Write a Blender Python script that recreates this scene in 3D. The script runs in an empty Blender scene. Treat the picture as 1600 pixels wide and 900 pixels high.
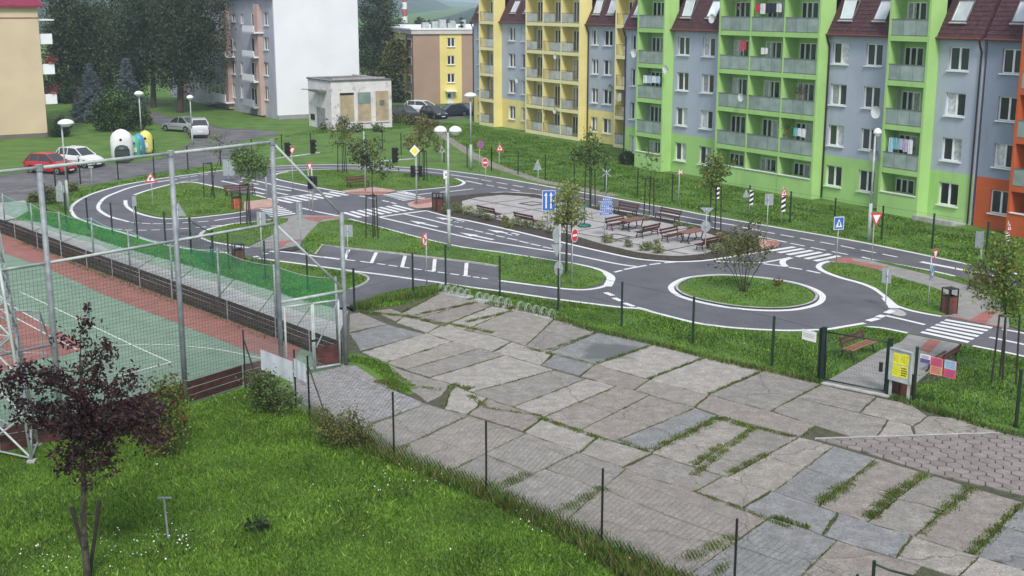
import bpy, math, random
import numpy as np
from mathutils import Vector, Matrix
R = math.radians
rnd = random.Random(7)
SC = bpy.context.scene
COL = SC.collection

# ------------------------------------------------------------------ camera, sky, sun, exposure
CAM_H, PITCH, FOC = 14.0, R(13.0), 1944.0          # metres, tilt down, focal length in photo pixels (1600 wide)
cd = bpy.data.cameras.new('camera'); cam = bpy.data.objects.new('camera', cd); COL.objects.link(cam)
cam.location = (0, 0, CAM_H); cam.rotation_euler = (R(90) - PITCH, 0, 0)
cd.sensor_width = 36.0; cd.lens = 36.0 * FOC / 1600.0; cd.clip_start = 0.5; cd.clip_end = 12000
SC.camera = cam
SUN_EL, SUN_AZ = R(46), R(172)
w = bpy.data.worlds.new("World"); SC.world = w; w.use_nodes = True
nt = w.node_tree; bg = nt.nodes['Background']
sky = nt.nodes.new('ShaderNodeTexSky'); sky.sky_type = 'NISHITA'; sky.sun_disc = False
sky.sun_elevation = SUN_EL; sky.sun_rotation = SUN_AZ; sky.dust_density = 2.0; sky.air_density = 1.0; sky.ozone_density = 1.0
# a high bright overcast: cloud cover over most of the clear-sky texture
tcw = nt.nodes.new('ShaderNodeTexCoord'); ncl = nt.nodes.new('ShaderNodeTexNoise'); ncl.inputs['Scale'].default_value = 2.2; ncl.inputs['Detail'].default_value = 5
nt.links.new(tcw.outputs['Generated'], ncl.inputs['Vector'])
rcl = nt.nodes.new('ShaderNodeMapRange'); rcl.inputs[1].default_value = 0.35; rcl.inputs[2].default_value = 0.65; rcl.inputs[3].default_value = 0.62; rcl.inputs[4].default_value = 0.92
nt.links.new(ncl.outputs['Fac'], rcl.inputs[0]); mcl = nt.nodes.new('ShaderNodeMix'); mcl.data_type = 'RGBA'; mcl.inputs[7].default_value = (3.05, 3.25, 3.55, 1)
nt.links.new(rcl.outputs[0], mcl.inputs[0]); nt.links.new(sky.outputs[0], mcl.inputs[6])
nt.links.new(mcl.outputs[2], bg.inputs[0]); bg.inputs[1].default_value = 0.12
sl = bpy.data.lights.new('sun', 'SUN'); sl.energy = 1.5; sl.angle = R(14); sl.color = (1.0, 0.95, 0.88)
sun = bpy.data.objects.new('sun', sl); COL.objects.link(sun)
sd = Vector((math.sin(SUN_AZ) * math.cos(SUN_EL), math.cos(SUN_AZ) * math.cos(SUN_EL), math.sin(SUN_EL)))
sun.rotation_euler = sd.to_track_quat('Z', 'Y').to_euler()
SC.view_settings.view_transform = 'Standard'; SC.view_settings.look = 'None'
SC.view_settings.exposure = 1.08; SC.view_settings.gamma = 1.0
SC.cycles.max_bounces = 6; SC.cycles.transparent_max_bounces = 24; SC.cycles.volume_bounces = 1

# ------------------------------------------------------------------ measuring the place (a surveyed point of the photo -> metres)
def ray(x, y):
    dy = (450 - y) / FOC
    return ((x - 800) / FOC, math.cos(PITCH) + dy * math.sin(PITCH), -math.sin(PITCH) + dy * math.cos(PITCH))
def G(x, y, z=0.0):
    a, b, c = ray(x, y); t = (CAM_H - z) / (-c)
    return Vector((a * t, b * t, z))
def ZH(y, D):
    a, b, c = ray(800, y); return CAM_H + c * D / b
def XH(x, y, D):
    a, b, c = ray(x, y); return a * D / b
def P3(x, y, D): return Vector((XH(x, y, D), D, ZH(y, D)))
def wp(x, y, O, ang):
    t = (math.cos(ang), math.sin(ang)); n = (-t[1], t[0]); a, b, c = ray(x, y)
    k = (O[0] * n[0] + O[1] * n[1]) / (a * n[0] + b * n[1])
    return ((a * k - O[0]) * t[0] + (b * k - O[1]) * t[1], CAM_H + c * k)

# ------------------------------------------------------------------ materials
MATS = {}
def mat(name, col, rough=0.75, var=0.12, scale=3.0, bump=0.0, bscale=None, metal=0.0, spec=0.5, isl=0.0, objv=0.0, col2=None, detail=4.0, alpha=None, trans=0.0, bdist=0.02, coords='pos'):
    if name in MATS: return MATS[name]
    m = bpy.data.materials.new(name); m.use_nodes = True; N = m.node_tree.nodes; L = m.node_tree.links
    b = N['Principled BSDF']; b.inputs['Roughness'].default_value = rough; b.inputs['Metallic'].default_value = metal
    b.inputs['Specular IOR Level'].default_value = spec
    g = N.new('ShaderNodeNewGeometry'); tc = N.new('ShaderNodeTexCoord')
    src = g.outputs['Position'] if coords == 'pos' else tc.outputs['Object']
    n = N.new('ShaderNodeTexNoise'); n.inputs['Scale'].default_value = scale; n.inputs['Detail'].default_value = detail
    L.new(src, n.inputs['Vector'])
    c2 = col2 if col2 else tuple(c * (1 - 2 * var) for c in col)
    c1 = tuple(min(1, c * (1 + var)) for c in col)
    r = N.new('ShaderNodeMapRange'); r.inputs[1].default_value = 0.3; r.inputs[2].default_value = 0.7
    L.new(n.outputs['Fac'], r.inputs[0])
    mx = N.new('ShaderNodeMix'); mx.data_type = 'RGBA'; mx.inputs[6].default_value = (*c2, 1); mx.inputs[7].default_value = (*c1, 1)
    L.new(r.outputs[0], mx.inputs[0]); out = mx.outputs[2]
    for amt, sock in ((isl, g.outputs['Random Per Island']), (objv, N.new('ShaderNodeObjectInfo').outputs['Random'])):
        if amt:
            h = N.new('ShaderNodeMapRange'); h.inputs[3].default_value = 1 - amt; h.inputs[4].default_value = 1 + amt
            L.new(sock, h.inputs[0]); v = N.new('ShaderNodeVectorMath'); v.operation = 'SCALE'
            L.new(out, v.inputs[0]); L.new(h.outputs[0], v.inputs[3]); out = v.outputs[0]
    L.new(out, b.inputs['Base Color'])
    if bump:
        nb = N.new('ShaderNodeTexNoise'); nb.inputs['Scale'].default_value = bscale or scale * 6; nb.inputs['Detail'].default_value = 6
        L.new(src, nb.inputs['Vector']); bp = N.new('ShaderNodeBump'); bp.inputs['Strength'].default_value = bump; bp.inputs['Distance'].default_value = bdist
        L.new(nb.outputs['Fac'], bp.inputs['Height']); L.new(bp.outputs[0], b.inputs['Normal'])
    if alpha is not None: b.inputs['Alpha'].default_value = alpha
    if trans: b.inputs['Transmission Weight'].default_value = trans
    MATS[name] = m; m['out'] = 1
    return m
def leafmat(name, col, var=0.35, col2=None):
    m = mat(name, col, 0.6, 0.15, 0.6, isl=var, spec=0.3, col2=col2)
    N = m.node_tree.nodes; L = m.node_tree.links; b = N['Principled BSDF']; o = N['Material Output']
    t = N.new('ShaderNodeBsdfTranslucent'); L.new(b.inputs['Base Color'].links[0].from_socket, t.inputs[0])
    x = N.new('ShaderNodeMixShader'); x.inputs[0].default_value = 0.32
    L.new(b.outputs[0], x.inputs[1]); L.new(t.outputs[0], x.inputs[2]); L.new(x.outputs[0], o.inputs[0])
    return m
def addmask(m, kind, **k):
    """dirt, cracks, courses and the like laid over the base colour of a material"""
    N = m.node_tree.nodes; L = m.node_tree.links; b = N['Principled BSDF']; g = N.new('ShaderNodeNewGeometry')
    base = b.inputs['Base Color'].links[0].from_socket; pos = g.outputs['Position']
    if k.get('rot'):
        rt = N.new('ShaderNodeVectorRotate'); rt.rotation_type = 'Z_AXIS'; rt.inputs['Angle'].default_value = k['rot']
        L.new(pos, rt.inputs['Vector']); pos = rt.outputs[0]
    if kind == 'crack':
        nz = N.new('ShaderNodeTexNoise'); nz.inputs['Scale'].default_value = 1.1; L.new(pos, nz.inputs['Vector'])
        mxv = N.new('ShaderNodeMix'); mxv.data_type = 'VECTOR'; mxv.inputs[0].default_value = 0.45
        L.new(pos, mxv.inputs[4]); L.new(nz.outputs['Color'], mxv.inputs[5])
        v = N.new('ShaderNodeTexVoronoi'); v.feature = 'DISTANCE_TO_EDGE'; v.inputs['Scale'].default_value = k.get('scale', 0.55)
        L.new(mxv.outputs[1], v.inputs['Vector'])
        r = N.new('ShaderNodeMapRange'); r.inputs[1].default_value = 0.0; r.inputs[2].default_value = k.get('w', 0.012); r.inputs[3].default_value = 1; r.inputs[4].default_value = 0
        L.new(v.outputs['Distance'], r.inputs[0]); fac = r.outputs[0]
    elif kind == 'brick':
        v = N.new('ShaderNodeTexBrick'); v.inputs['Scale'].default_value = 1.0
        v.inputs['Brick Width'].default_value = k['bw']; v.inputs['Row Height'].default_value = k['bh']; v.inputs['Mortar Size'].default_value = k.get('ms', 0.01)
        v.inputs['Mortar Smooth'].default_value = 0.3
        L.new(pos, v.inputs['Vector']); fac = v.outputs['Fac']
    elif kind == 'blotch':
        v = N.new('ShaderNodeTexNoise'); v.inputs['Scale'].default_value = k['scale']; v.inputs['Detail'].default_value = 5; v.inputs['Roughness'].default_value = 0.65
        if k.get('stretch'):
            mp = N.new('ShaderNodeMapping'); mp.inputs['Scale'].default_value = k['stretch']; L.new(pos, mp.inputs[0]); pos = mp.outputs[0]
        L.new(pos, v.inputs['Vector'])
        r = N.new('ShaderNodeMapRange'); r.inputs[1].default_value = k['lo']; r.inputs[2].default_value = k['hi']; L.new(v.outputs['Fac'], r.inputs[0]); fac = r.outputs[0]
    elif kind == 'spot':     # a wet patch round a place on the ground
        d = N.new('ShaderNodeVectorMath'); d.operation = 'DISTANCE'; L.new(pos, d.inputs[0]); d.inputs[1].default_value = k['at']
        nz = N.new('ShaderNodeTexNoise'); nz.inputs['Scale'].default_value = 1.3; nz.inputs['Detail'].default_value = 6; L.new(pos, nz.inputs['Vector'])
        a = N.new('ShaderNodeMath'); a.operation = 'MULTIPLY_ADD'; L.new(nz.outputs['Fac'], a.inputs[0]); a.inputs[1].default_value = k['r'] * 2.2; L.new(d.outputs['Value'], a.inputs[2])
        r = N.new('ShaderNodeMapRange'); r.inputs[1].default_value = k['r'] * 2.25; r.inputs[2].default_value = k['r'] * 1.75; L.new(a.outputs[0], r.inputs[0]); fac = r.outputs[0]
    f2 = N.new('ShaderNodeMath'); f2.operation = 'MULTIPLY'; L.new(fac, f2.inputs[0]); f2.inputs[1].default_value = k.get('amt', 1.0)
    mx = N.new('ShaderNodeMix'); mx.data_type = 'RGBA'; L.new(f2.outputs[0], mx.inputs[0]); L.new(base, mx.inputs[6]); mx.inputs[7].default_value = (*k['col'], 1)
    L.new(mx.outputs[2], b.inputs['Base Color'])
    if 'rough' in k:
        mr = N.new('ShaderNodeMix'); mr.data_type = 'FLOAT'; L.new(f2.outputs[0], mr.inputs[0]); mr.inputs[2].default_value = b.inputs['Roughness'].default_value; mr.inputs[3].default_value = k['rough']
        L.new(mr.outputs[0], b.inputs['Roughness'])
    return m

# ------------------------------------------------------------------ mesh helpers
class MB:
    def __init__(s): s.v = []; s.f = []; s.m = []
    def face(s, pts, m=0):
        i = len(s.v); s.v += [tuple(p) for p in pts]; s.f.append(tuple(range(i, i + len(pts)))); s.m.append(m); return s
    def box(s, c, d, m=0, rz=0.0, M=None):
        hx, hy, hz = d[0] / 2, d[1] / 2, d[2] / 2; i = len(s.v); T = M or Matrix.Rotation(rz, 3, 'Z')
        for a in (-1, 1):
            for b in (-1, 1):
                for e in (-1, 1):
                    p = T @ Vector((a * hx, b * hy, e * hz)); s.v.append((c[0] + p.x, c[1] + p.y, c[2] + p.z))
        for q in ((0, 1, 3, 2), (4, 6, 7, 5), (0, 4, 5, 1), (2, 3, 7, 6), (0, 2, 6, 4), (1, 5, 7, 3)):
            s.f.append(tuple(i + k for k in q)); s.m.append(m)
        return s
    def bx(s, x0, x1, y0, y1, z0, z1, m=0): return s.box(((x0 + x1) / 2, (y0 + y1) / 2, (z0 + z1) / 2), (abs(x1 - x0), abs(y1 - y0), abs(z1 - z0)), m)
    def bar(s, p, q, r, r2=None, n=6, m=0, cap=True):
        p = Vector(p); q = Vector(q); d = q - p
        if d.length < 1e-6: return s
        r2 = r if r2 is None else r2; u = d.orthogonal().normalized(); v = d.normalized().cross(u); i = len(s.v)
        for c, rr in ((p, r), (q, r2)):
            for k in range(n):
                a = 2 * math.pi * k / n; s.v.append(tuple(c + u * (math.cos(a) * rr) + v * (math.sin(a) * rr)))
        for k in range(n):
            s.f.append((i + k, i + (k + 1) % n, i + n + (k + 1) % n, i + n + k)); s.m.append(m)
        if cap: s.f.append(tuple(range(i + n - 1, i - 1, -1))); s.m.append(m); s.f.append(tuple(range(i + n, i + 2 * n))); s.m.append(m)
        return s
    def path(s, pts, r, n=6, m=0, taper=1.0):
        L = len(pts) - 1
        for k in range(L): s.bar(pts[k], pts[k + 1], r * (1 + (taper - 1) * k / L), r * (1 + (taper - 1) * (k + 1) / L), n, m)
        return s
    def prism(s, poly, z0, z1, m=0, ms=None):
        n = len(poly); i = len(s.v)
        for z in (z0, z1): s.v += [(p[0], p[1], z) for p in poly]
        s.f.append(tuple(range(i + n, i + 2 * n))); s.m.append(m)
        for k in range(n):
            s.f.append((i + k, i + (k + 1) % n, i + n + (k + 1) % n, i + n + k)); s.m.append(m if ms is None else ms)
        return s
    def disc(s, c, r, axis, n=20, m=0, t=0.02, sx=1.0, sz=1.0):
        # axis 'y': a plate facing -y
        for y0, fl in ((c[1] - t / 2, 1), (c[1] + t / 2, -1)):
            pts = [(c[0] + r * sx * math.cos(2 * math.pi * k / n), y0, c[2] + r * sz * math.sin(2 * math.pi * k / n)) for k in range(n)]
            s.face(pts[::fl], m)
        for k in range(n):
            a, b = 2 * math.pi * k / n, 2 * math.pi * (k + 1) / n
            s.face([(c[0] + r * sx * math.cos(a), c[1] - t / 2, c[2] + r * sz * math.sin(a)), (c[0] + r * sx * math.cos(a), c[1] + t / 2, c[2] + r * sz * math.sin(a)),
                    (c[0] + r * sx * math.cos(b), c[1] + t / 2, c[2] + r * sz * math.sin(b)), (c[0] + r * sx * math.cos(b), c[1] - t / 2, c[2] + r * sz * math.sin(b))], m)
        return s
    def lathe(s, c, prof, n=16, m=0, sx=1, sy=1):
        i = len(s.v)
        for r_, z in prof:
            for k in range(n):
                a = 2 * math.pi * k / n; s.v.append((c[0] + r_ * sx * math.cos(a), c[1] + r_ * sy * math.sin(a), c[2] + z))
        for j in range(len(prof) - 1):
            for k in range(n):
                s.f.append((i + j * n + k, i + j * n + (k + 1) % n, i + (j + 1) * n + (k + 1) % n, i + (j + 1) * n + k)); s.m.append(m)
        s.f.append(tuple(i + (len(prof) - 1) * n + k for k in range(n))); s.m.append(m)
        s.f.append(tuple(i + n - 1 - k for k in range(n))); s.m.append(m)
        return s
    def mesh(s, name, mats, smooth=False):
        me = bpy.data.meshes.new(name); me.from_pydata(s.v, [], s.f)
        for q in (mats if isinstance(mats, (list, tuple)) else [mats]): me.materials.append(q)
        me.polygons.foreach_set('material_index', s.m)
        if smooth: me.polygons.foreach_set('use_smooth', [True] * len(s.f))
        me.update(); return me
    def build(s, name, mats, parent=None, smooth=False, **tags): return link(name, s.mesh(name, mats, smooth), parent, **tags)
def link(name, me, parent=None, loc=None, rz=None, **tags):
    o = bpy.data.objects.new(name, me); COL.objects.link(o)
    if parent: o.parent = parent
    if loc is not None: o.location = loc
    if rz is not None: o.rotation_euler = (0, 0, rz)
    for k, v in tags.items():
        if v is not None: o[k] = v
    return o
def thing(name, label, cat, loc=(0, 0, 0), rz=0.0, group=None):
    return link(name, None, None, loc, rz, label=label, category=cat, group=group)
def dup(o, parent=None, loc=None, rz=None, label=None, group=None):
    kids = [c for c in o.children]
    c = o.copy(); COL.objects.link(c); c.parent = parent
    if loc is not None: c.location = loc
    if rz is not None: c.rotation_euler = (0, 0, rz)
    if label: c['label'] = label
    if group: c['group'] = group
    for k in kids: dup(k, c)
    return c
def npmesh(name, verts, n, mats, parent=None, midx=None, **tags):
    """many loose n-gons from a numpy array (k*n, 3)"""
    me = bpy.data.meshes.new(name); nv = len(verts); nf = nv // n
    me.vertices.add(nv); me.vertices.foreach_set('co', np.ascontiguousarray(verts, dtype=np.float32).ravel())
    me.loops.add(nv); me.loops.foreach_set('vertex_index', np.arange(nv, dtype=np.int32))
    me.polygons.add(nf); me.polygons.foreach_set('loop_start', np.arange(0, nv, n, dtype=np.int32))
    for q in (mats if isinstance(mats, (list, tuple)) else [mats]): me.materials.append(q)
    if midx is not None: me.polygons.foreach_set('material_index', np.asarray(midx, dtype=np.int32))
    me.update(); me.validate()
    return link(name, me, parent, **tags)
def gpx(pts, z=0.0): return [G(x, y).xy for x, y in pts]
def smooth_line(pts, closed=False, k=6):
    n = len(pts); out = []
    rng = range(n if closed else n - 1)
    for i in rng:
        p0 = pts[(i - 1) % n] if closed or i > 0 else pts[0]; p1 = pts[i]; p2 = pts[(i + 1) % n]
        p3 = pts[(i + 2) % n] if closed or i + 2 < n else pts[-1]
        for j in range(k):
            t = j / k
            out.append(0.5 * ((2 * p1) + (p2 - p0) * t + (2 * p0 - 5 * p1 + 4 * p2 - p3) * t * t + (3 * p1 - p0 - 3 * p2 + p3) * t ** 3))
    if not closed: out.append(pts[-1])
    return out
def sheet(name, pts, z, m, th=0.0, parent=None, px=True, sm=0, **tags):
    P = gpx(pts) if px else [Vector(p) for p in pts]
    if sm: P = smooth_line(P, True, sm)
    a = sum(P[i].x * P[(i + 1) % len(P)].y - P[(i + 1) % len(P)].x * P[i].y for i in range(len(P)))
    if a < 0: P = P[::-1]
    b = MB()
    if th: b.prism(P, z - th, z, 0)
    else: b.face([(p[0], p[1], z) for p in P])
    return b.build(name, m, parent, **tags)
def stripe_mb(b, P, wd, z, closed=False, w_end=None):
    n = len(P); L, Rr = [], []
    for i in range(n):
        a = P[(i - 1) % n] if closed or i > 0 else P[i]; c = P[(i + 1) % n] if closed or i < n - 1 else P[i]
        d = (c - a); d = d.normalized() if d.length > 1e-9 else Vector((1, 0)); nn = Vector((-d.y, d.x))
        ww = wd if w_end is None else wd + (w_end - wd) * i / max(1, n - 1)
        L.append(P[i] + nn * ww / 2); Rr.append(P[i] - nn * ww / 2)
    for i in range(n if closed else n - 1):
        j = (i + 1) % n
        b.face([(Rr[i].x, Rr[i].y, z), (Rr[j].x, Rr[j].y, z), (L[j].x, L[j].y, z), (L[i].x, L[i].y, z)])
def inpoly(X, Y, poly):
    X = np.asarray(X); Y = np.asarray(Y); c = np.zeros(X.shape, bool); n = len(poly)
    for i in range(n):
        x1, y1 = poly[i]; x2, y2 = poly[(i + 1) % n]
        if y1 == y2: continue
        t = ((y1 > Y) != (y2 > Y)) & (X < (x2 - x1) * (Y - y1) / (y2 - y1) + x1); c ^= t
    return c
def clip(poly, cell):
    """part of poly inside the convex counter-clockwise cell"""
    out = [tuple(p) for p in poly]
    for i in range(len(cell)):
        a = cell[i]; b = cell[(i + 1) % len(cell)]; src = out; out = []
        sd = lambda p: (b[0] - a[0]) * (p[1] - a[1]) - (b[1] - a[1]) * (p[0] - a[0])
        for j in range(len(src)):
            p, q = src[j], src[(j + 1) % len(src)]; sp, sq = sd(p), sd(q)
            if sp >= 0: out.append(p)
            if (sp >= 0) != (sq >= 0): t = sp / (sp - sq); out.append((p[0] + (q[0] - p[0]) * t, p[1] + (q[1] - p[1]) * t))
        if not out: return []
    return out
def area(p): return 0.5 * sum(p[i][0] * p[(i + 1) % len(p)][1] - p[(i + 1) % len(p)][0] * p[i][1] for i in range(len(p)))
def inset(p, d):
    n = len(p); c = (sum(q[0] for q in p) / n, sum(q[1] for q in p) / n); out = []
    for q in p:
        v = Vector((q[0] - c[0], q[1] - c[1])); l = v.length; out.append((c[0] + v.x * max(0.3, (l - d) / l), c[1] + v.y * max(0.3, (l - d) / l)))
    return out

# ------------------------------------------------------------------ palette
ASPH = mat('asphalt_new', (0.108, 0.106, 0.126), 0.8, 0.10, 0.6, bump=0.5, bscale=90, isl=0)
addmask(ASPH, 'blotch', scale=0.25, lo=0.45, hi=0.7, col=(0.145, 0.142, 0.16), amt=0.6)
addmask(ASPH, 'blotch', scale=1.1, lo=0.55, hi=0.75, col=(0.078, 0.078, 0.092), amt=0.5, stretch=(1, .35, 1))
ASPO = addmask(mat('asphalt_old', (0.13, 0.125, 0.135), 0.85, 0.2, 0.8, bump=0.6, bscale=60), 'crack', col=(0.05, 0.05, 0.05), scale=0.3, amt=0.7)
addmask(ASPO, 'blotch', scale=0.35, lo=0.5, hi=0.65, col=(0.2, 0.19, 0.2), amt=0.6)
LINE = mat('road_paint', (0.74, 0.74, 0.75), 0.6, 0.05, 6, bump=0.2)
addmask(LINE, 'blotch', scale=2.2, lo=0.55, hi=0.75, col=(0.5, 0.5, 0.5), amt=0.4)
LAWN = mat('lawn', (0.092, 0.185, 0.020), 0.9, 0.2, 0.5, bump=0.8, bscale=25, bdist=0.05, col2=(0.050, 0.115, 0.012))
addmask(LAWN, 'blotch', scale=5.0, lo=0.5, hi=0.75, col=(0.09, 0.19, 0.025), amt=0.6)
addmask(LAWN, 'blotch', scale=0.12, lo=0.45, hi=0.7, col=(0.10, 0.15, 0.03), amt=0.45)
SOIL = mat('soil', (0.055, 0.042, 0.032), 0.95, 0.3, 6, bump=0.8, bscale=30)
KERB = mat('kerb_concrete', (0.42, 0.41, 0.40), 0.85, 0.15, 3, bump=0.3)
STEEL = mat('galvanised_steel', (0.27, 0.30, 0.33), 0.6, 0.15, 3, metal=0.2, bump=0.05)
STEELL = mat('pale_galvanised_steel', (0.42, 0.46, 0.46), 0.6, 0.12, 3, metal=0.1)
GRN = mat('dark_green_coating', (0.009, 0.024, 0.018), 0.45, 0.1, 3)
WOODD = mat('dark_stake_wood', (0.030, 0.023, 0.020), 0.8, 0.2, 6, bump=0.3)
SLAT = mat('red_brown_bench_wood', (0.095, 0.032, 0.028), 0.55, 0.15, 8, objv=0.25)
SLATO = mat('worn_orange_bench_wood', (0.30, 0.14, 0.08), 0.6, 0.15, 8, objv=0.15)
IRON = mat('black_cast_iron', (0.012, 0.012, 0.015), 0.45, 0.1, 5)
WHITE = mat('white_plastic', (0.8, 0.8, 0.8), 0.45, 0.03, 2)
BLACK = mat('black_plastic', (0.012, 0.012, 0.014), 0.5, 0.1, 2)
RED = mat('sign_red', (0.6, 0.04, 0.06), 0.45, 0.06, 4)
BLUE = mat('sign_blue', (0.03, 0.14, 0.52), 0.45, 0.06, 4)
YEL = mat('sign_yellow', (0.85, 0.75, 0.05), 0.5, 0.06, 4)
SGREY = mat('sign_back_grey', (0.30, 0.34, 0.36), 0.5, 0.08, 4)
TYRE = mat('tyre_rubber', (0.015, 0.015, 0.016), 0.85, 0.1, 4)
RIM = mat('alloy_rim', (0.5, 0.5, 0.52), 0.35, 0.1, 4, metal=0.6)
CARG = mat('car_glass', (0.025, 0.03, 0.035), 0.08, 0.05, 1, spec=0.8)
GLASS = mat('window_glass', (0.035, 0.04, 0.05), 0.12, 0.1, 0.8, spec=0.7, objv=0.8)
CURT = mat('net_curtain', (0.48, 0.50, 0.52), 0.8, 0.2, 5, objv=0.35)
BARK = mat('bark', (0.07, 0.055, 0.045), 0.9, 0.3, 6, bump=0.6)
# ================================================================== THE GROUND
b = MB(); S = 9000
b.face([(-S, -200, 0), (S, -200, 0), (S, S, 0), (-S, S, 0)]); b.build('ground', LAWN, kind='structure')

# ---- street
STREET = [(-300, 290), (0, 276), (100, 262), (160, 259), (215, 254), (262, 246), (292, 228), (300, 217), (285, 205), (262, 197), (236, 192), (215, 186), (160, 178), (160, 170), (235, 173), (262, 182), (300, 190), (325, 195), (350, 201), (400, 203), (430, 206), (440, 211), (405, 215), (372, 222), (392, 231), (390, 238), (345, 254), (295, 263), (240, 271), (185, 282), (110, 294), (60, 304), (42, 312), (0, 316), (-300, 350)]
sheet('street', STREET, 0.012, ASPO, kind='structure')
def kerb(name, px, wd=0.15, h=0.10, closed=False, m=KERB, parent=None, z0=0.0, k=4, **t):
    P = smooth_line(gpx(px), closed, k); q = MB(); n = len(P); rows = []
    for i in range(n):
        a = P[(i - 1) % n] if closed or i else P[i]; c = P[(i + 1) % n] if closed or i < n - 1 else P[i]
        d = (c - a).normalized(); nn = Vector((-d.y, d.x)) * wd / 2; rows.append((P[i] - nn, P[i] + nn))
    for i in range(n if closed else n - 1):
        (a0, a1), (b0, b1) = rows[i], rows[(i + 1) % n]; z1 = z0 + h
        q.face([(a0.x, a0.y, z1), (b0.x, b0.y, z1), (b1.x, b1.y, z1), (a1.x, a1.y, z1)])
        q.face([(a0.x, a0.y, z0), (b0.x, b0.y, z0), (b0.x, b0.y, z1), (a0.x, a0.y, z1)])
        q.face([(a1.x, a1.y, z1), (b1.x, b1.y, z1), (b1.x, b1.y, z0), (a1.x, a1.y, z0)])
    return q.build(name, m, parent, **t)
kerb('street_kerb', [(0, 276), (100, 262), (160, 259), (215, 254), (262, 246), (292, 228), (300, 217), (285, 205), (262, 197), (236, 192)], 0.14, 0.06, m=ASPO, kind='structure')
kerb('street_kerb', [(262, 182), (300, 190), (325, 195), (350, 201), (400, 203)], 0.14, 0.06, m=ASPO, kind='structure')
sheet('pavement', [(-200, 352), (-40, 319), (0, 317), (40, 313), (44, 330), (25, 341), (-30, 352)], 0.016, mat('pale_concrete_flags', (0.36, 0.38, 0.37), 0.9, 0.15, 2, bump=0.3), kind='structure')
sheet('car_park', [(600, 186), (612, 178), (650, 165), (740, 168), (738, 182), (715, 186), (690, 189), (640, 189)], 0.012, ASPO, kind='structure')
FOOT = mat('footpath_gravel', (0.26, 0.24, 0.20), 0.95, 0.25, 3, bump=0.5)
b = MB(); stripe_mb(b, smooth_line(gpx([(668, 190), (680, 203), (706, 220), (735, 240), (770, 258), (810, 272), (850, 284), (900, 293), (960, 306)]), k=6), 1.1, 0.01)
b.build('footpath', FOOT, kind='structure')

# ---- children's traffic park: one asphalt sheet with its markings
OUT = [(1720, 455), (1600, 431), (1575, 425), (1525, 416), (1425, 395), (1325, 375), (1200, 353.5), (1160, 346.5), (1100, 336), (1067, 329.5), (1000, 317.5), (940, 306.5), (880, 296), (820, 285), (760, 275), (700, 267), (672, 264), (620, 261), (560, 258), (500, 257.5), (429, 260), (400, 262), (345, 267), (310, 271.5), (270, 276.8), (227.5, 283), (190, 290), (160, 298), (137.5, 306), (119.5, 316), (111, 325.5), (113, 333), (119.5, 340.5), (136, 347), (152.5, 353), (178, 360), (212, 370), (235, 377), (265, 384), (300, 390), (360, 396)]
OUTB = [(403, 403.8), (430, 407.5), (480, 414), (540, 422.5), (600, 430), (642, 436), (680, 441), (740, 450), (780, 455), (870, 468), (960, 479.5), (1000, 483), (1020, 488), (1050, 496), (1085, 504.5), (1125, 510.5), (1162, 514), (1200, 516), (1240, 517), (1292, 515), (1315, 511.5), (1351, 505.5)]
OUTR = [(1351, 511), (1378, 513), (1420, 521), (1499, 537), (1520, 541), (1600, 557.5), (1720, 588)]
park = sheet('traffic_park_road', OUT + OUTB + [(1352, 509)] + OUTR, 0.012, ASPH, kind='structure')
apron = sheet('asphalt_apron', [(540, 423), (600, 430), (642, 436), (683, 442), (680, 445), (650, 448), (620, 453), (590, 460), (560, 476), (552, 487), (530, 491), (505, 482), (530, 462), (545, 453), (572, 441), (577, 435), (562, 428)], 0.008, ASPH, kind='structure')
ZM = 0.02; LN = 0
def line(px, wd=0.24, name='edge_line', closed=False, sm=5, par=park, **k):
    global LN; LN = (LN + 1) % 6
    P = gpx(px); P = smooth_line(P, closed, sm) if sm else P; q = MB(); stripe_mb(q, P, wd, ZM + LN * .0012, closed, **k); return q.build(name, LINE, par)
line(OUT); line(OUTB)
line([(1351, 511), (1378, 513), (1418, 521)], 0.2); line([(1520, 541), (1600, 557.5), (1720, 588)], 0.2)
line([(1566, 515.5), (1600, 521.5), (1720, 548)], 0.2)
def dashes(segs, wd=0.16):
    for a, b_, c, d in segs: line([(a, b_), (c, d)], wd, 'lane_dash', sm=0)
# the left-hand loop
line([(277, 280), (235, 286.5), (205, 293), (182.5, 301), (164.5, 309), (155, 319), (154, 327), (163, 334.5), (175, 340), (202, 347)], 0.26)
dashes([(280, 278.5, 294, 276.7), (297, 276.3, 309, 274.6), (313, 274, 325, 272.5), (282, 284.5, 294, 283.3), (298, 282.5, 310, 281)])
dashes([(205, 347.7, 217, 348.6), (221, 349.2, 235, 350), (239, 350, 254, 350), (260, 349.7, 279, 349.2), (285, 348.8, 302, 348), (309, 347.3, 326, 346.2), (179.5, 358.2, 190, 359), (196, 359.5, 207, 360), (216, 360.2, 229, 360.2), (236.5, 360, 250, 359.6), (259, 359, 278.5, 358.2), (282, 358, 298, 357), (305.5, 356, 322, 355), (330, 354, 347, 352.5)])
line([(335, 345), (360, 341.5), (385, 338)], 0.2); line([(209.5, 305), (230, 298), (262, 289.5), (281, 286), (302, 285), (324, 289), (343, 293)], 0.24)
line([(196, 313.5), (197.5, 322), (208, 330.3), (220, 335), (242, 340.3), (265, 342.3), (302, 341), (330, 338), (360, 334.5), (384, 330.5)], 0.26)
line([(378, 278.7), (400, 283), (425, 288.7), (457, 295), (489, 301.5)], 0.22)
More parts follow.
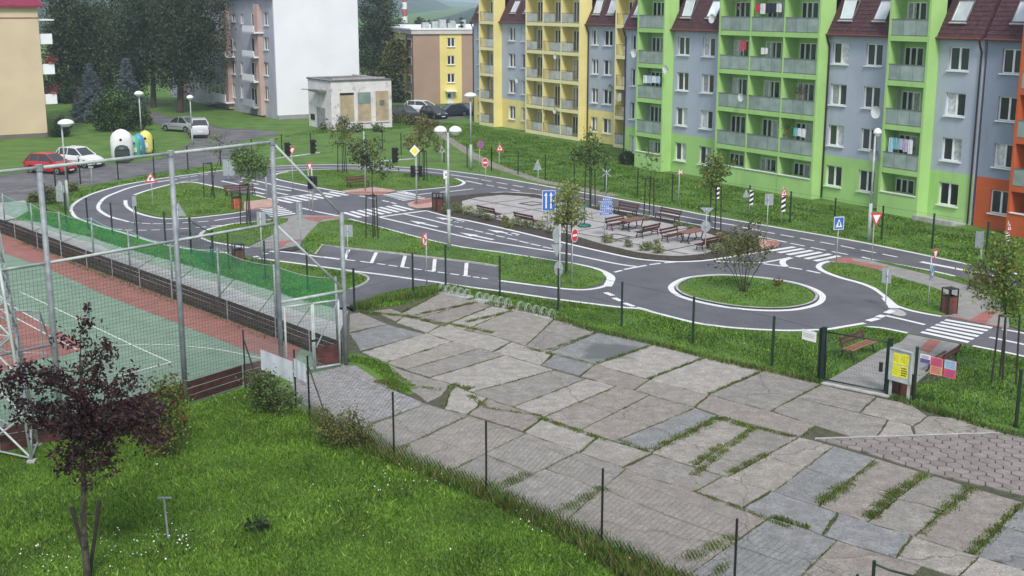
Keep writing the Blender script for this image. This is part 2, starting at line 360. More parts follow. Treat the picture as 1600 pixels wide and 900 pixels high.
for s_ in ([(375, 283.7), (404, 288.4)], [(427, 294), (455, 298.7)], [(346, 283), (377, 289.5)], [(397, 293), (417, 298)], [(425, 300), (450, 305)], [(338, 292), (357, 297)], [(393, 299), (414, 303.5)], [(396, 304), (424, 312)], [(328, 290), (352, 296)]):
    line(s_, 0.24, 'lane_dash', sm=0)
line([(426, 310.5), (487, 304)], 0.3, 'stop_line', sm=0)
line([(430, 268.5), (470, 266), (540, 264.2), (600, 265.6), (660, 269)], 0.22); line([(432, 263.4), (480, 262.2), (560, 262), (620, 264.5), (700, 272.5)], 0.16, 'lane_line')
# crossings
def zebra(a, b_, c, d, n, duty=0.55):
    """stripes run from the line a-b to the line c-d"""
    A, B, C, D = [G(*p) for p in (a, b_, c, d)]
    for i in range(n):
        t0, t1 = (i / n, (i + duty) / n); q = MB()
        pts = [A.lerp(B, t0), A.lerp(B, t1), C.lerp(D, t1), C.lerp(D, t0)]
        if area(pts) < 0: pts = pts[::-1]
        q.face([(p.x, p.y, ZM + .009) for p in pts]).build('zebra_stripe', LINE, park)
zebra((428, 312.5), (524, 299), (453, 318), (552, 304.5), 8)
zebra((405, 326.5), (424, 341), (436, 322), (465, 335.5), 6)
zebra((534, 333), (623, 320), (560, 341), (653, 327.5), 8)
zebra((598, 305), (632, 315), (629, 300.5), (669, 311), 6)
zebra((1478.5, 499.5), (1434, 522.5), (1552, 512), (1508, 539), 6)
zebra((1199, 391.7), (1284, 411), (1238, 385.7), (1322, 402.5), 6)
# middle road
line([(472, 325.5), (495, 331), (515, 335), (530, 338)], 0.24); line([(592.5, 339.5), (666.5, 329.5)], 0.28, 'stop_line', sm=0)
line([(594, 340), (650, 353), (740, 373.5), (800, 383.5), (867, 394), (895, 398.5), (960, 412), (994, 417)], 0.22, 'lane_line')
line([(630.5, 334.5), (670, 343.5), (707, 352.5)], 0.2, 'lane_line')
dashes([(710, 353.5, 723, 356), (726, 357.3, 740, 360), (741.5, 360.6, 755, 363.4), (758.5, 364.4, 772, 367.2), (775, 368.6, 788.5, 371.3), (792, 372.4, 809, 376), (811, 377, 826, 380.5), (829, 381.5, 845, 385), (848, 386, 863, 389)])
dashes([(562, 306.3, 571, 308), (576, 309.5, 586, 311.5), (597.5, 313.7, 608, 316), (611, 316.8, 619, 319), (960, 426, 972, 423), (975, 421.6, 1010, 415), (1015, 414, 1032, 412), (1038, 411.3, 1055, 410)], 0.2)
line([(630, 300), (650, 304.7)], 0.3, 'stop_line', sm=0)
line([(653, 304.7), (674, 302), (704, 299.5), (740, 295.4)], 0.2, 'lane_line')
line([(1183, 411), (1193, 411), (1236, 403)], 0.2, sm=0); line([(1193, 412.5), (1228, 417)], 0.2, sm=0); line([(1236, 403), (1224.5, 407), (1223, 412), (1228, 417)], 0.34)
dashes([(1233, 418.3, 1253, 421.5), (1260.5, 423, 1281.5, 427.5), (1118, 409, 1139, 409.5), (1142, 410, 1154, 410.3), (1160, 410.6, 1180, 411)], 0.2)
dashes([(946, 457.5, 957.5, 462.5), (959, 466, 971, 471), (975, 474, 990, 479.5), (994, 481, 1010, 485)], 0.28)
dashes([(1385, 490, 1394, 486), (1372, 496.2, 1381, 493), (1356, 502, 1372, 498)], 0.34)
line([(1384, 493.7), (1414, 500.5), (1445, 508)], 0.22, sm=0, name='lane_line')
line([(1546, 527.7), (1600, 539), (1720, 566)], 0.2, 'lane_line')
# the two lane lines of the far road
line([(704, 273.5), (725, 276.5), (748, 280)], 0.2, 'lane_line')
C1 = [(752, 281), (845, 297.5), (920, 312), (1041, 334), (1113, 347)]
def dashed(P, dl, gap, wd=0.16):
    P = gpx(P); tot = [0]
    for i in range(1, len(P)): tot.append(tot[-1] + (P[i] - P[i - 1]).length)
    def at(s):
        for i in range(1, len(P)):
            if s <= tot[i]: return P[i - 1].lerp(P[i], (s - tot[i - 1]) / (tot[i] - tot[i - 1]))
        return P[-1]
    s = 0
    while s < tot[-1] - dl:
        q = MB(); stripe_mb(q, [at(s), at(s + dl)], wd, ZM); q.build('lane_dash', LINE, park); s += dl + gap
dashed(C1, 1.3, 0.7); line([(1041, 334), (1102, 345.3)], 0.2, 'lane_line', sm=0); line([(1114, 347), (1151, 353)], 0.2, 'lane_line', sm=0); line([(1160, 355.5), (1188.5, 361)], 0.2, 'lane_line', sm=0)
dashed([(1190, 361.7), (1249, 372.5), (1315, 384.7), (1343, 390.5), (1383, 398.2), (1435, 409)], 1.05, 0.45)
line([(1439, 409.5), (1456, 413), (1534, 428)], 0.36, 'lane_line')
line([(1545, 430), (1562, 434), (1600, 441), (1720, 466)], 0.2, 'lane_line')
line([(728, 283), (754, 288.3)], 0.2, sm=0); dashed([(758, 289), (792, 295), (819, 300.3)], 1.1, 0.5)
line([(924, 321), (1010, 336.5), (1095, 352.5), (1125, 358.5)], 0.18)
line([(1185.5, 370), (1229, 379)], 0.2, sm=0); dashed([(1235, 380.5), (1272, 388), (1318, 397), (1340, 401)], 1.1, 0.45)
line([(1347, 402), (1367, 407), (1410, 415), (1453, 423), (1480, 429), (1492, 432)], 0.2)
# arrows
def arrow(tail, head, hw=0.55, blob=False, sw=0.12):
    A = G(*tail).xy; B = G(*head).xy; d = (B - A).normalized(); n = Vector((-d.y, d.x)); q = MB(); L = (B - A).length
    def pt(s, t): p = A + d * s + n * t; return (p.x, p.y, ZM)
    q.face([pt(0, -sw), pt(L * 0.55, -sw), pt(L * 0.55, sw), pt(0, sw)]); q.face([pt(L * 0.55, -hw * 0.55), pt(L, 0), pt(L * 0.55, hw * 0.55)])
    if blob: q.face([pt(L * 0.02, -hw * 0.5), pt(L * 0.28, -hw * 0.7), pt(L * 0.34, hw * 0.3), pt(L * 0.1, hw * 0.6)][::1])
    q.build('lane_arrow', LINE, park)
arrow((684, 355), (640, 345)); arrow((720, 347), (680, 339.5), blob=True); arrow((771, 375), (718, 363.7)); arrow((809, 368), (761, 359), blob=True); arrow((722, 347.5), (705, 344.5), blob=True)

# ---- parking bays
park2 = sheet('parking_bay_asphalt', [(504.5, 383.5), (537, 389), (627.5, 398.5), (740, 412), (780, 418.5), (780, 440), (731, 433), (680, 426), (627, 419.5), (582, 412), (531, 405.5), (492, 401)], 0.018, ASPH, kind='structure')
# ---- islands and verges: turf on raised beds
def turf(name, px, z=0.07, sm=0, m=LAWN, par=None): return sheet(name, px, z, m, 0.068, sm=sm, kind='structure', parent=par)
ISLA = [(211, 307), (230, 300), (262, 291), (281, 287.6), (302, 286.6), (322, 290.5), (343, 294.8), (365, 300), (392, 305), (418, 311.5), (400, 314), (382, 316), (380, 329.6), (360, 333), (330, 336.6), (302, 339.5), (265, 340.7), (243, 338.5), (222, 333), (212, 327), (206, 318)]
ISLB = [(431, 276), (436, 279.3), (450, 282.8), (480, 288.7), (500, 292.8), (534, 298.5), (552, 296.5), (584, 292.5), (619, 297.5), (653, 295.7), (695, 291.7), (712, 289.5), (720, 286), (718, 283), (706, 279), (680, 275), (644, 271.8), (611, 269), (560, 267), (500, 266.6), (455, 269), (438, 272)]
ISLC = [(530, 344), (546, 344.3), (575, 351.8), (657, 374), (720, 388), (780, 396), (870, 410), (895, 413.5), (925, 420.5), (941, 427), (946, 434), (940, 444), (912, 451.5), (877, 449.7), (825, 443.3), (780, 437.6), (780, 418), (740, 411.5), (627.5, 398), (537, 388.5), (504.5, 383), (492, 400), (472, 390), (473, 376), (485, 362.5), (500, 348.3)]
ISLE = [(316, 368), (322, 362), (338, 357), (367, 351), (396, 348.6), (424, 345), (437, 343), (450, 342.5), (447, 348), (435, 353), (434, 359), (422, 370), (390, 384), (360, 381.8), (331, 376.5), (318, 372)]
turf('grass_island', ISLA, sm=0); turf('grass_island', ISLB, sm=0); turf('grass_island', ISLC); turf('grass_island', ISLE)
line([(427.5, 276), (432, 280.2), (450, 284.4), (480, 290.3), (510, 296), (540, 301.3)], 0.24); line([(427.5, 275.5), (433, 271.8), (450, 268.3)], 0.24)
line([(711, 279.3), (722, 283), (725, 286.5), (716, 290.7), (695, 293.2), (653, 297.2), (620, 299.6)], 0.26)
line([(546, 342.7), (575, 350.3), (657, 372.4), (720, 386.3), (780, 394.5), (870, 408.5), (895, 412), (930, 419.8), (947, 426.7), (953, 434), (946, 447), (915, 453.3), (877, 451.4), (825, 445), (780, 439)], 0.26)
line([(941, 424.5), (952, 431), (954.5, 437), (949, 448)], 0.45)
line([(316, 372.5), (313.5, 368), (319, 361.5), (337, 355.7), (367, 349.6), (396, 347), (424, 343.6)], 0.26)
line([(316, 372.5), (330, 378), (360, 383.3), (389, 387.6)], 0.24); line([(438, 393.3), (470, 397), (497, 401.5), (531, 405.6)], 0.24)
for a in ((396, 402.2, 404, 401), (410, 396.5, 418, 397.5), (422, 393, 432, 394)): line([(a[0], a[1]), (a[2], a[3])], 0.3, 'lane_dash', sm=0)
def markp(px, wd, name='bay_line', **k):
    P = gpx(px); q = MB(); stripe_mb(q, P, wd, 0.026, **k); return q.build(name, LINE, park2)
for (a, b_, c, d) in ((545, 390.8, 538.5, 405.5), (588, 395, 580.5, 411), (633, 400, 628, 418.3), (679.5, 405.5, 677.5, 424.7), (729, 411.5, 727.5, 431)): markp([(a, b_), (c, d)], 0.2)
for i in range(13):
    t0, t1 = i / 13, (i + 0.72) / 13; L = [(505, 402), (581, 411.3), (630, 418.3), (680, 425.2), (731, 432.2), (766, 437)]; PP = gpx(L)
    def at(t): f = t * 5; j = min(4, int(f)); return PP[j].lerp(PP[j + 1], f - j)
    q = MB(); stripe_mb(q, [at(t0), at(t1)], 0.16, 0.028); q.build('bay_line', LINE, park2)
kerb('apron_kerb', [(540, 424), (562, 428), (575, 434), (573, 441), (560, 448), (545, 453)], 0.12, 0.05, kind='structure')
kerb('parking_kerb', [(492, 400), (504.5, 383.3), (537, 388.8), (627.5, 398.3), (740, 411.8), (780, 418)], 0.12, 0.10, k=1, kind='structure')
# roundabout
RB = [(1048.5, 449), (1060, 439.5), (1080, 433.5), (1125, 429.7), (1177, 432.6), (1230, 440), (1262, 448.5), (1280, 457), (1285.5, 465.5), (1277, 475.5), (1250, 483), (1215, 485.8), (1170, 484.2), (1125, 478.8), (1080, 469), (1056, 459.5)]
Prb = gpx(RB); c_ = sum(Prb, Vector((0, 0))) / len(Prb)
Psm = smooth_line(Prb, True, 5); q = MB(); stripe_mb(q, Psm, 0.3, ZM, True); q.build('edge_line', LINE, park)
rb_in = [c_ + (p - c_) * ((p - c_).length - 0.42) / (p - c_).length for p in Psm]
q = MB(); stripe_mb(q, [c_ + (p - c_) * ((p - c_).length - 0.28) / (p - c_).length for p in Psm], 0.14, 0.09, True); q.build('roundabout_kerb', KERB, kind='structure')
sheet('roundabout_turf', rb_in, 0.07, LAWN, 0.068, px=False, kind='structure')
# pavements with red warning strips
PAV = addmask(mat('grey_block_paving', (0.30, 0.29, 0.28), 0.85, 0.12, 2, bump=0.2), 'brick', bw=0.24, bh=0.12, ms=0.012, col=(0.17, 0.16, 0.155), rot=R(45))
PAVR = addmask(mat('red_block_paving', (0.38, 0.14, 0.12), 0.85, 0.12, 2, bump=0.2), 'brick', bw=0.24, bh=0.12, ms=0.012, col=(0.2, 0.09, 0.08), rot=R(45))
PAVP = mat('pink_block_paving', (0.47, 0.30, 0.26), 0.85, 0.12, 2, bump=0.2)
sheet('pavement', [(381, 316.5), (400, 314.3), (420, 312), (432, 314), (436, 318), (433, 322), (423, 325.6), (397, 327.6), (381, 329.6)], 0.07, PAVP, 0.066, kind='structure')
sheet('pavement_strip', [(397, 326.9), (423, 324.6), (431, 321.6), (432.5, 318), (436, 318), (433, 322), (423, 325.6), (397, 327.6)], 0.076, PAVR, kind='structure')
sheet('pavement', [(534, 299.4), (552, 297.3), (584, 293.3), (619, 298.6), (598, 304.5), (560, 303.7), (545, 302.6)], 0.07, PAVP, 0.066, kind='structure')
sheet('pavement_strip', [(545, 301.2), (562, 300.6), (600, 300.9), (610, 301.4), (598, 304.3), (560, 303.5), (545, 302.4)], 0.076, PAVR, kind='structure')
sheet('pavement', [(437, 342), (448, 339.8), (463, 337), (490, 338), (527, 338.6), (533, 341.5), (528, 343.5), (499, 348.5), (484.5, 363), (472.5, 376.5), (470, 384), (440, 391), (418, 389.5), (390, 386.5), (422, 371), (435, 359.5), (436, 353), (448, 348), (451, 342.5)], 0.066, PAV, 0.062, kind='structure')
sheet('pavement_strip', [(473, 340.4), (500, 340), (530, 339.6), (533, 341.5), (505, 344.5), (499, 348.3), (484, 346), (474, 342.5)], 0.074, PAVR, kind='structure')
sheet('pavement_strip', [(432, 380.5), (452, 377), (470, 375.4), (469.5, 377.5), (450, 379.8), (440, 389), (432, 389)], 0.074, PAVR, kind='structure')
sheet('bare_verge', [(436, 391.5), (470, 384.5), (473, 389), (455, 394)], 0.07, SOIL, kind='structure')
NOSE = [(636, 319.5), (650, 314), (674, 310.3), (676, 325), (653, 327), (640, 324.3)]
FP = [(1297, 409), (1315, 403.8), (1333, 404.3), (1360, 408.2), (1400, 418.5), (1462, 433.5), (1512, 448), (1531, 455), (1560, 475), (1575, 492), (1577, 512), (1566, 514.5), (1471, 494.8), (1487, 494), (1497, 482), (1492, 470), (1470, 455), (1450, 448), (1400, 434), (1365, 420), (1330, 413), (1300, 411.5)]
sheet('pavement', FP, 0.066, PAV, 0.062, kind='structure')
sheet('pavement_strip', [(1300, 409.5), (1315, 404.3), (1334, 404.8), (1331, 408.4), (1345, 412), (1372, 416.5), (1383, 418.5), (1390, 417.5), (1385, 421), (1370, 423), (1345, 417.5), (1322, 412), (1308, 412)], 0.074, PAVR, kind='structure')
sheet('pavement_strip', [(1515, 502), (1541, 487.5), (1563, 488.5), (1553, 494), (1541, 507)], 0.074, PAVR, kind='structure')
sheet('pavement_strip', [(1471, 494.8), (1500, 499), (1566, 512.5), (1566, 514.8), (1500, 501)], 0.075, PAVR, kind='structure')
turf('grass_island', [(1287, 420), (1293, 414.5), (1300, 412), (1330, 413.5), (1365, 420.5), (1400, 434.5), (1450, 448.5), (1470, 455.5), (1480, 462), (1488, 474), (1487, 491), (1472, 493.5), (1420, 483.5), (1402, 477), (1387, 464), (1369, 450.5), (1347, 441.5), (1317, 433), (1293, 425)])
turf('grass_island', [(1365, 408), (1393, 412.8), (1453, 425), (1492, 434), (1531, 454), (1512, 447.2), (1462, 432.8), (1400, 417.8)])
turf('grass_island', [(1532, 454), (1494, 433.5), (1600, 452), (1720, 476), (1720, 546), (1600, 519.5), (1578, 511), (1576, 492), (1561, 475)])
line([(1297, 408.5), (1284, 412), (1279, 418), (1290, 425.7), (1315, 434.8), (1345, 443), (1367, 452), (1385, 465), (1396, 477)], 0.3)
line([(1385, 466), (1394, 476.5), (1397, 482)], 0.5); line([(1398, 477.5), (1420, 485), (1445, 490.5), (1471, 495)], 0.24)
q = MB(); e0 = G(1402, 488.5); q.face([(e0.x + 0.35 * math.cos(a * R(15)), e0.y + 0.7 * math.sin(a * R(15)), 0.021) for a in range(24)]); q.build('manhole_cover', KERB, park)
path_px = [(1420, 522.5), (1499, 538), (1485, 552), (1460, 575), (1430, 600), (1404, 622), (1388, 617), (1287, 597), (1300, 591), (1340, 568), (1375, 548), (1409, 534)]
sheet('gate_path', path_px, 0.014, PAV, kind='structure')
sheet('pavement_strip', [(1436, 546), (1452, 530), (1470, 533.5), (1452, 553)], 0.02, PAVR, kind='structure')
sheet('bare_verge', [(1425, 575), (1470, 570), (1500, 575), (1480, 592), (1440, 600), (1418, 592)], 0.01, SOIL, kind='structure')
kerb('gate_threshold', [(1284, 599), (1338, 610), (1392, 621)], 0.25, 0.05, k=1, kind='structure')

# ---- the plaza bed in the middle: soil bed, white kerb line, big slabs
BED = [(636, 319.5), (650, 313.5), (674, 309), (704, 307.7), (734, 305), (762, 302.5), (791, 301.3), (835, 304.3), (880, 313), (924, 323), (1010, 339), (1095, 355), (1185, 372), (1214, 377), (1220, 382.5), (1212, 388.7), (1192, 392.7), (1132, 402.3), (1095, 407), (1057, 408.5), (1020, 406.5), (990, 402.8), (940, 392.5), (865, 375), (800, 359.5), (740, 346), (704, 339), (666, 329), (642, 325)]
sheet('planting_bed', BED, 0.06, SOIL, 0.058, kind='structure')
line([(666.5, 329.5), (704, 339.7), (740, 347), (800, 360.5), (865, 376), (940, 393.5), (990, 404), (1020, 407.5), (1057, 409.5), (1095, 408.2), (1132, 403.5), (1192.5, 393.5)], 0.26)
line([(703, 308), (734.5, 305), (762, 302.3), (791, 300.7), (835, 303.7), (846, 306)], 0.24)
sheet('pavement', NOSE, 0.066, PAVP, 0.02, kind='structure'); sheet('pavement_strip', [(648, 316), (674, 311.5), (674.5, 317.5), (648, 321.5), (645, 319)], 0.074, PAVR, kind='structure')
sheet('pavement', [(1188, 374.5), (1214, 378), (1219, 382.5), (1212, 388), (1192, 391), (1184, 384)], 0.066, PAVP, 0.02, kind='structure')
sheet('pavement_strip', [(1198, 378.5), (1214, 379), (1218, 382.6), (1210, 387.6), (1194, 390), (1193, 387.5), (1206, 385), (1210, 382.5), (1198, 381)], 0.074, PAVR, kind='structure')
PLZ = [(722, 316), (745, 310), (785, 306.2), (820, 308.3), (860, 314.5), (900, 321.5), (957, 336), (1035, 349.5), (1080, 358), (1118, 371), (1122, 382), (1112, 392), (1095, 397.5), (1050, 400.5), (1005, 396), (975, 390), (938, 381), (900, 369.5), (860, 362.5), (800, 350), (745, 337), (722, 328)]
PLP = [tuple(p) for p in gpx(PLZ)]
if area(PLP) < 0: PLP = PLP[::-1]
plaza = sheet('plaza', PLZ, 0.062, mat('plaza_joint_grit', (0.05, 0.05, 0.055), 0.95, 0.2, 5), kind='structure')
PSLAB = mat('plaza_concrete', (0.38, 0.36, 0.36), 0.9, 0.10, 1.5, bump=0.3, bscale=40, objv=0.06)
u = (G(853, 333.5) - G(772, 319)).xy.normalized(); vv = Vector((-u.y, u.x)); o0 = G(772, 319).xy
CW, CH = 3.9, 3.9
for i in range(-6, 14):
    for j in range(-8, 8):
        g = 0.10; c0 = o0 + u * (i * CW) + vv * (j * CH)
        cell = [c0 + u * g + vv * g, c0 + u * (CW - g) + vv * g, c0 + u * (CW - g) + vv * (CH - g), c0 + u * g + vv * (CH - g)]
        pc = clip(PLP, [tuple(p) for p in cell])
        if len(pc) > 2 and area(pc) > 0.4: MB().prism(pc, 0.055, 0.085).build('slab', PSLAB, plaza)
for (cx, cy) in ((832, 320), (963, 372)):
    c0 = G(cx, cy).xy; q = MB()
    for r_, m_ in ((0.75, 0), (0.5, 1)):
        q.face([(*(c0 + u * a * r_ + vv * b_ * r_), 0.09 + 0.003 * m_) for a, b_ in ((-1, -1), (1, -1), (1, 1), (-1, 1))], m_)
    q.build('inlay', [MATS['plaza_joint_grit'], PSLAB], plaza)
kerb('plaza_kerb', [(1118, 371), (1122, 382), (1112, 392.5), (1095, 398), (1050, 401), (1005, 396.5), (975, 390.5), (938, 381.5), (900, 370)], 0.12, 0.03, z0=0.06, kind='structure')

# ---- the old concrete yard, slab by slab
def poly_at(P, x):
    for i in range(len(P) - 1):
        if P[i][0] <= x <= P[i + 1][0] or i == len(P) - 2:
            t = (x - P[i][0]) / (P[i + 1][0] - P[i][0]); return (x, P[i][1] + (P[i + 1][1] - P[i][1]) * t)
    return P[-1]
def run(P, x0, x1):
    if x0 > x1: x0, x1 = x1, x0
    return [poly_at(P, x0)] + [p for p in P if x0 + 2 < p[0] < x1 - 2] + [poly_at(P, x1)]
U0 = [(687, 460), (760, 476), (862, 499), (910, 510), (935, 521), (1022, 540), (1102, 560), (1195, 580), (1283, 601), (1390, 623), (1423, 632), (1493, 654), (1570, 677)]
JA = [(575, 480), (625, 490), (687, 510), (707, 512), (782, 529), (822, 542), (930, 570), (1012, 594), (1107, 618), (1199, 643), (1279, 668), (1330, 684)]
JB = [(542, 487), (612, 503), (667, 522), (707, 535), (790, 556), (827, 567), (920, 594), (985, 610), (1037, 625), (1083, 637), (1126, 652), (1199, 672), (1239, 682), (1273, 690), (1359, 715), (1449, 743), (1516, 763), (1600, 787), (1760, 835)]
JC = [(542, 545), (562, 551), (625, 577), (670, 591), (705, 601), (750, 620), (843, 651), (946, 687), (1013, 707), (1066, 725), (1199, 767), (1279, 792), (1353, 817), (1429, 840), (1516, 867), (1600, 893), (1760, 945)]
JD = [(640, 612), (666, 633), (733, 650), (806, 672), (900, 707), (966, 729), (996, 743), (1060, 762), (1083, 770), (1163, 797), (1209, 812), (1266, 830), (1306, 847), (1376, 867), (1500, 905), (1700, 965)]
JE = [(573, 664), (616, 705), (683, 735), (760, 766), (823, 792), (883, 817), (950, 850), (1016, 882), (1100, 924), (1200, 966), (1300, 1015)]
yard = sheet('concrete_yard', [(540, 480), (575, 474), (625, 478), (687, 458), (762, 474), (865, 497), (940, 519), (1110, 559), (1285, 599), (1390, 621), (1497, 653), (1575, 676), (1600, 676), (1800, 660), (1800, 1000), (1300, 1040), (1040, 912), (870, 830), (700, 745), (616, 708), (573, 666), (573, 664), (612, 612), (555, 590), (540, 574)], 0.008, mat('joint_earth', (0.075, 0.065, 0.045), 0.95, 0.3, 3, bump=0.6, col2=(0.035, 0.05, 0.02)), kind='structure')
CONC = []
WET = tuple(G(950, 551)); 
for i, c in enumerate(((0.315, 0.288, 0.258), (0.275, 0.254, 0.232), (0.240, 0.240, 0.243), (0.290, 0.256, 0.230), (0.365, 0.338, 0.310))):
    m = mat('old_concrete_%d' % i, c, 0.88, 0.14, 2.2, bump=0.9, bscale=28, objv=0.07, bdist=0.03)
    addmask(m, 'blotch', scale=13.0, lo=0.47, hi=0.60, col=tuple(x * 0.45 for x in c), amt=0.62); addmask(m, 'blotch', scale=2.6, lo=0.5, hi=0.66, col=tuple(x * 0.66 for x in c), amt=0.55)
    addmask(m, 'blotch', scale=22.0, lo=0.58, hi=0.66, col=tuple(min(1, x * 1.7) for x in c), amt=0.65)
    addmask(m, 'blotch', scale=0.8, lo=0.5, hi=0.75, col=tuple(x * 0.68 for x in c), amt=0.6)
    addmask(m, 'crack', scale=0.22, w=0.0035, col=(0.07, 0.065, 0.05), amt=0.75)
    addmask(m, 'spot', at=WET, r=1.25, col=tuple(x * 0.38 for x in c), amt=0.85, rough=0.25)
    CONC.append(m)
yard_joints = []
def yslab(P, kind=None, gap=0.06):
    P = [Vector(p) for p in P]
    if area(P) < 0: P = P[::-1]
    # add edge points and roughen
    Q = []
    for i in range(len(P)):
        a, b_ = P[i], P[(i + 1) % len(P)]; n = max(1, int((b_ - a).length / 0.33))
        for k in range(n): Q.append(a.lerp(b_, k / n))
    c = sum(Q, Vector((0, 0))) / len(Q); out = []
    for i, p in enumerate(Q):
        pr, nx = Q[i - 1], Q[(i + 1) % len(Q)]; d = (nx - pr).normalized(); nn = Vector((-d.y, d.x))
        out.append(p + nn * (gap * (rnd.uniform(0.3, 1.2) + (rnd.random() < .05) * rnd.uniform(.5, 1.8))) + Vector((rnd.uniform(-.015, .015), rnd.uniform(-.015, .015))))
    h = 0.05 + rnd.uniform(-.012, .012); tx, ty = rnd.uniform(-.004, .004), rnd.uniform(-.004, .004)
    q = MB(); n = len(out); inn = [p + (c - p).normalized() * 0.035 for p in out]
    z = lambda p, e=0: h + e + (p.x - c.x) * tx + (p.y - c.y) * ty
    q.v += [(p.x, p.y, 0.0) for p in out] + [(p.x, p.y, z(p, -0.02)) for p in out] + [(p.x, p.y, z(p)) for p in inn]
    for k in range(n):
        j = (k + 1) % n; q.f.append((k, j, n + j, n + k)); q.f.append((n + k, n + j, 2 * n + j, 2 * n + k)); q.m += [0, 0]
    q.f.append(tuple(range(2 * n, 3 * n))); q.m.append(0)
    m = CONC[kind if kind is not None else rnd.choice([0, 0, 1, 1, 3, 4])]
    return q.build('slab', m, yard)
def strip(U, Lw, pairs, kinds={}, splits=()):
    for i in range(len(pairs) - 1):
        a, b_ = pairs[i], pairs[i + 1]
        top = gpx(run(U, a[0], b_[0])); bot = gpx(run(Lw, a[1], b_[1]))
        if i in splits:
            f = rnd.uniform(.40, .56); k_ = kinds.get(i, rnd.choice([0, 1, 3])); m0, m1 = top[0].lerp(bot[0], f), top[-1].lerp(bot[-1], f + rnd.uniform(-.04, .04))
            mm_ = m0.lerp(m1, .5) + Vector((rnd.uniform(-.12, .12), rnd.uniform(-.12, .12)))
            yslab(top + [m1, mm_, m0], k_, .028); yslab([m0, mm_, m1] + bot[::-1], k_, .028)
        else: yslab(top + bot[::-1], kinds.get(i))
    for a in pairs: yard_joints.append((G(*poly_at(U, a[0])).xy, G(*poly_at(Lw, a[1])).xy))
strip(U0, JA, [(687, 627), (745, 652), (770, 692), (800, 727), (866, 822), (935, 858), (1022, 932), (1102, 1012), (1195, 1107), (1283, 1203)], {5: 2, 3: 0, 0: 0}, (4,))
for Q_, k_ in (([(1283.5, 603), (1369, 621.5), (1343, 646), (1243, 622.5)], 1), ([(1369, 621.5), (1423, 632), (1450, 651), (1427, 667), (1343, 646)], 0), ([(1450, 651), (1493, 654), (1568, 676), (1429, 681), (1427, 667)], 0), ([(1243, 622.5), (1343, 646), (1388, 657), (1372, 682.5), (1330, 684), (1279, 668), (1203, 643)], 1), ([(1388, 657), (1427, 667), (1429, 681), (1372, 682.5)], 4)): yslab(gpx(Q_), k_)
for Q_, k_ in (([(582, 487), (610, 483), (642, 494), (618, 503)], 3), ([(545, 492), (562, 489), (605, 507), (545, 520)], 1), ([(545, 522), (606, 508), (667, 523), (563, 549)], 2), ([(603, 569), (625, 578), (670, 592), (704, 602), (693, 619), (667, 631), (640, 612), (614, 590)], 1)): yslab(gpx(Q_), k_)
strip(JA, JB, [(635, 618), (688, 667), (800, 770), (866, 845), (930, 905), (1015, 990), (1108, 1085), (1275, 1250)], {0: 4, 1: 4, 3: 2, 4: 3, 6: 3})
strip(JB, JC, [(667, 564), (707, 604), (750, 633), (790, 672), (867, 737), (917, 803), (964, 850), (1015, 907), (1087, 960), (1123, 1018), (1179, 1083), (1249, 1136), (1303, 1209), (1369, 1279), (1449, 1356), (1516, 1429), (1600, 1520), (1680, 1600), (1760, 1690)], {0: 4, 4: 1, 5: 4, 8: 2, 12: 2, 16: 2, 9: 0, 13: 3, 14: 1, 15: 3}, (6, 7, 9, 10, 11, 12, 13, 14, 15, 16, 17))
strip(JC, JD, [(708, 694), (762, 730), (850, 817), (935, 905), (1020, 972), (1130, 1085), (1205, 1160), (1310, 1285), (1425, 1400), (1530, 1495), (1650, 1610)], {6: 2, 7: 2, 0: 4, 2: 4}, (8,))
strip(JD, JE, [(666, 576), (733, 616), (823, 697), (903, 774), (978, 882), (1203, 1066), (1307, 1190), (1440, 1320)], {1: 3, 0: 1, 4: 3, 5: 2, 2: 1}, (2, 3, 4, 5, 6))

# ---- block paving by the court gate and hexagon blocks on the right
def hexes(name, poly_px, s, m, par_m, ang, piece, kindstuff=False, h=0.05, gap=0.02, limit=300, elong=1.0):
    par = sheet(name, poly_px, 0.014, par_m, kind='structure'); PP = [tuple(p) for p in gpx(poly_px)]
    if area(PP) < 0: PP = PP[::-1]
    xs = [p[0] for p in PP]; ys = [p[1] for p in PP]; cx, cy = sum(xs) / len(xs), sum(ys) / len(ys); ca, sa = math.cos(ang), math.sin(ang)
    W = 1.5 * s; Hh = math.sqrt(3) * s; pcs = []; ext = max(max(xs) - min(xs), max(ys) - min(ys)); n = int(ext / Hh) + 2
    for i in range(-n, n):
        for j in range(-n, n):
            lx, ly = i * W * elong, (j + 0.5 * (i % 2)) * Hh; x, y = cx + lx * ca - ly * sa, cy + lx * sa + ly * ca
            hx = [(x + (s - gap) * (elong * math.cos(R(60 * k)) * ca - math.sin(R(60 * k)) * sa), y + (s - gap) * (elong * math.cos(R(60 * k)) * sa + math.sin(R(60 * k)) * ca)) for k in range(6)]
            pc = clip(PP, hx)
            if len(pc) > 2 and area(pc) > 0.2 * s * s: pcs.append((y, pc, len(pc) == 6 and all(min((p[0] - q[0]) ** 2 + (p[1] - q[1]) ** 2 for q in hx) < 1e-6 for p in pc), (x, y)))
    pcs.sort(key=lambda t: t[0]); me = None; rest = MB()
    for k, (yy, pc, full, c) in enumerate(pcs):
        if kindstuff or k >= limit: rest.prism(pc, 0, h + rnd.uniform(-.006, .006)); continue
        dz = rnd.uniform(-.006, .006)
        if full:
            if me is None: me = MB().prism([(p[0] - c[0], p[1] - c[1]) for p in pc], 0, h).mesh(piece, m)
            link(piece, me, par, (c[0], c[1], dz))
        else: MB().prism(pc, 0, h + dz).build(piece, m, par)
    if rest.f: rest.build(piece, m, par, kind='stuff')
HEXM = mat('pinkish_hexagon_block', (0.235, 0.205, 0.195), 0.88, 0.12, 3, bump=0.6, bscale=30, objv=0.12)
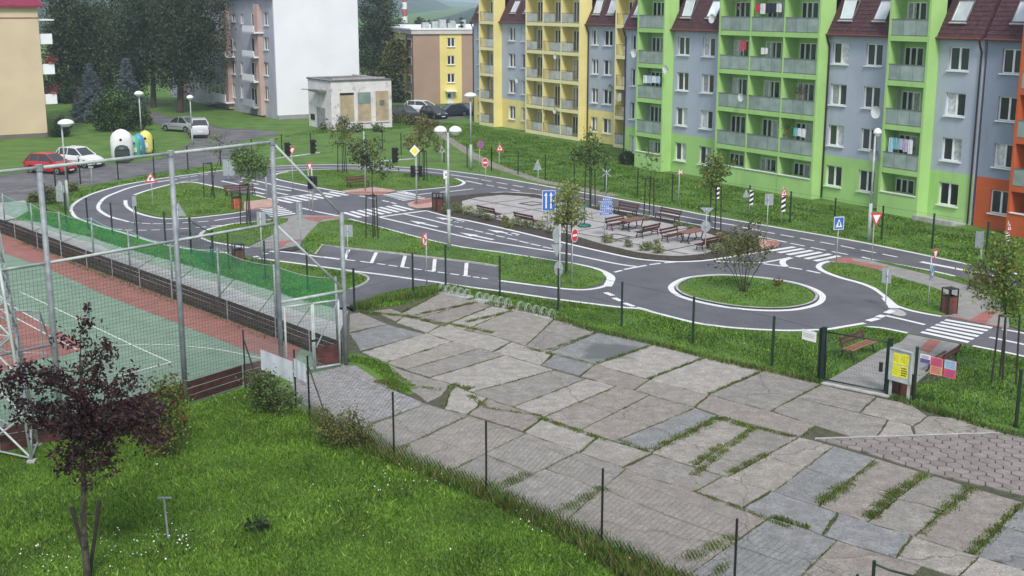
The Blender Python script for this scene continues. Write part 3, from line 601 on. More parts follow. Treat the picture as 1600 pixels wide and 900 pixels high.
addmask(HEXM, 'blotch', scale=9, lo=0.5, hi=0.8, col=(0.14, 0.12, 0.115), amt=0.6)
HEXG = mat('paver_joint', (0.09, 0.08, 0.065), 0.95, 0.3, 3)
hexes('hexagon_paving', [(1273, 687), (1400, 683), (1570, 678), (1600, 677), (1780, 672), (1780, 830), (1600, 776), (1449, 740), (1359, 711)], 0.27, HEXM, HEXG, R(8), 'paver', gap=0.022)
hexes('block_paving', [(452, 596), (500, 582), (540, 573), (556, 573), (615, 612), (666, 633), (573, 663), (575, 680), (535, 668), (500, 652), (465, 625)], 0.13, mat('grey_interlocking_block', (0.27, 0.26, 0.265), 0.88, 0.15, 4, bump=0.4, isl=0.12), HEXG, R(45), 'paver', kindstuff=True, gap=0.012)
kerb('yard_kerb', [(1273, 687), (1400, 683), (1570, 677.5)], 0.08, 0.055, k=1, kind='structure')

# ---- slab path behind the court
sheet('grass_patch', [(541, 551), (563, 554), (605, 567), (622, 574), (592, 578), (608, 594), (650, 614), (640, 617), (612, 606), (585, 592), (560, 578), (543, 574)], 0.016, LAWN, kind='structure')
path = sheet('slab_path', [(-60, 350), (25, 341), (62, 348), (106, 363), (141, 371), (187, 386), (245, 402), (300, 417), (330, 426), (367, 437), (426, 455), (465, 467), (520, 482), (552, 489), (540, 480), (545, 560), (525, 552), (432, 515), (357, 486), (270, 456), (175, 420), (137, 403), (57, 374), (25, 362), (-60, 352)], 0.01, MATS['joint_earth'], kind='structure')
PTH = addmask(mat('path_concrete', (0.37, 0.37, 0.36), 0.9, 0.12, 2, bump=0.5, bscale=30, objv=0.07), 'blotch', scale=7, lo=0.5, hi=0.8, col=(0.26, 0.26, 0.25), amt=0.5)
PU = [(20, 341), (62, 348), (106, 363), (141, 371), (187, 386), (245, 402), (300, 417), (330, 426), (367, 437), (426, 455), (465, 467), (520, 482), (552, 489)]
PLo = [(-10, 352), (20, 360), (57, 374), (137, 403), (175, 420), (270, 456), (357, 486), (432, 515), (525, 552), (545, 560)]
prs = [(25, -5), (75, 40), (127, 85), (187, 140), (245, 200), (305, 262), (367, 330), (430, 395), (490, 455), (545, 520)]
for i in range(len(prs) - 1):
    a, b_ = prs[i], prs[i + 1]
    P_ = gpx(run(PU, a[0], b_[0])) + gpx(run(PLo, a[1], b_[1]))[::-1]
    if area(P_) < 0: P_ = P_[::-1]
    MB().prism(inset([tuple(p) for p in P_], 0.06), 0.0, 0.045).build('slab', PTH, path)
# ================================================================== SPORTS COURT
NEARL = [(-200, 757), (0, 708), (98, 690), (170, 668), (291, 633), (380, 604), (441, 588)]
FARL = [(-60, 344), (25, 374), (60, 388), (137, 418), (220, 449), (270, 468), (357, 501), (432, 530), (485, 551), (541, 572)]
CG = mat('green_court_turf', (0.175, 0.26, 0.19), 0.9, 0.10, 1.2, bump=0.3, bscale=50)
CR = mat('red_court_turf', (0.29, 0.12, 0.10), 0.9, 0.12, 1.2, bump=0.3, bscale=50)
addmask(CR, 'blotch', scale=1.5, lo=0.5, hi=0.75, col=(0.25, 0.13, 0.10), amt=0.6)
court = sheet('sports_court', [(-400, 820), (-200, 757), (0, 708), (98, 690), (170, 668), (291, 633), (380, 604), (441, 588), (541, 572), (485, 551), (357, 501), (270, 468), (137, 418), (60, 388), (25, 374), (-60, 344), (-500, 344)], 0.02, CG, kind='structure')
sheet('red_court_zone', [(-60, 344), (25, 374), (60, 388), (137, 418), (220, 449), (270, 468), (357, 501), (432, 530), (470, 545), (455, 575), (382, 547), (262, 500), (160, 460), (75, 420), (0, 394), (-60, 376)], 0.024, CR, kind='structure')
sheet('red_court_zone', [(-60, 455), (0, 472), (32, 487), (72, 510), (117, 530), (132, 545), (100, 557), (70, 560), (45, 567), (0, 582), (-60, 600)], 0.024, CR, kind='structure')
CL = mat('court_line_paint', (0.62, 0.65, 0.62), 0.8, 0.1, 4)
def cline(px, wd=0.07):
    q = MB(); stripe_mb(q, smooth_line(gpx(px), False, 4), wd, 0.03); q.build('court_line', CL, court)
for l in ([(31, 457), (75, 477), (207, 540), (267, 567)], [(267, 567), (222, 579), (178, 591)], [(170, 541), (237, 539), (282, 541), (340, 547), (400, 559), (450, 572)], [(-20, 478), (0, 485), (67, 520), (120, 547)], [(-20, 461), (0, 469), (72, 509)]): cline(l)
PLANK = mat('maroon_board_paint', (0.075, 0.022, 0.02), 0.7, 0.25, 4, bump=0.3, objv=0.3)
PLANKD = mat('dark_weathered_board', (0.045, 0.028, 0.024), 0.8, 0.3, 3, bump=0.3, objv=0.35)
def kickboard(label, px, n, h, m, posts=True, th=0.045, z0=0.06):
    P = gpx(px); root = thing('kickboard_fence', label, 'board fence', (P[0].x, P[0].y, 0)); o = Vector(P[0]); ph = (h - z0) / n
    for i in range(len(P) - 1):
        a, b_ = P[i] - o, P[i + 1] - o; L = (b_ - a).length; k = max(1, round(L / 4.0)); d = (b_ - a).normalized(); an = math.atan2(d.y, d.x)
        for j in range(k):
            c = a.lerp(b_, (j + 0.5) / k)
            for r_ in range(n):
                MB().box((0, 0, 0), (L / k - 0.02, th, ph - 0.035)).build('plank', m, root).matrix_local = Matrix.Translation((c.x, c.y, z0 + ph * (r_ + 0.5))) @ Matrix.Rotation(an, 4, 'Z') @ Matrix.Rotation(rnd.uniform(-.004, .004), 4, 'Y')
            if posts:
                p = a.lerp(b_, j / k); MB().bx(p.x - .04, p.x + .04, p.y - .04, p.y + .04, 0, h + 0.03).build('post', STEEL, root)
    return root
kickboard('dark maroon plank boards along the near side of the sports court', [(-200, 757), (0, 708), (98, 690), (170, 668), (291, 633), (380, 604), (430, 591)], 3, 0.85, PLANK)
kickboard('long weathered plank boards along the far side of the sports court', FARL[:-1] + [(535, 570)], 4, 0.95, PLANKD)
# -- high steel frame with ball net
def pole(q, px, h, r, z0=0): p = G(*px); q.bar((p.x, p.y, z0), (p.x, p.y, h), r, n=10); return p
NET = mat('grey_ball_net', (0.10, 0.12, 0.12), 0.8, 0.1, 2)
fr = thing('ball_stop_frame', 'tall galvanised pipe frame with a square ball net along the sports court', 'ball stop', tuple(G(291, 633)))
fo = G(291, 633)
FP_ = [(-95, 741), (98, 690), (291, 633), (441, 588)]
fps = [G(*p) for p in FP_]; FH = 8.96
for p in fps: MB().bar((p.x - fo.x, p.y - fo.y, 0), (p.x - fo.x, p.y - fo.y, FH), 0.09, n=12).build('post', STEEL, fr, True)
for i in range(3):
    a, b_ = fps[i] - fo, fps[i + 1] - fo
    for z, r_ in ((FH, 0.058), (5.95, 0.05)): MB().bar((a.x, a.y, z), (b_.x, b_.y, z), r_, n=8).build('rail', STEELL, fr, True)
    if i == 0: MB().bar((a.x, a.y, 3.3), (b_.x, b_.y, 3.3), 0.045, n=8).build('rail', STEEL, fr, True)
p4 = G(541, 570); a, b_ = fps[3] - fo, p4 - fo
MB().bar((b_.x, b_.y, 0), (b_.x, b_.y, 6.1), 0.085, n=12).build('post', STEEL, fr, True)
for z0, z1 in ((FH, 6.0), (5.9, 3.05)): MB().bar((a.x, a.y, z0), (b_.x, b_.y, z1), 0.048, n=8).build('brace', STEELL, fr, True)
MB().bar((a.x, a.y, 2.9), (b_.x, b_.y, 3.0), 0.06, n=8).build('rail', STEELL, fr, True)
for p in fps[1:]:
    p = p - fo; MB().bar((p.x, p.y, FH - 0.1), (p.x, p.y, FH + 0.10), 0.12, n=10).build('cap', STEEL, fr)
def strand(q, a, b_, r=0.004):
    d = (b_ - a).normalized(); u = d.orthogonal().normalized() * r; v = d.cross(u).normalized() * r; i = len(q.v)
    for c in (a, b_):
        for k in range(3):
            t = 2.094 * k; q.v.append(tuple(c + u * math.cos(t) + v * math.sin(t)))
    for k in range(3): q.f.append((i + k, i + (k + 1) % 3, i + 3 + (k + 1) % 3, i + 3 + k)); q.m.append(0)
def sqnet(q, a, b_, z0, z1, s, r=0.004, sz=None):
    L = (b_ - a).length; n = int(L / s); h = Vector((0, 0, 1))
    for k in range(n + 1): p = a.lerp(b_, k / n); strand(q, Vector((p.x, p.y, z0)), Vector((p.x, p.y, z1)), r)
    sz = sz or s; m_ = int((z1 - z0) / sz)
    for k in range(m_ + 1): z = z0 + (z1 - z0) * k / m_; strand(q, Vector((a.x, a.y, z)), Vector((b_.x, b_.y, z)), r)
q = MB()
for i in range(3): sqnet(q, fps[i] - fo, fps[i + 1] - fo, 0.9, 5.9, 0.125, 0.0048)
q.build('net', NET, fr, kind='stuff')
# gate in the court corner
gt = thing('court_gate', 'grey pipe double gate with maroon boards at the corner of the sports court', 'gate', tuple(G(441, 588)))
go = G(441, 588); ge = (G(541, 572) - go); gl = ge.length; gd = ge.normalized(); ga = math.atan2(gd.y, gd.x); gt.rotation_euler = (0, 0, ga)
for x0, x1 in ((0.2, gl * 0.5 - 0.03), (gl * 0.5 + 0.03, gl - 0.25)):
    q = MB()
    for x in (x0, x1): q.bar((x, 0, 0.12), (x, 0, 2.7), 0.045, n=8)
    for z in (0.12, 2.7): q.bar((x0, 0, z), (x1, 0, z), 0.045, n=8)
    leaf = q.build('gate_leaf', STEELL, gt, True)
    q = MB(); sqnet(q, Vector((x0, 0, 0)), Vector((x1, 0, 0)), 0.9, 2.68, 0.12, 0.004); q.build('mesh', NET, leaf)
x1 = gl - 0.3; x0 = gl * 0.5 + 0.1
for k in range(3): MB().bx(x0, x1, -.02, .02, 0.2 + k * .26, 0.44 + k * .26).build('plank', PLANK, gt)
MB().bar((x0, 0, 0.95), (x1, 0, 2.6), 0.03, n=8).build('stay', STEEL, gt); MB().bx(gl * .5 - .12, gl * .5 + .12, -.06, -.02, 1.2, 1.28).build('latch', IRON, gt)
# lattice mast
ms = thing('lattice_mast', 'white triangular lattice mast at the near left corner of the sports court', 'lattice mast', tuple(G(25, 708)))
mo = G(25, 708); B3 = [G(50, 723) - mo, G(60, 697) - mo, G(-28, 706) - mo]; cm = sum(B3, Vector((0, 0, 0))) / 3; MHt = 8.0
def lp(i, z): b0 = B3[i % 3]; k = 1 - 0.52 * z / MHt; return Vector((cm.x + (b0.x - cm.x) * k - 0.35 * z / MHt, cm.y + (b0.y - cm.y) * k, z))
for i in range(3): MB().bar(lp(i, 0), lp(i, MHt), 0.05, n=8).build('leg', STEELL, ms, True)
zs = [0.15, 1.5, 2.8, 4.0, 5.1, 6.1, 7.0, 7.8]
for i in range(3):
    for k in range(len(zs) - 1):
        MB().bar(lp(i, zs[k]), lp(i + 1, zs[k + 1]), 0.035).build('brace', STEELL, ms); MB().bar(lp(i + 1, zs[k]), lp(i, zs[k + 1]), 0.035).build('brace', STEELL, ms)
    for z in (zs[0], zs[3], zs[-1]): MB().bar(lp(i, z), lp(i + 1, z), 0.028).build('rung', STEELL, ms)
tp = lp(0, 7.9); MB().path([tp, tp + Vector((-2.5, -0.6, 0.05))], 0.05).build('arm', STEELL, ms); MB().path([lp(0, 6.9), tp + Vector((-1.4, -0.4, 0))], 0.035).build('arm_stay', STEELL, ms)
for i in range(3): p = lp(i, 0); MB().bx(p.x - .12, p.x + .12, p.y - .12, p.y + .12, 0, 0.1).build('footing', KERB, ms)
# basketball frame glimpsed at the left edge
bk = thing('goal_frame', 'grey court goal frame of round pipes at the left edge of the red court zone', 'goal', tuple(G(30, 560)))
bo = G(30, 560); 
for pts in ([(-3, 0, 0), (-3, 0, 2.1), (1.2, -.6, 2.1), (1.2, -.6, 0)], [(-3, 1.2, 0), (1.2, .6, 0)], [(-3, 0, 2.1), (-3, 1.2, 0)], [(1.2, -.6, 2.1), (1.2, .6, 0)]): MB().path([Vector(p) for p in pts], 0.045, 8).build('bar', STEEL, bk)
# green screen net with grey posts behind the court
GNET = mat('green_net', (0.03, 0.36, 0.15), 0.8, 0.1, 3)
nn_ = GNET.node_tree; bb = nn_.nodes['Principled BSDF']; oo = nn_.nodes['Material Output']; tr = nn_.nodes.new('ShaderNodeBsdfTransparent'); mx = nn_.nodes.new('ShaderNodeMixShader'); mx.inputs[0].default_value = 0.38
nn_.links.new(tr.outputs[0], mx.inputs[1]); nn_.links.new(bb.outputs[0], mx.inputs[2]); nn_.links.new(mx.outputs[0], oo.inputs[0])
gs = thing('green_net_screen', 'translucent green net on grey posts between the plank boards and the slab path', 'net screen', tuple(G(94, 381)))
so = G(94, 381); NP_ = [(8, 352, 2.0), (52, 369, 2.0), (96, 385, 2.0), (147, 402, 2.2), (204, 424, 2.2), (270, 449, 2.3), (344, 473, 2.6), (432, 508, 2.7), (528, 545, 3.0)]
pp = [(G(x, y) - so, h) for x, y, h in NP_]
for p, h in pp: MB().bar((p.x, p.y, 0), (p.x, p.y, h + .05), 0.05, n=8).build('post', STEEL, gs, True)
for i in range(len(pp) - 1):
    (a, ha), (b_, hb) = pp[i], pp[i + 1]; q = MB(); NX, NZ = 10, 5; d = (b_ - a).normalized(); nrm = Vector((-d.y, d.x, 0))
    for jx in range(NX):
        for jz in range(NZ):
            def pt(x, z):
                u_, v_ = x / NX, z / NZ; h = ha + (hb - ha) * u_ - 0.16 * math.sin(math.pi * u_) * v_; p = a.lerp(b_, u_) + nrm * (0.05 * math.sin(9 * u_ + 2 * v_))
                lo_ = .36 * h; return (p.x, p.y, lo_ + (h - lo_) * v_)
            q.face([pt(jx, jz), pt(jx + 1, jz), pt(jx + 1, jz + 1), pt(jx, jz + 1)])
    q.build('net', GNET, gs, True)
    q = MB(); q.path([Vector(((a.lerp(b_, t / 10)).x, (a.lerp(b_, t / 10)).y, ha + (hb - ha) * t / 10 - 0.16 * math.sin(math.pi * t / 10))) for t in range(11)], 0.015, 4); q.build('top_cord', STEELL, gs)

# ================================================================== FENCES
WIRE = mat('green_wire', (0.02, 0.06, 0.045), 0.5, 0.1, 2)
WIREG = mat('grey_wire', (0.20, 0.21, 0.21), 0.5, 0.1, 2, metal=0.3)
def fence(label, px, h, r=0.035, m=GRN, wire='v', wm=WIRE, sp=0.10, gap=(), top=0.0, square=True, wr=0.0022):
    P = [G(*p) for p in px]; o = P[0]; root = thing('wire_fence', label, 'fence', tuple(o))
    for p in P:
        q = MB(); c = p - o
        (q.bx(c.x - r, c.x + r, c.y - r, c.y + r, 0, h) if square else q.bar((c.x, c.y, 0), (c.x, c.y, h), r, n=8)); q.build('post', m, root)
    q = MB()
    for i in range(len(P) - 1):
        if i in gap: continue
        a, b_ = P[i] - o, P[i + 1] - o
        if wire == 'v': sqnet(q, a, b_, 0.08, h - 0.08, sp, wr, sz=0.4)
        elif wire == 'd':
            L = (b_ - a).length; d = (b_ - a).normalized(); H2 = h - 0.1; n = int((L + H2) / sp)
            for k in range(n):
                for sgn in (1, -1):
                    s0 = k * sp - H2; s1 = s0 + H2; z0, z1 = 0.05, 0.05 + H2
                    if s0 < 0: z0 += -s0; s0 = 0
                    if s1 > L: z1 -= s1 - L; s1 = L
                    if s1 <= s0: continue
                    if sgn < 0: z0, z1 = 0.1 + H2 - z0, 0.1 + H2 - z1
                    A = a + d * s0; B = a + d * s1; strand(q, Vector((A.x, A.y, z0)), Vector((B.x, B.y, z1)), wr)
        for z in ((0.08, h * .5, h - 0.06) if wire else ()): strand(q, Vector((a.x, a.y, z)), Vector((b_.x, b_.y, z)), 0.006)
    if q.f: q.build('wire_mesh', wm, root, kind='stuff')
    return root
fence('low chain link fence of black posts between the lawn and the concrete yard', [(484, 652), (616, 717), (760, 769), (940, 855), (1146, 945), (1330, 1045)], 2.2, 0.032, BLACK, 'd', WIREG, 0.17, square=False, wr=0.0045)
fence('dark green wire fence between the concrete yard and the traffic park', [(554, 487), (645.5, 459), (696.5, 445), (781, 465), (872, 487), (971, 511), (1082, 538), (1206, 573), (1278, 594)], 2.05, 0.045, GRN, 'v', WIRE, 0.12)
fence('dark green wire fence right of the notice board', [(1427, 628), (1587, 668), (1760, 712)], 2.05, 0.045, GRN, 'v', WIRE, 0.08)
fence('dark green wire fence between the green net and the looping road', [(554, 487), (481, 453), (415, 437), (358, 422)], 2.05, 0.04, GRN, 'v', WIRE, 0.14)
fence('dark green wire fence round the left bend of the looping road', [(299, 396), (259, 383), (215, 373), (176, 367), (138, 358), (104, 349), (72, 331), (67, 317)], 2.0, 0.04, GRN, 'v', WIRE, 0.2)
fence('dark green posts with wire beside the street by the red car', [(67, 317), (88, 306), (107, 293), (126, 288), (185, 281.5), (241, 272.5), (294, 265.5), (345, 260), (394, 252), (441, 244), (486, 241), (570, 236), (598, 236), (627, 242), (694, 254), (730, 261), (768, 267)], 2.0, 0.045, GRN, 'v', WIRE, 0.35)
fence('long dark green wire fence on the lawn in front of the apartment block', [(768, 267), (809.5, 273), (852, 281), (897, 290), (945, 297), (996, 307), (1050, 316), (1110, 326), (1170, 337), (1234, 348), (1303, 360), (1377, 374), (1456, 388), (1540, 403), (1640, 422)], 2.05, 0.045, GRN, 'v', WIRE, 0.3)
# small gates in the fences
def wgate(label, a, b_, h, pr=0.07):
    A, B = G(*a), G(*b_); d = B - A; L = d.length; root = thing('wire_gate', label, 'gate', tuple(A), math.atan2(d.y, d.x))
    for x in (0, L): MB().bx(x - pr, x + pr, -pr, pr, 0, h + 0.15).build('gate_post', GRN, root); 
    for x in (0, L): MB().bx(x - pr - .01, x + pr + .01, -pr - .01, pr + .01, h + 0.15, h + 0.18).build('post_cap', GRN, root)
    q = MB()
    for x in (pr + .04, L - pr - .04): q.bar((x, 0, 0.1), (x, 0, h), 0.03, n=8)
    for z in (0.1, h): q.bar((pr + .04, 0, z), (L - pr - .04, 0, z), 0.03, n=8)
    lf = q.build('gate_leaf', GRN, root, True); q = MB(); sqnet(q, Vector((pr, 0, 0)), Vector((L - pr, 0, 0)), 0.1, h, 0.06, 0.0028, sz=0.2); q.build('mesh', WIRE, lf)
    MB().bx(L - .35, L - .22, -.07, -.02, h * .42, h * .6).build('lock_box', IRON, root)
wgate('dark green wire gate between the yard and the gate path', (1284, 596), (1386, 616), 1.95)
wgate('dark green wire gate behind the green net beside the slatted bin', (299, 396), (334, 419), 1.9, 0.05)
# leaning stay posts by the court gate with the banner on the short fence
rt = fence('short wire fence with two stayed black posts at the corner of the sports court', [(384, 605), (463, 640), (484, 652)], 2.2, 0.032, BLACK, 'd', WIREG, 0.12, square=False)
oo_ = G(384, 605)
for pxp, to in (((384, 605), (412, 625)), ((484, 652), (512, 658))):
    p = G(*pxp) - oo_; t = G(*to) - oo_; MB().bar((p.x, p.y, 1.9), (t.x, t.y, 0), 0.028, n=8).build('stay', BLACK, rt)
WB = addmask(mat('pale_banner_cloth', (0.60, 0.64, 0.70), 0.7, 0.08, 3), 'blotch', scale=6, lo=0.5, hi=0.8, col=(0.45, 0.5, 0.6), amt=0.5)
def banner(name, label, cat, a, b_, za, zb, m=WB, off=0.05):
    A, B = G(*a), G(*b_); d = B - A; L = d.length; q = MB(); n = 8
    for k in range(n):
        x0, x1 = L * k / n, L * (k + 1) / n; w0, w1 = -off + .015 * math.sin(k * 1.7), -off + .015 * math.sin((k + 1) * 1.7)
        q.face([(x0, w0, za), (x1, w1, za), (x1, w1, zb), (x0, w0, zb)]); q.face([(x0, w0 + .01, zb), (x1, w1 + .01, zb), (x1, w1 + .01, za), (x0, w0 + .01, za)])
    for z in (za, zb): q.face([(0, -off, z), (L, -off, z), (L, -off + .01, z), (0, -off + .01, z)])
    o = q.build(name, m, label=label, category=cat); o.location = A; o.rotation_euler = (0, 0, math.atan2(d.y, d.x)); return o
banner('banner', 'long pale blank banner on the short fence by the court gate', 'banner', (412, 618), (461, 639), 1.0, 1.75)
banner('banner', 'short pale blank banner next to the longer one by the court gate', 'banner', (464, 641), (482, 651), 1.25, 1.9)
# tall pair of posts in the lawn edge, green pipe at the lower right
gp = thing('pipe_barrier', 'green pipe barrier end at the bottom edge of the concrete yard', 'barrier', tuple(G(1362, 935)))
gh_ = ZH(876, G(1362, 935).y); MB().bar((0, 0, 0), (0, 0, gh_), 0.045, n=8).build('post', GRN, gp); MB().path([Vector((0, 0, gh_ - .08)), Vector((0.35, -.1, gh_ - .2)), Vector((1.3, -.75, gh_ - .2))], 0.03, 8).build('arm', GRN, gp)
tb = thing('tee_post', 'small galvanised tee shaped post standing in the lawn', 'post', tuple(G(263, 842)))
MB().bar((0, 0, 0), (-0.08, 0.12, 1.12), 0.028, n=8).build('post', STEEL, tb); MB().bx(-.25, .12, .09, .15, 1.10, 1.14).build('crossbar', STEEL, tb)
# ================================================================== BUILDINGS
PCACHE = {}
GREYW = addmask(mat('grey_blue_render', (0.39, 0.435, 0.53), 0.9, 0.05, 0.5, bump=0.15, bscale=60), 'blotch', scale=0.35, lo=0.5, hi=0.8, col=(0.44, 0.48, 0.56), amt=0.5)
LIME = addmask(mat('lime_green_render', (0.36, 0.60, 0.21), 0.9, 0.05, 0.5, bump=0.15, bscale=60), 'blotch', scale=0.4, lo=0.5, hi=0.8, col=(0.34, 0.62, 0.2), amt=0.5)
CREAMF = mat('cream_frame_render', (0.78, 0.72, 0.42), 0.9, 0.04, 0.5)
YELW = mat('yellow_render', (0.76, 0.66, 0.27), 0.9, 0.05, 0.5, bump=0.15, bscale=60)
ORNG = mat('orange_render', (0.52, 0.105, 0.03), 0.9, 0.05, 0.5, bump=0.15, bscale=60)
DGREY = mat('dark_grey_blue_render', (0.25, 0.29, 0.38), 0.9, 0.05, 0.5, bump=0.15, bscale=60)
ROOF = mat('maroon_shingle', (0.085, 0.032, 0.042), 0.85, 0.2, 3, bump=0.5)
addmask(ROOF, 'blotch', scale=5.5, lo=0.48, hi=0.6, col=(0.04, 0.018, 0.024), amt=0.8, stretch=(1, 1, 2.2))
GUT = mat('red_brown_gutter', (0.16, 0.04, 0.035), 0.5, 0.1, 2)
for _m in (GREYW, LIME, YELW, ORNG, DGREY): addmask(_m, 'blotch', scale=1.6, lo=0.55, hi=0.8, col=tuple(v * .6 for v in {GREYW.name: (.33, .37, .45), LIME.name: (.34, .54, .2), YELW.name: (.7, .58, .25), ORNG.name: (.45, .1, .04), DGREY.name: (.2, .24, .3)}[_m.name]), amt=0.42, stretch=(1, 1, .12))
PIPE = mat('dark_downpipe', (0.03, 0.015, 0.02), 0.5, 0.1, 2)
FRAMEM = mat('white_window_frame', (0.78, 0.80, 0.80), 0.4, 0.03, 2)
FROST = mat('frosted_balcony_glass', (0.29, 0.36, 0.34), 0.3, 0.12, 1.5, objv=0.12)
FROSTY = mat('pale_balcony_panel', (0.46, 0.48, 0.44), 0.4, 0.12, 1.5, objv=0.1)
BSTEEL = mat('balcony_steel', (0.20, 0.21, 0.21), 0.5, 0.1, 2, metal=0.4)
DREV = mat('plain_white_render', (0.72, 0.74, 0.80), 0.9, 0.03, 0.4, bump=0.1, bscale=50)
def wall_grid(q, x0, x1, z0, z1, holes, y=0.0, zsplit=(), mfn=lambda z: 0, depth=0.22, mrev=None):
    xs = sorted({x0, x1, *[h[0] for h in holes], *[h[1] for h in holes]}); zs = sorted({z0, z1, *zsplit, *[h[2] for h in holes], *[h[3] for h in holes]})
    xs = [x for x in xs if x0 <= x <= x1]; zs = [z for z in zs if z0 <= z <= z1]
    for i in range(len(xs) - 1):
        for j in range(len(zs) - 1):
            cx, cz = (xs[i] + xs[i + 1]) / 2, (zs[j] + zs[j + 1]) / 2
            if any(h[0] < cx < h[1] and h[2] < cz < h[3] for h in holes): continue
            q.face([(xs[i + 1], y, zs[j]), (xs[i], y, zs[j]), (xs[i], y, zs[j + 1]), (xs[i + 1], y, zs[j + 1])], mfn(cz))
    for h in holes:
        a, b_, c, d = h[:4]; m_ = mfn((c + d) / 2) if mrev is None else mrev; e = y - depth
        q.face([(a, y, c), (a, e, c), (a, e, d), (a, y, d)], m_); q.face([(b_, y, d), (b_, e, d), (b_, e, c), (b_, y, c)], m_)
        q.face([(a, y, d), (a, e, d), (b_, e, d), (b_, y, d)], m_); q.face([(b_, y, c), (b_, e, c), (a, e, c), (a, y, c)], m_)
def win_meshes(w_, h_, kind):
    key = (round(w_, 2), round(h_, 2), kind)
    if key in PCACHE: return PCACHE[key]
    f = MB(); t = 0.075
    f.bx(0, w_, -.06, .02, 0, t); f.bx(0, w_, -.06, .02, h_ - t, h_); f.bx(0, t, -.06, .02, t, h_ - t); f.bx(w_ - t, w_, -.06, .02, t, h_ - t)
    if kind == '2': f.bx(w_ / 2 - .07, w_ / 2 + .07, -.06, .025, t, h_ - t)
    if kind == '3':
        for c in (w_ * .36, w_ * .68): f.bx(c - .06, c + .06, -.06, .025, t, h_ - t)
    g = MB(); g.bx(t, w_ - t, -.04, -.03, t, h_ - t)
    s = MB(); s.bx(-.06, w_ + .06, .0, .30, -.07, -.002)
    c = MB(); c.bx(t + .01, w_ * .47, -.028, -.022, t, h_ - t)
    PCACHE[key] = (f.mesh('window', FRAMEM), g.mesh('pane', GLASS), s.mesh('sill', FRAMEM), c.mesh('curtain', CURT)); return PCACHE[key]
def window(parent, x0, x1, z0, z1, y, kind='2', sill=True, curtain=0.35):
    f, g, s, c = win_meshes(x1 - x0, z1 - z0, kind)
    o = link('window', f, parent, (x0, y, z0)); link('pane', g, o)
    if sill: link('sill', s, o)
    if rnd.random() < curtain: link('curtain', c, o, ((x1 - x0) * (0.0 if rnd.random() < .5 else 0.5) + 0.0, 0, 0))
    return o
FL = [1.02, 3.92, 6.80, 9.67]; WH = 1.48; EAVE = 11.7
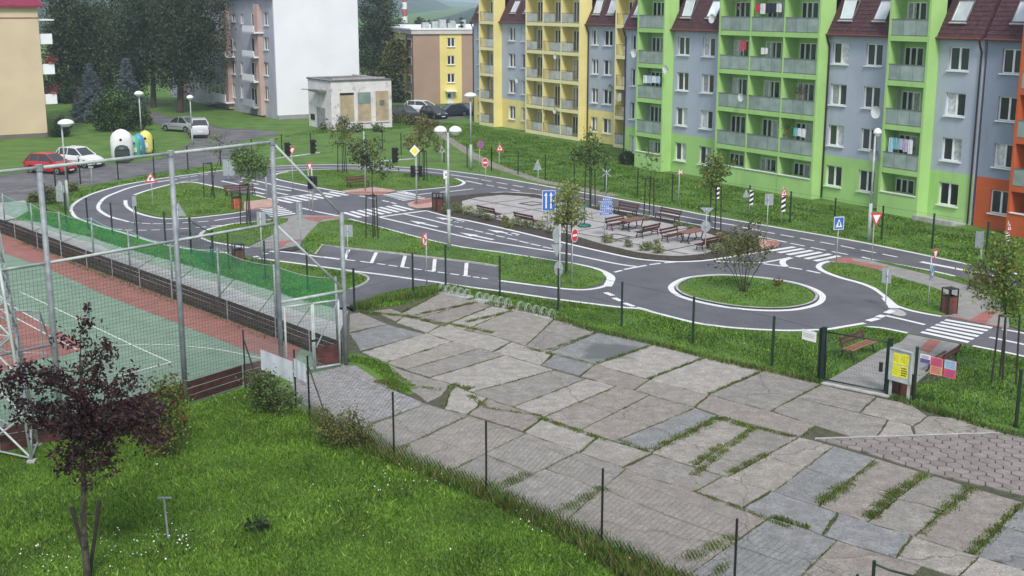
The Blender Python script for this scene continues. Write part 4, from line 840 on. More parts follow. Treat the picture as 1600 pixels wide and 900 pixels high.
def block(name, label, O, ang, x0, x1, cols, bays, base_m, top_m, panel_m, bay_m=None, depth=11.0, bayp=1.0, ends=(True, True), zsplit=3.2, skyl=(), pipes=(), panels=3, pk='2'):
    """local x runs along the facade, +y is the street side"""
    root = thing(name, label, 'apartment block', (O[0], O[1], 0), ang)
    mats_ = [base_m, top_m]; mf = lambda z: 0 if z < zsplit else 1
    holes = [(a, b_, z, z + WH) for a, b_ in cols for z in FL]
    bh = []
    for (a, b_, n) in bays:
        for k in range(4): bh.append((a + .2, b_ - .2, (.36 if panel_m is FROSTY else 1.4) if k == 0 else 2.95 + 2.9 * (k - 1) + .12, 2.75 + 2.9 * k))
    q = MB(); wall_grid(q, x0, x1, 0, EAVE, holes + bh, 0, (zsplit,), mf)
    if ends[0]: q.face([(x0, 0, 0), (x0, -depth, 0), (x0, -depth, EAVE), (x0, 0, EAVE)], 1)
    if ends[1]: q.face([(x1, -depth, 0), (x1, 0, 0), (x1, 0, EAVE), (x1, -depth, EAVE)], 1)
    q.face([(x0, -depth, 0), (x1, -depth, 0), (x1, -depth, EAVE), (x0, -depth, EAVE)], 1)
    q.build('wall', mats_, root)
    for a, b_ in cols:
        for z in FL: window(root, a, b_, z, z + WH, -.16, '2')
    # mansard roof
    q = MB(); ov = 0.35; TOPZ, BK = 15.6, -1.75
    cuts = sorted([(a, b_) for a, b_, n in bays]); xs = x0; segs = []
    for a, b_ in cuts: segs.append((xs, a)); xs = b_
    segs.append((xs, x1))
    slope = lambda z: ov + (BK - ov) * (z - EAVE) / (TOPZ - EAVE)
    for a, b_ in segs:
        if b_ - a < .1: continue
        nz = 14
        for i in range(nz):
            z0, z1 = EAVE + (TOPZ - EAVE) * i / nz, EAVE + (TOPZ - EAVE) * (i + 1) / nz
            y0, y1 = slope(z0) + 0.03, slope(z1)
            q.face([(b_, y0, z0), (a, y0, z0), (a, y1, z1), (b_, y1, z1)]); q.face([(b_, slope(z0), z0), (a, slope(z0), z0), (a, y0, z0), (b_, y0, z0)])
        q.face([(a, ov, EAVE), (a, -depth - ov, EAVE), (b_, -depth - ov, EAVE), (b_, ov, EAVE)])
        q.face([(a, ov, EAVE), (a, BK, TOPZ), (a, -depth, TOPZ), (a, -depth, EAVE)]); q.face([(b_, -depth, EAVE), (b_, -depth, TOPZ), (b_, BK, TOPZ), (b_, ov, EAVE)])
    q.face([(x0, BK, TOPZ), (x1, BK, TOPZ), (x1, -depth / 2, TOPZ + 1.6), (x0, -depth / 2, TOPZ + 1.6)]); q.face([(x1, -depth - ov, EAVE), (x0, -depth - ov, EAVE), (x0, -depth / 2, TOPZ + 1.6), (x1, -depth / 2, TOPZ + 1.6)])
    roof = q.build('roof', ROOF, root)
    for a, b_ in segs:
        if b_ - a > .3: MB().bar((a, ov + .06, EAVE - .02), (b_, ov + .06, EAVE - .02), 0.075, n=8).build('gutter', GUT, root)
    th = math.atan2(ov - BK, TOPZ - EAVE)
    for (a, b_, op) in skyl:
        z0 = 12.75; M = Matrix.Translation((a, slope(z0) + .05, z0)) @ Matrix.Rotation(th, 4, 'X'); ww, hh = b_ - a, 1.35
        f = MB(); t = .06; f.bx(-t, ww + t, -.02, .08, -t, .02); f.bx(-t, ww + t, -.02, .08, hh, hh + t); f.bx(-t, 0, -.02, .08, .02, hh); f.bx(ww, ww + t, -.02, .08, .02, hh)
        o = f.build('skylight', BSTEEL, root); o.matrix_local = M
        g = MB(); g.bx(0.04, ww - .04, 0.0, .03, 0.05, hh - .03); pn = g.build('pane', mat('skylight_glass', (0.65, 0.70, 0.78), 0.15, 0.1, 1, spec=1.0, objv=0.3), o)
        g = MB(); g.bx(0, ww, 0.0, .05, .0, .05); g.bx(0, ww, 0, .05, hh - .04, hh); g.bx(0, .05, 0, .05, .05, hh - .04); g.bx(ww - .05, ww, 0, .05, .05, hh - .04); sf = g.build('sash', FRAMEM, o)
        if op: pn.rotation_euler = sf.rotation_euler = (R(-op), 0, 0); pn.location = sf.location = (0, .02, .0)
        g = MB(); g.bx(-.1, ww + .1, .0, .12, -.22, -.12); g.build('sill', mat('lead_flashing', (0.4, 0.38, 0.38), .6, .1, 2), o)
    for x in pipes:
        q = MB(); q.path([Vector((x, ov + .06, EAVE - .05)), Vector((x, .25, EAVE - .5)), Vector((x, .09, EAVE - .8)), Vector((x, .09, 0.1))], 0.06, 8); q.build('downpipe', PIPE, root)
    for (a, b_, n) in bays:
        p = bayp; cw = (b_ - a) / n; TZ = 14.9
        q = MB()
        for i in range(n + 1):
            x = a + i * cw; t = 0.13 if 0 < i < n else 0.18; lo = 0.0
            xx0 = x - t / 2 if 0 < i < n else (x if i == 0 else x - t); q.bx(xx0, xx0 + t, -.45, p - .05, lo, TZ, 1); q.bx(xx0, xx0 + t, p - .05, p, lo, TZ, 0)
        for k in range(5):
            z = 2.95 + 2.9 * (k - 1) if k else 0
            if k == 0: q.bx(a + .18, b_ - .18, p - .16, p, 0, .35 if panel_m is FROSTY else 1.40)
            else:
                for i in range(n): q.bx(a + i * cw + (.065 if i else .18), a + (i + 1) * cw - (.065 if i < n - 1 else .18), -.45, p - .002, z - .22, z + .12)
        q.bx(a - .12, b_ + .12, -1.9, p + .15, TZ, TZ + .18)
        q.build('balcony_bay', [bay_m or base_m, base_m], root)
        q = MB()
        bw = [(a + i * cw + cw * .46, a + (i + 1) * cw - .22) for i in range(n)]; hl = []
        for k in range(5):
            z = 0.1 if k == 0 else 2.95 + 2.9 * (k - 1) + .12
            for (u0, u1) in bw: hl.append((u0, u1, z + (1.0 if k == 0 and not panel_m is FROSTY else .05 if k else .3), z + 2.15))
        wall_grid(q, a + .1, b_ - .1, 0.0, TZ, hl, -.4, (), lambda z: 0, 0.1); q.build('loggia_wall', base_m, root)
        for (u0, u1, z0, z1) in hl: window(root, u0, u1, z0, z1, -.44, '3', sill=False, curtain=.7)
        for k in range(5):
            z = 2.95 + 2.9 * (k - 1) + .12 if k or not panel_m is FROSTY else .35
            for i in range(n):
                u0, u1 = a + i * cw + (.07 if i else .18), a + (i + 1) * cw - (.07 if i < n - 1 else .18)
                if k == 0 and not panel_m is FROSTY:
                    MB().bx(u0, u1, p - .2, p + .06, 1.401, 1.46).build('balcony_sill', FRAMEM, root); continue
                pw = (u1 - u0) / panels
                if not panel_m is FROSTY:
                    for j in range(panels): MB().bx(u0 + j * pw + .02, u0 + (j + 1) * pw - .02, p - .06, p - .045, z + .06, z + 1.03).build('balcony_panel', panel_m, root)
                    rails = MB().bx(u0, u1, p - .09, p - .02, z + 1.03, z + 1.08); rails.bx(u0, u1, p - .09, p - .03, z + .02, z + .06)
                else:
                    j0 = rnd.choice([0, 1]); 
                    for j in range(j0, j0 + 2): MB().bx(u0 + j * pw + .02, u0 + (j + 1) * pw - .02, p - .06, p - .045, z + .08, z + .9).build('balcony_panel', panel_m, root)
                    rails = MB().bx(u0, u1, p - .08, p - .03, z + 1.0, z + 1.04); rails.bx(u0, u1, p - .08, p - .04, z + .03, z + .06)
                    for t_ in range(int((u1 - u0) / .16)): rails.bar((u0 + .1 + t_ * .16, p - .055, z + .05), (u0 + .1 + t_ * .16, p - .055, z + 1.0), .01, n=4)
                for j in range(panels + 1): rails.bx(max(u0, u0 + j * pw - .02), min(u1, u0 + j * pw + .02), p - .09, p - .05, z, z + 1.03)
                rails.build('balcony_rail', BSTEEL, root)
                if rnd.random() < .5: MB().bx(a + i * cw + .6, a + i * cw + .62 + cw * .2, -.39, -.36, z + 1.5, z + 1.53).build('wall_line', BSTEEL, root)
    return root
OB = G(1515, 352); FA = R(121.5); AX = Vector((math.cos(FA), math.sin(FA), 0)); AN = Vector((-AX.y * -1 * -1, AX.x, 0)); AN = Vector((-math.sin(FA), math.cos(FA), 0))
green = block('lime_green_apartment_block', 'lime green and grey block with four storeys, maroon mansard roof and glazed balconies', OB, FA, 0.0, 37.1,
    [(1.1, 2.65), (8.15, 9.62), (11.2, 12.72), (25.35, 26.85), (28.5, 29.98), (35.25, 36.3)], [(3.45, 6.85, 1), (13.05, 23.8, 3), (30.5, 34.2, 1)], LIME, GREYW, FROST,
    skyl=[(1.65, 2.75, 0), (8.2, 9.2, 0), (11.2, 12.3, 12), (25.5, 26.6, 0), (28.6, 29.7, 10), (35.3, 36.3, 0), (-99, -98, 0)][:6], pipes=(0.12, 12.95, 37.0))
OY = OB + AN * (-7.5)
yellow = block('yellow_apartment_block', 'yellow and grey block with cream balcony frames, set back beyond the lime green one', OY, FA, 37.3, 76.9,
    [(41.9, 43.2), (49.4, 50.9), (51.75, 52.9), (64.9, 66.3), (67.6, 69.0), (74.9, 76.0)], [(44.0, 47.6, 1), (53.6, 63.9, 3), (70.5, 73.9, 1)], YELW, GREYW, FROSTY, bay_m=CREAMF,
    skyl=[(49.4, 50.5, 8), (51.8, 52.9, 10), (64.9, 66.0, 0), (67.7, 68.8, 0), (74.9, 76.0, 0)], pipes=(53.4, 76.85))
orange = block('orange_apartment_block', 'orange and dark grey block with red framed balcony bay at the right edge', OB, FA, -26, -0.25,
    [(-2.85, -1.35), (-11.0, -9.5), (-14.0, -12.5)], [(-8.2, -3.4, 1), (-24, -16, 2)], ORNG, DGREY, FROST, skyl=[(-2.75, -1.75, 0), (-11, -10, 0)], pipes=())
q = MB()
for (a, b_) in ((0.2, 3.4),): q.bx(a, b_, .05, 1.5, .0, .12); q.bx(a, b_ , 1.3, 1.5, .12, .3)
o = q.build('area_well_cover', KERB, green)
def on_facade(x, y, p=1.0, O=OB):
    o_ = Vector((O[0], O[1], 0)) + AN * p; s, z = wp(x, y, o_, FA); return o_ + AX * s + Vector((0, 0, z))
# satellite dishes
DISHM = mat('dish_white', (0.68, 0.70, 0.70), 0.5, 0.05, 2); DISHG = mat('dish_grey', (0.22, 0.26, 0.25), 0.5, 0.05, 2)
def dish(x, y, r_, label, p=1.05, O=OB, m=DISHM, yaw=0.0):
    c = on_facade(x, y, p, O); root = thing('satellite_dish', label, 'satellite dish', tuple(c), FA + R(180) + yaw, 'satellite dishes on the apartment blocks')
    q = MB(); n = 16
    for k in range(n):
        a0, a1 = 2 * math.pi * k / n, 2 * math.pi * (k + 1) / n
        for (ra, ya), (rb, yb) in (((0, 0), (.6, -.05)), ((.6, -.05), (1, -.14))):
            for fl in (1, -1):
                pts = [(r_ * ra * math.cos(a0), ya * r_ * 2 - (.3 if fl > 0 else .28), r_ * ra * math.sin(a0)), (r_ * rb * math.cos(a0), yb * r_ * 2 - (.3 if fl > 0 else .28), r_ * rb * math.sin(a0)), (r_ * rb * math.cos(a1), yb * r_ * 2 - (.3 if fl > 0 else .28), r_ * rb * math.sin(a1)), (r_ * ra * math.cos(a1), ya * r_ * 2 - (.3 if fl > 0 else .28), r_ * ra * math.sin(a1))]
                q.face((pts if ra else pts[1:])[::fl])
    q.build('reflector', m, root); MB().path([Vector((0, 0, 0)), Vector((0, -.28, 0))], .025).build('bracket', BSTEEL, root)
    MB().path([Vector((0, -.3, -r_ * .9)), Vector((0, -.3 - r_ * 1.2, -.05))], .012, 4).build('feed_arm', BSTEEL, root)
    return root
dish(1375, 175, .42, 'white satellite dish left of the lone lime green balcony, second floor up'); dish(1372, 242, .42, 'grey satellite dish beside the lone lime green balcony above the lamp pole', m=DISHG)
dish(1118, 29, .36, 'white satellite dish at the roof edge left of the wide lime green balconies'); dish(1163, 152, .32, 'white satellite dish hanging on the second column of lime green balconies')
dish(996, 83, .38, 'white satellite dish at the top left corner of the leftmost lime green balcony'); dish(1045, 108, .34, 'white green tinged satellite dish right of the leftmost lime green balconies')
dish(958, 137, .36, 'grey satellite dish beside the window by the dark downpipe', p=.1, O=OY, m=DISHG); dish(872, 88, .3, 'small white satellite dish on the upper middle yellow balcony', O=OY); dish(871, 173, .3, 'white satellite dish on the lower middle yellow balcony', O=OY); dish(812, 125, .34, 'thin white satellite dish left of the wide yellow balconies', p=.1, O=OY)
# washing and plants on balconies
CLO = [mat('cloth_' + n, c, .9, .1, 5) for n, c in (('white', (.75, .75, .78)), ('teal', (.15, .45, .5)), ('lilac', (.45, .42, .6)), ('red', (.5, .05, .09)), ('dark', (.03, .03, .05)), ('pale_blue', (.4, .6, .72)))]
LEAFB = leafmat('balcony_leaf', (0.05, 0.13, 0.03)); FLOW = leafmat('pink_flower', (0.55, 0.06, 0.22))
def washing(x0, x1, y0, y1, cl, label, p=.9, O=OB):
    A = on_facade(x0, y0, p, O); B = on_facade(x1, y0, p, O); zb = on_facade(x0, y1, p, O).z; d = B - A; L = d.length; d.normalize()
    root = thing('washing_line', label, 'washing', tuple(A), math.atan2(d.y, d.x)); n = len(cl)
    MB().bar((-.1, 0, 0), (L + .1, 0, 0), .012, n=4).build('line', BSTEEL, root)
    for k, c in enumerate(cl):
        u0, u1 = L * k / n + .02, L * (k + .93) / n; zz = (zb - A.z) * rnd.uniform(.7, 1); q = MB()
        for s_ in range(4):
            a, b_ = u0 + (u1 - u0) * s_ / 4, u0 + (u1 - u0) * (s_ + 1) / 4; ya, yb = .02 * math.sin(s_ * 2.1), .02 * math.sin((s_ + 1) * 2.1)
            q.face([(a, ya, zz), (b_, yb, zz), (b_, yb, 0), (a, ya, 0)]); q.face([(a, ya + .01, 0), (b_, yb + .01, 0), (b_, yb + .01, zz), (a, ya + .01, zz)])
        q.build('garment', CLO[c], root)
washing(1389, 1427, 214, 238, (5, 1, 2, 2, 0), 'blue and lilac towels on the lone lime green balcony above the ground floor')
washing(1005, 1032, 117, 131, (0, 5, 0, 5), 'pale washing hung on the leftmost lime green balcony')
washing(1240, 1259, 199, 216, (1, 0, 0), 'teal and white towels on the rightmost wide lime green balcony, first floor')
washing(1157, 1166, 63, 82, (3, 3), 'red garment on the wide lime green balconies, upper left'); washing(1180, 1222, 5, 24, (3, 0, 4, 4, 0), 'red, white and black garments on the topmost middle lime green balcony')
washing(1189, 1200, 74, 87, (0, 0), 'white towel on the middle lime green balcony column'); washing(965, 971, 145, 162, (0,), 'white sheet hanging beside the dark downpipe on the yellow block', p=-6.4)
def potplants(x, y, label, fl=None, p=.75, O=OB, s=.28, n=90):
    c = on_facade(x, y, p, O); root = thing('balcony_plant', label, 'balcony plant', tuple(c), FA)
    MB().lathe((0, 0, 0), [(.10, 0), (.14, .22)], 10).build('pot', mat('terracotta', (.3, .12, .07), .8, .1, 3), root)
    for nm, mm, k in (('foliage', LEAFB, n),) + ((('flowers', fl, n // 2),) if fl else ()):
        V = np.array([[rnd.gauss(0, s), rnd.gauss(0, s * .5), .3 + abs(rnd.gauss(0, s))] for _ in range(k)]); D = (np.random.RandomState(int(x)).rand(k, 4, 3) - .5) * .12
        npmesh(nm, (V[:, None, :] + D).reshape(-1, 3), 4, mm, root, kind='stuff')
potplants(1250, 153, 'potted plants with red flowers on the lime green balcony, second floor right', FLOW); potplants(1228, 208, 'small green pot plant on the right hand lime green balcony, first floor')
potplants(762, 133, 'dark leafy hanging plant on the narrow yellow balcony, first floor', p=.7, O=OY, s=.4); potplants(853, 181, 'olive leafy plant on the middle yellow balcony of the ground floor', p=.9, O=OY, s=.45, n=60); potplants(1155, 15, 'reddish flowers on the top left wide lime green balcony', FLOW, s=.4)

# ---- white gabled block with the grey and pink facade
OWt = G(435, 187)
def px_rect(x0, x1, y0, y1, O, ang, p=0.0):
    n_ = Vector((-math.sin(ang), math.cos(ang), 0)); o_ = Vector((O[0], O[1], 0)) + n_ * p
    a = wp(x0, (y0 + y1) / 2, o_, ang)[0]; b_ = wp(x1, (y0 + y1) / 2, o_, ang)[0]; xm = (x0 + x1) / 2
    return min(a, b_), max(a, b_), wp(xm, y1, o_, ang)[1], wp(xm, y0, o_, ang)[1]
WG = mat('pale_grey_lilac_render', (0.42, 0.43, 0.52), 0.9, 0.07, 0.5, bump=0.1, bscale=50); PK = mat('salmon_render', (0.50, 0.36, 0.33), 0.9, 0.05, .5); WHW = addmask(mat('white_gable_render', (0.79, 0.80, 0.86), 0.85, 0.03, 0.3, bump=.1, bscale=50), 'brick', bw=2.6, bh=2.6, ms=.015, col=(.66, .67, .72), amt=.0)
wb = thing('white_gabled_block', 'grey and salmon block with a blank white gable wall', 'apartment block', (OWt.x, OWt.y, 0), FA)
gl_ = wp(561, 100, OWt, R(31.5))[0]; EW = 14.2
cols_px = [(412, 419.5, [(19, 40), (58, 78), (97, 118), (135, 156)]), (361.5, 368, [(22, 34), (66, 78), (95, 116), (131, 152)]), (376, 380, [(22, 37), (97, 116), (133, 153)]), (291, 296, [(125, 143)]), (310, 316, [(60, 76)])]
hs = []
for x0, x1, ys in cols_px:
    for y0, y1 in ys: hs.append(px_rect(x0, x1, y0, y1, OWt, FA))
q = MB(); wall_grid(q, 0, 44, 0, EW, hs, 0, (), lambda z: 0, .2); q.build('wall', WG, wb)
for h in hs: window(wb, h[0], h[1], h[2], h[3], -.15, '2')
q = MB(); q.bx(-.02, 0.25, -gl_, 0.05, 0.5, EW + .3); q.build('gable_wall', WHW, wb); MB().bx(-.04, .2, -gl_ - .02, .0, 0, .5).build('plinth', mat('plinth_grey', (.3, .31, .34), .9, .1, 1), wb)
MB().bx(.26, 44, -gl_, -.3, 0, EW - .05).build('body', WG, wb)
q = MB(); q.bx(-.2, 44.3, -gl_ - .4, .55, EW + .31, EW + .5); q.bx(.5, 44, -gl_ + .5, -.6, EW + .5, EW + 3.2); q.build('roof', mat('dark_roof_edge', (.04, .035, .06), .7, .2, 2), wb)
for (x0, x1) in ((398, 404), (349, 354), (280, 284)):
    r_ = px_rect(x0, x1, 60, 100, OWt, FA, .6); MB().bx(r_[0], r_[1], -.1, .6, .2, EW - .6).build('pier', PK, wb)
for (x0, x1, ys) in ((378, 396, [(40, 50), (79, 88), (116, 126), (155, 166)]), (330, 352, [(78, 87), (146, 158)]), (311, 332, [(146, 158)])):
    for (y0, y1) in ys:
        r_ = px_rect(x0, x1, y0, y1, OWt, FA, 1.25)
        bc = MB().bx(r_[0], r_[1], 1.15, 1.25, r_[2], r_[3]).bx(r_[0], r_[1], 0, 1.2, r_[2] - .15, r_[2]).build('balcony', WHW if rnd.random() < .8 else WG, wb)
        window(wb, r_[0] + .4, r_[1] - .3, r_[2] + .1, r_[2] + 2.2, .05, '3', sill=False)
for x, y, l in ((350, 15, 'white satellite dish at the roof edge of the white gabled block'),):
    pass
MB().bar((44, .6, EW + .25), (-.1, .6, EW + .25), .08).build('gutter', PIPE, wb)

# ---- yellow house at the left edge
OL = G(75, 214); LA = R(31.5)
CREAM = addmask(mat('cream_render', (0.60, 0.485, 0.34), .9, .05, .4, bump=.15, bscale=40), 'blotch', scale=6, lo=.62, hi=.75, col=(.42, .35, .25), amt=.35)
lh = thing('cream_block', 'blank cream gable wall with a maroon roof edge at the left edge', 'apartment block', (OL.x, OL.y, 0), LA)
q = MB(); q.bx(-14, 0, 0, 40, 0.45, 13.35); q.build('wall', CREAM, lh); MB().bx(-14, .03, -.03, 40, 0, .45).build('plinth', mat('plinth_dark', (.16, .14, .12), .9, .1, 1), lh)
MB().bx(-14, .06, -.06, 0, 12.25, 12.35).build('string_course', mat('brown_trim', (.25, .13, .09), .7, .1, 2), lh)
q = MB(); q.bx(-14.4, .5, -.5, 40.4, 13.35, 13.55); q.face([(-14.4, -.5, 13.55), (.5, -.5, 13.55), (-.4, 1.5, 15.5), (-13, 1.5, 15.5)]); q.face([(.5, -.5, 13.55), (.5, 40, 13.55), (-1.5, 38, 15.5), (-.4, 1.5, 15.5)]); q.face([(-14.4, -.5, 13.55), (-13, 1.5, 15.5), (-13, 38, 15.5), (-14.4, 40, 13.55)]); q.build('roof', mat('maroon_metal_roof', (.22, .012, .05), .5, .1, 2), lh)
for i, (z, fl) in enumerate(((3.5, 1), (6.6, 1), (9.7, 0))):
    MB().bx(0.01, 1.3, .3, 4.3, z - 0.1, z + .02).bx(1.23, 1.3, .3, 4.3, z + .02, z + 0.95).bx(.01, 1.23, .3, .36, z + .02, z + .95).build('balcony', WHW, lh)
    if fl:
        M_ = Matrix.Rotation(LA, 4, 'Z'); cc = Vector((OL.x, OL.y, 0)) + (M_ @ Vector((1.0, .7, z + 1.0)))
        root = thing('flower_box', ['pink flowers on the lowest balcony behind the cream block', 'pink flowers on the upper balcony behind the cream block'][i], 'flower box', tuple(cc), LA)
        MB().bx(-.25, .25, -.5, 1.2, -.02, .15).build('box', mat('terracotta', (.3, .12, .07), .8, .1, 3), root)
        for nm, mm, k in (('foliage', LEAFB, 150), ('flowers', FLOW, 220)):
            rs = np.random.RandomState(i + k); V = np.stack([rs.normal(.1, .3, k), rs.normal(.3, .5, k), np.abs(rs.normal(.2, .3, k))], 1); npmesh(nm, (V[:, None, :] + (rs.rand(k, 4, 3) - .5) * .2).reshape(-1, 3), 4, mm, root, kind='stuff')
MB().bx(.01, 1.6, .2, 4.4, 12.0, 12.12).build('canopy', WHITE, lh)

# ---- brown and yellow block behind the car park
OK_ = G(647, 163); KA = R(16)
BR = mat('brown_render', (0.36, 0.25, 0.19), .9, .05, .4, bump=.1, bscale=40); YL2 = mat('pale_yellow_render', (.74, .62, .22), .9, .05, .4)
bb_ = thing('brown_apartment_block', 'brown block with yellow stair strip and flat white roof edge behind the car park', 'apartment block', (OK_.x, OK_.y, 0), KA)
def KX(x, y=110): return wp(x, y, OK_, KA)
kh = KX(690, 53)[1]; wx = []
for (y0, y1) in ((59, 73), (87, 101), (115, 129)): wx.append(px_rect(699, 710.5, y0, y1, OK_, KA))
dr = px_rect(699, 709, 144, 164, OK_, KA); sx0, sx1 = KX(687.5)[0], KX(721.5)[0]; W_ = KX(760)[0] + 6
q = MB(); mfk = lambda z: 0
for a, b_, m_ in ((0, sx0, 0), (sx0, sx1, 1), (sx1, W_, 0)):
    wall_grid(q, a, b_, 0, kh, [h for h in wx + [dr] if a <= h[0] < b_], 0, (), lambda z: m_, -.2)
q.face([(0, 0, 0), (0, 30, 0), (0, 30, kh), (0, 0, kh)][::-1], 0); q.face([(W_, 0, 0), (W_, 30, 0), (W_, 30, kh), (W_, 0, kh)], 0)
q.build('wall', [BR, YL2], bb_)
for h in wx: o = window(bb_, h[0], h[1], h[2], h[3], .12, '2'); o.scale = (1, -1, 1)
MB().bx(dr[0], dr[1], .1, .16, dr[2], dr[3]).build('door', FRAMEM, bb_); MB().bx(dr[0] + .1, dr[0] + .5, .07, .1, dr[2] + 1.0, dr[3] - .2).build('pane', GLASS, bb_); MB().bx(dr[0] - .3, dr[1] + .3, -1.0, 0, dr[3] + .1, dr[3] + .25).build('canopy', WHW, bb_)
q = MB(); q.bx(-.25, W_ + .2, -.25, 30.2, kh, kh + .55); q.build('parapet', mat('pale_fascia', (.55, .52, .5), .8, .05, 1), bb_); MB().bx(-.35, W_ + .3, -.35, 30.3, kh + .552, kh + .75).build('roof', WHW, bb_)
sA = KA + R(90)
for (x0, x1, ys) in ((636.5, 643, [(60, 74), (88, 101), (116, 129), (143, 156)]), (624.5, 631, [(60, 74), (88, 101), (115, 127)])):
    for (y0, y1) in ys:
        a, b_, c, d = px_rect(x0, x1, y0, y1, OK_, sA); fo_ = MB().bx(-.04, -.01, a, b_, c, d).build('window', FRAMEM, bb_); MB().bx(-.07, -.041, a + .15, b_ - .15, c + .15, d - .15).build('pane', GLASS, fo_)
a, b_, c, d = px_rect(618, 634.5, 55, 158, OK_, sA); MB().bx(-.012, -.002, a, b_, 0, kh).build('yellow_strip', YL2, bb_)
q = MB()
for k in range(14): x = rnd.uniform(1, W_ - 1); q.bx(x, x + rnd.uniform(.3, 1.2), 2 + k * .1, 3 + k * .1, kh + .76, kh + rnd.uniform(1.1, 1.9))
q.build('roof_vents', STEELL, bb_)

# ---- transformer house
OT = G(519, 204); ta = FA
TW = addmask(mat('peeling_white_render', (0.68, 0.66, 0.69), .9, .06, 1, bump=.3, bscale=20), 'blotch', scale=1.3, lo=.55, hi=.64, col=(.40, .36, .31), amt=.8)
BOARD = addmask(mat('boarded_up_panel', (0.42, 0.34, 0.23), .9, .12, 1.5), 'blotch', scale=2, lo=.55, hi=.7, col=(.28, .22, .16), amt=.6, stretch=(1, 1, 3))
tf = thing('transformer_house', 'small flat roofed house with peeling white render and boarded windows', 'utility building', (OT.x, OT.y, 0), FA)
LL = wp(482, 160, OT, FA)[0]; RA2 = R(31.5); RW = wp(612, 160, OT, RA2)[0]; TH = wp(519, 128, OT, FA)[1]
# facade A (left) is local +y face at y=0, x 0..LL ; facade B faces -x ; depth along -y = RW
q = MB(); q.face([(LL, 0, 0), (0, 0, 0), (0, 0, TH), (LL, 0, TH)]); q.face([(0, -RW, TH), (0, 0, TH), (0, 0, 0), (0, -RW, 0)]); q.face([(LL, -RW, 0), (LL, 0, 0), (LL, 0, TH), (LL, -RW, TH)][::-1]); q.face([(0, -RW, 0), (LL, -RW, 0), (LL, -RW, TH), (0, -RW, TH)]); q.build('wall', TW, tf)
q = MB(); q.bx(-.12, LL + .12, -RW - .12, .12, TH, TH + .12); q.build('roof', mat('bitumen_roof', (.12, .12, .13), .9, .2, 1), tf)
q = MB(); q.bx(-.1, LL + .1, -.0, .1, TH + .12, TH + .2); q.bx(LL, LL + .1, -RW, 0, TH + .12, TH + .2); q.bx(.6, .8, -RW + .5, -.5, TH + .12, TH + .3); q.bx(.9, LL - .4, -RW * .75, -RW * .75 + .2, TH + .12, TH + .35); q.build('parapet', KERB, tf)
def TB(x0, x1, y0, y1): a, b_, c, d = px_rect(x0, x1, y0, y1, OT, RA2); return a, b_, c, d
for (x0, x1, y0, y1, hdr) in ((531, 553, 145, 191, 1), (558.5, 579.5, 144, 190, 2), (586.5, 607, 142, 189, 0)):
    a, b_, c, d = TB(x0, x1, y0, y1)
    o = MB().bx(-.03, -.008, -b_, -a, c, d).build('boarding', BOARD, tf)
    fr_ = MB().bx(-.10, -.0, -b_ - .1, -b_, c - .1, d + .1).bx(-.10, -.0, -a, -a + .1, c - .1, d + .1).bx(-.14, 0, -b_, -a, c - .12, c - .001).build('window_surround', TW, tf)
    if hdr == 2: MB().bx(-.06, -.031, -b_ + .05, -a - .05, d - 1.25, d - .02).build('pane', mat('teal_glass', (.2, .28, .27), .3, .1, 1), o)
    if hdr == 1: MB().bx(-.05, -.031, -b_, -a, d - .25, d).build('header', IRON, o)
    if hdr == 0: MB().bx(-.06, -.031, (-a - b_) / 2 - .3, (-a - b_) / 2 + .3, d - 1.6, d - 1.0).build('grille', BSTEEL, o)
a, b_, c, d = px_rect(496, 509, 168, 201, OT, FA); MB().bx(a, b_, .0, .06, 0.05, d).build('door', mat('grey_steel_door', (.3, .31, .33), .6, .15, 2), tf)
a, b_, c, d = px_rect(486, 492, 178, 187, OT, FA); MB().bx(a, b_, .0, .05, c, d).build('vent', BLACK, tf)
a, b_, c, d = px_rect(493, 510, 140, 143, OT, FA); MB().bx(a, b_, .0, .9, c, c + .2).build('canopy', BSTEEL, tf); MB().path([Vector((b_, .3, c + .15)), Vector((b_ + 1.2, 1.2, c + .15))], .05).build('insulator_arm', BSTEEL, tf)

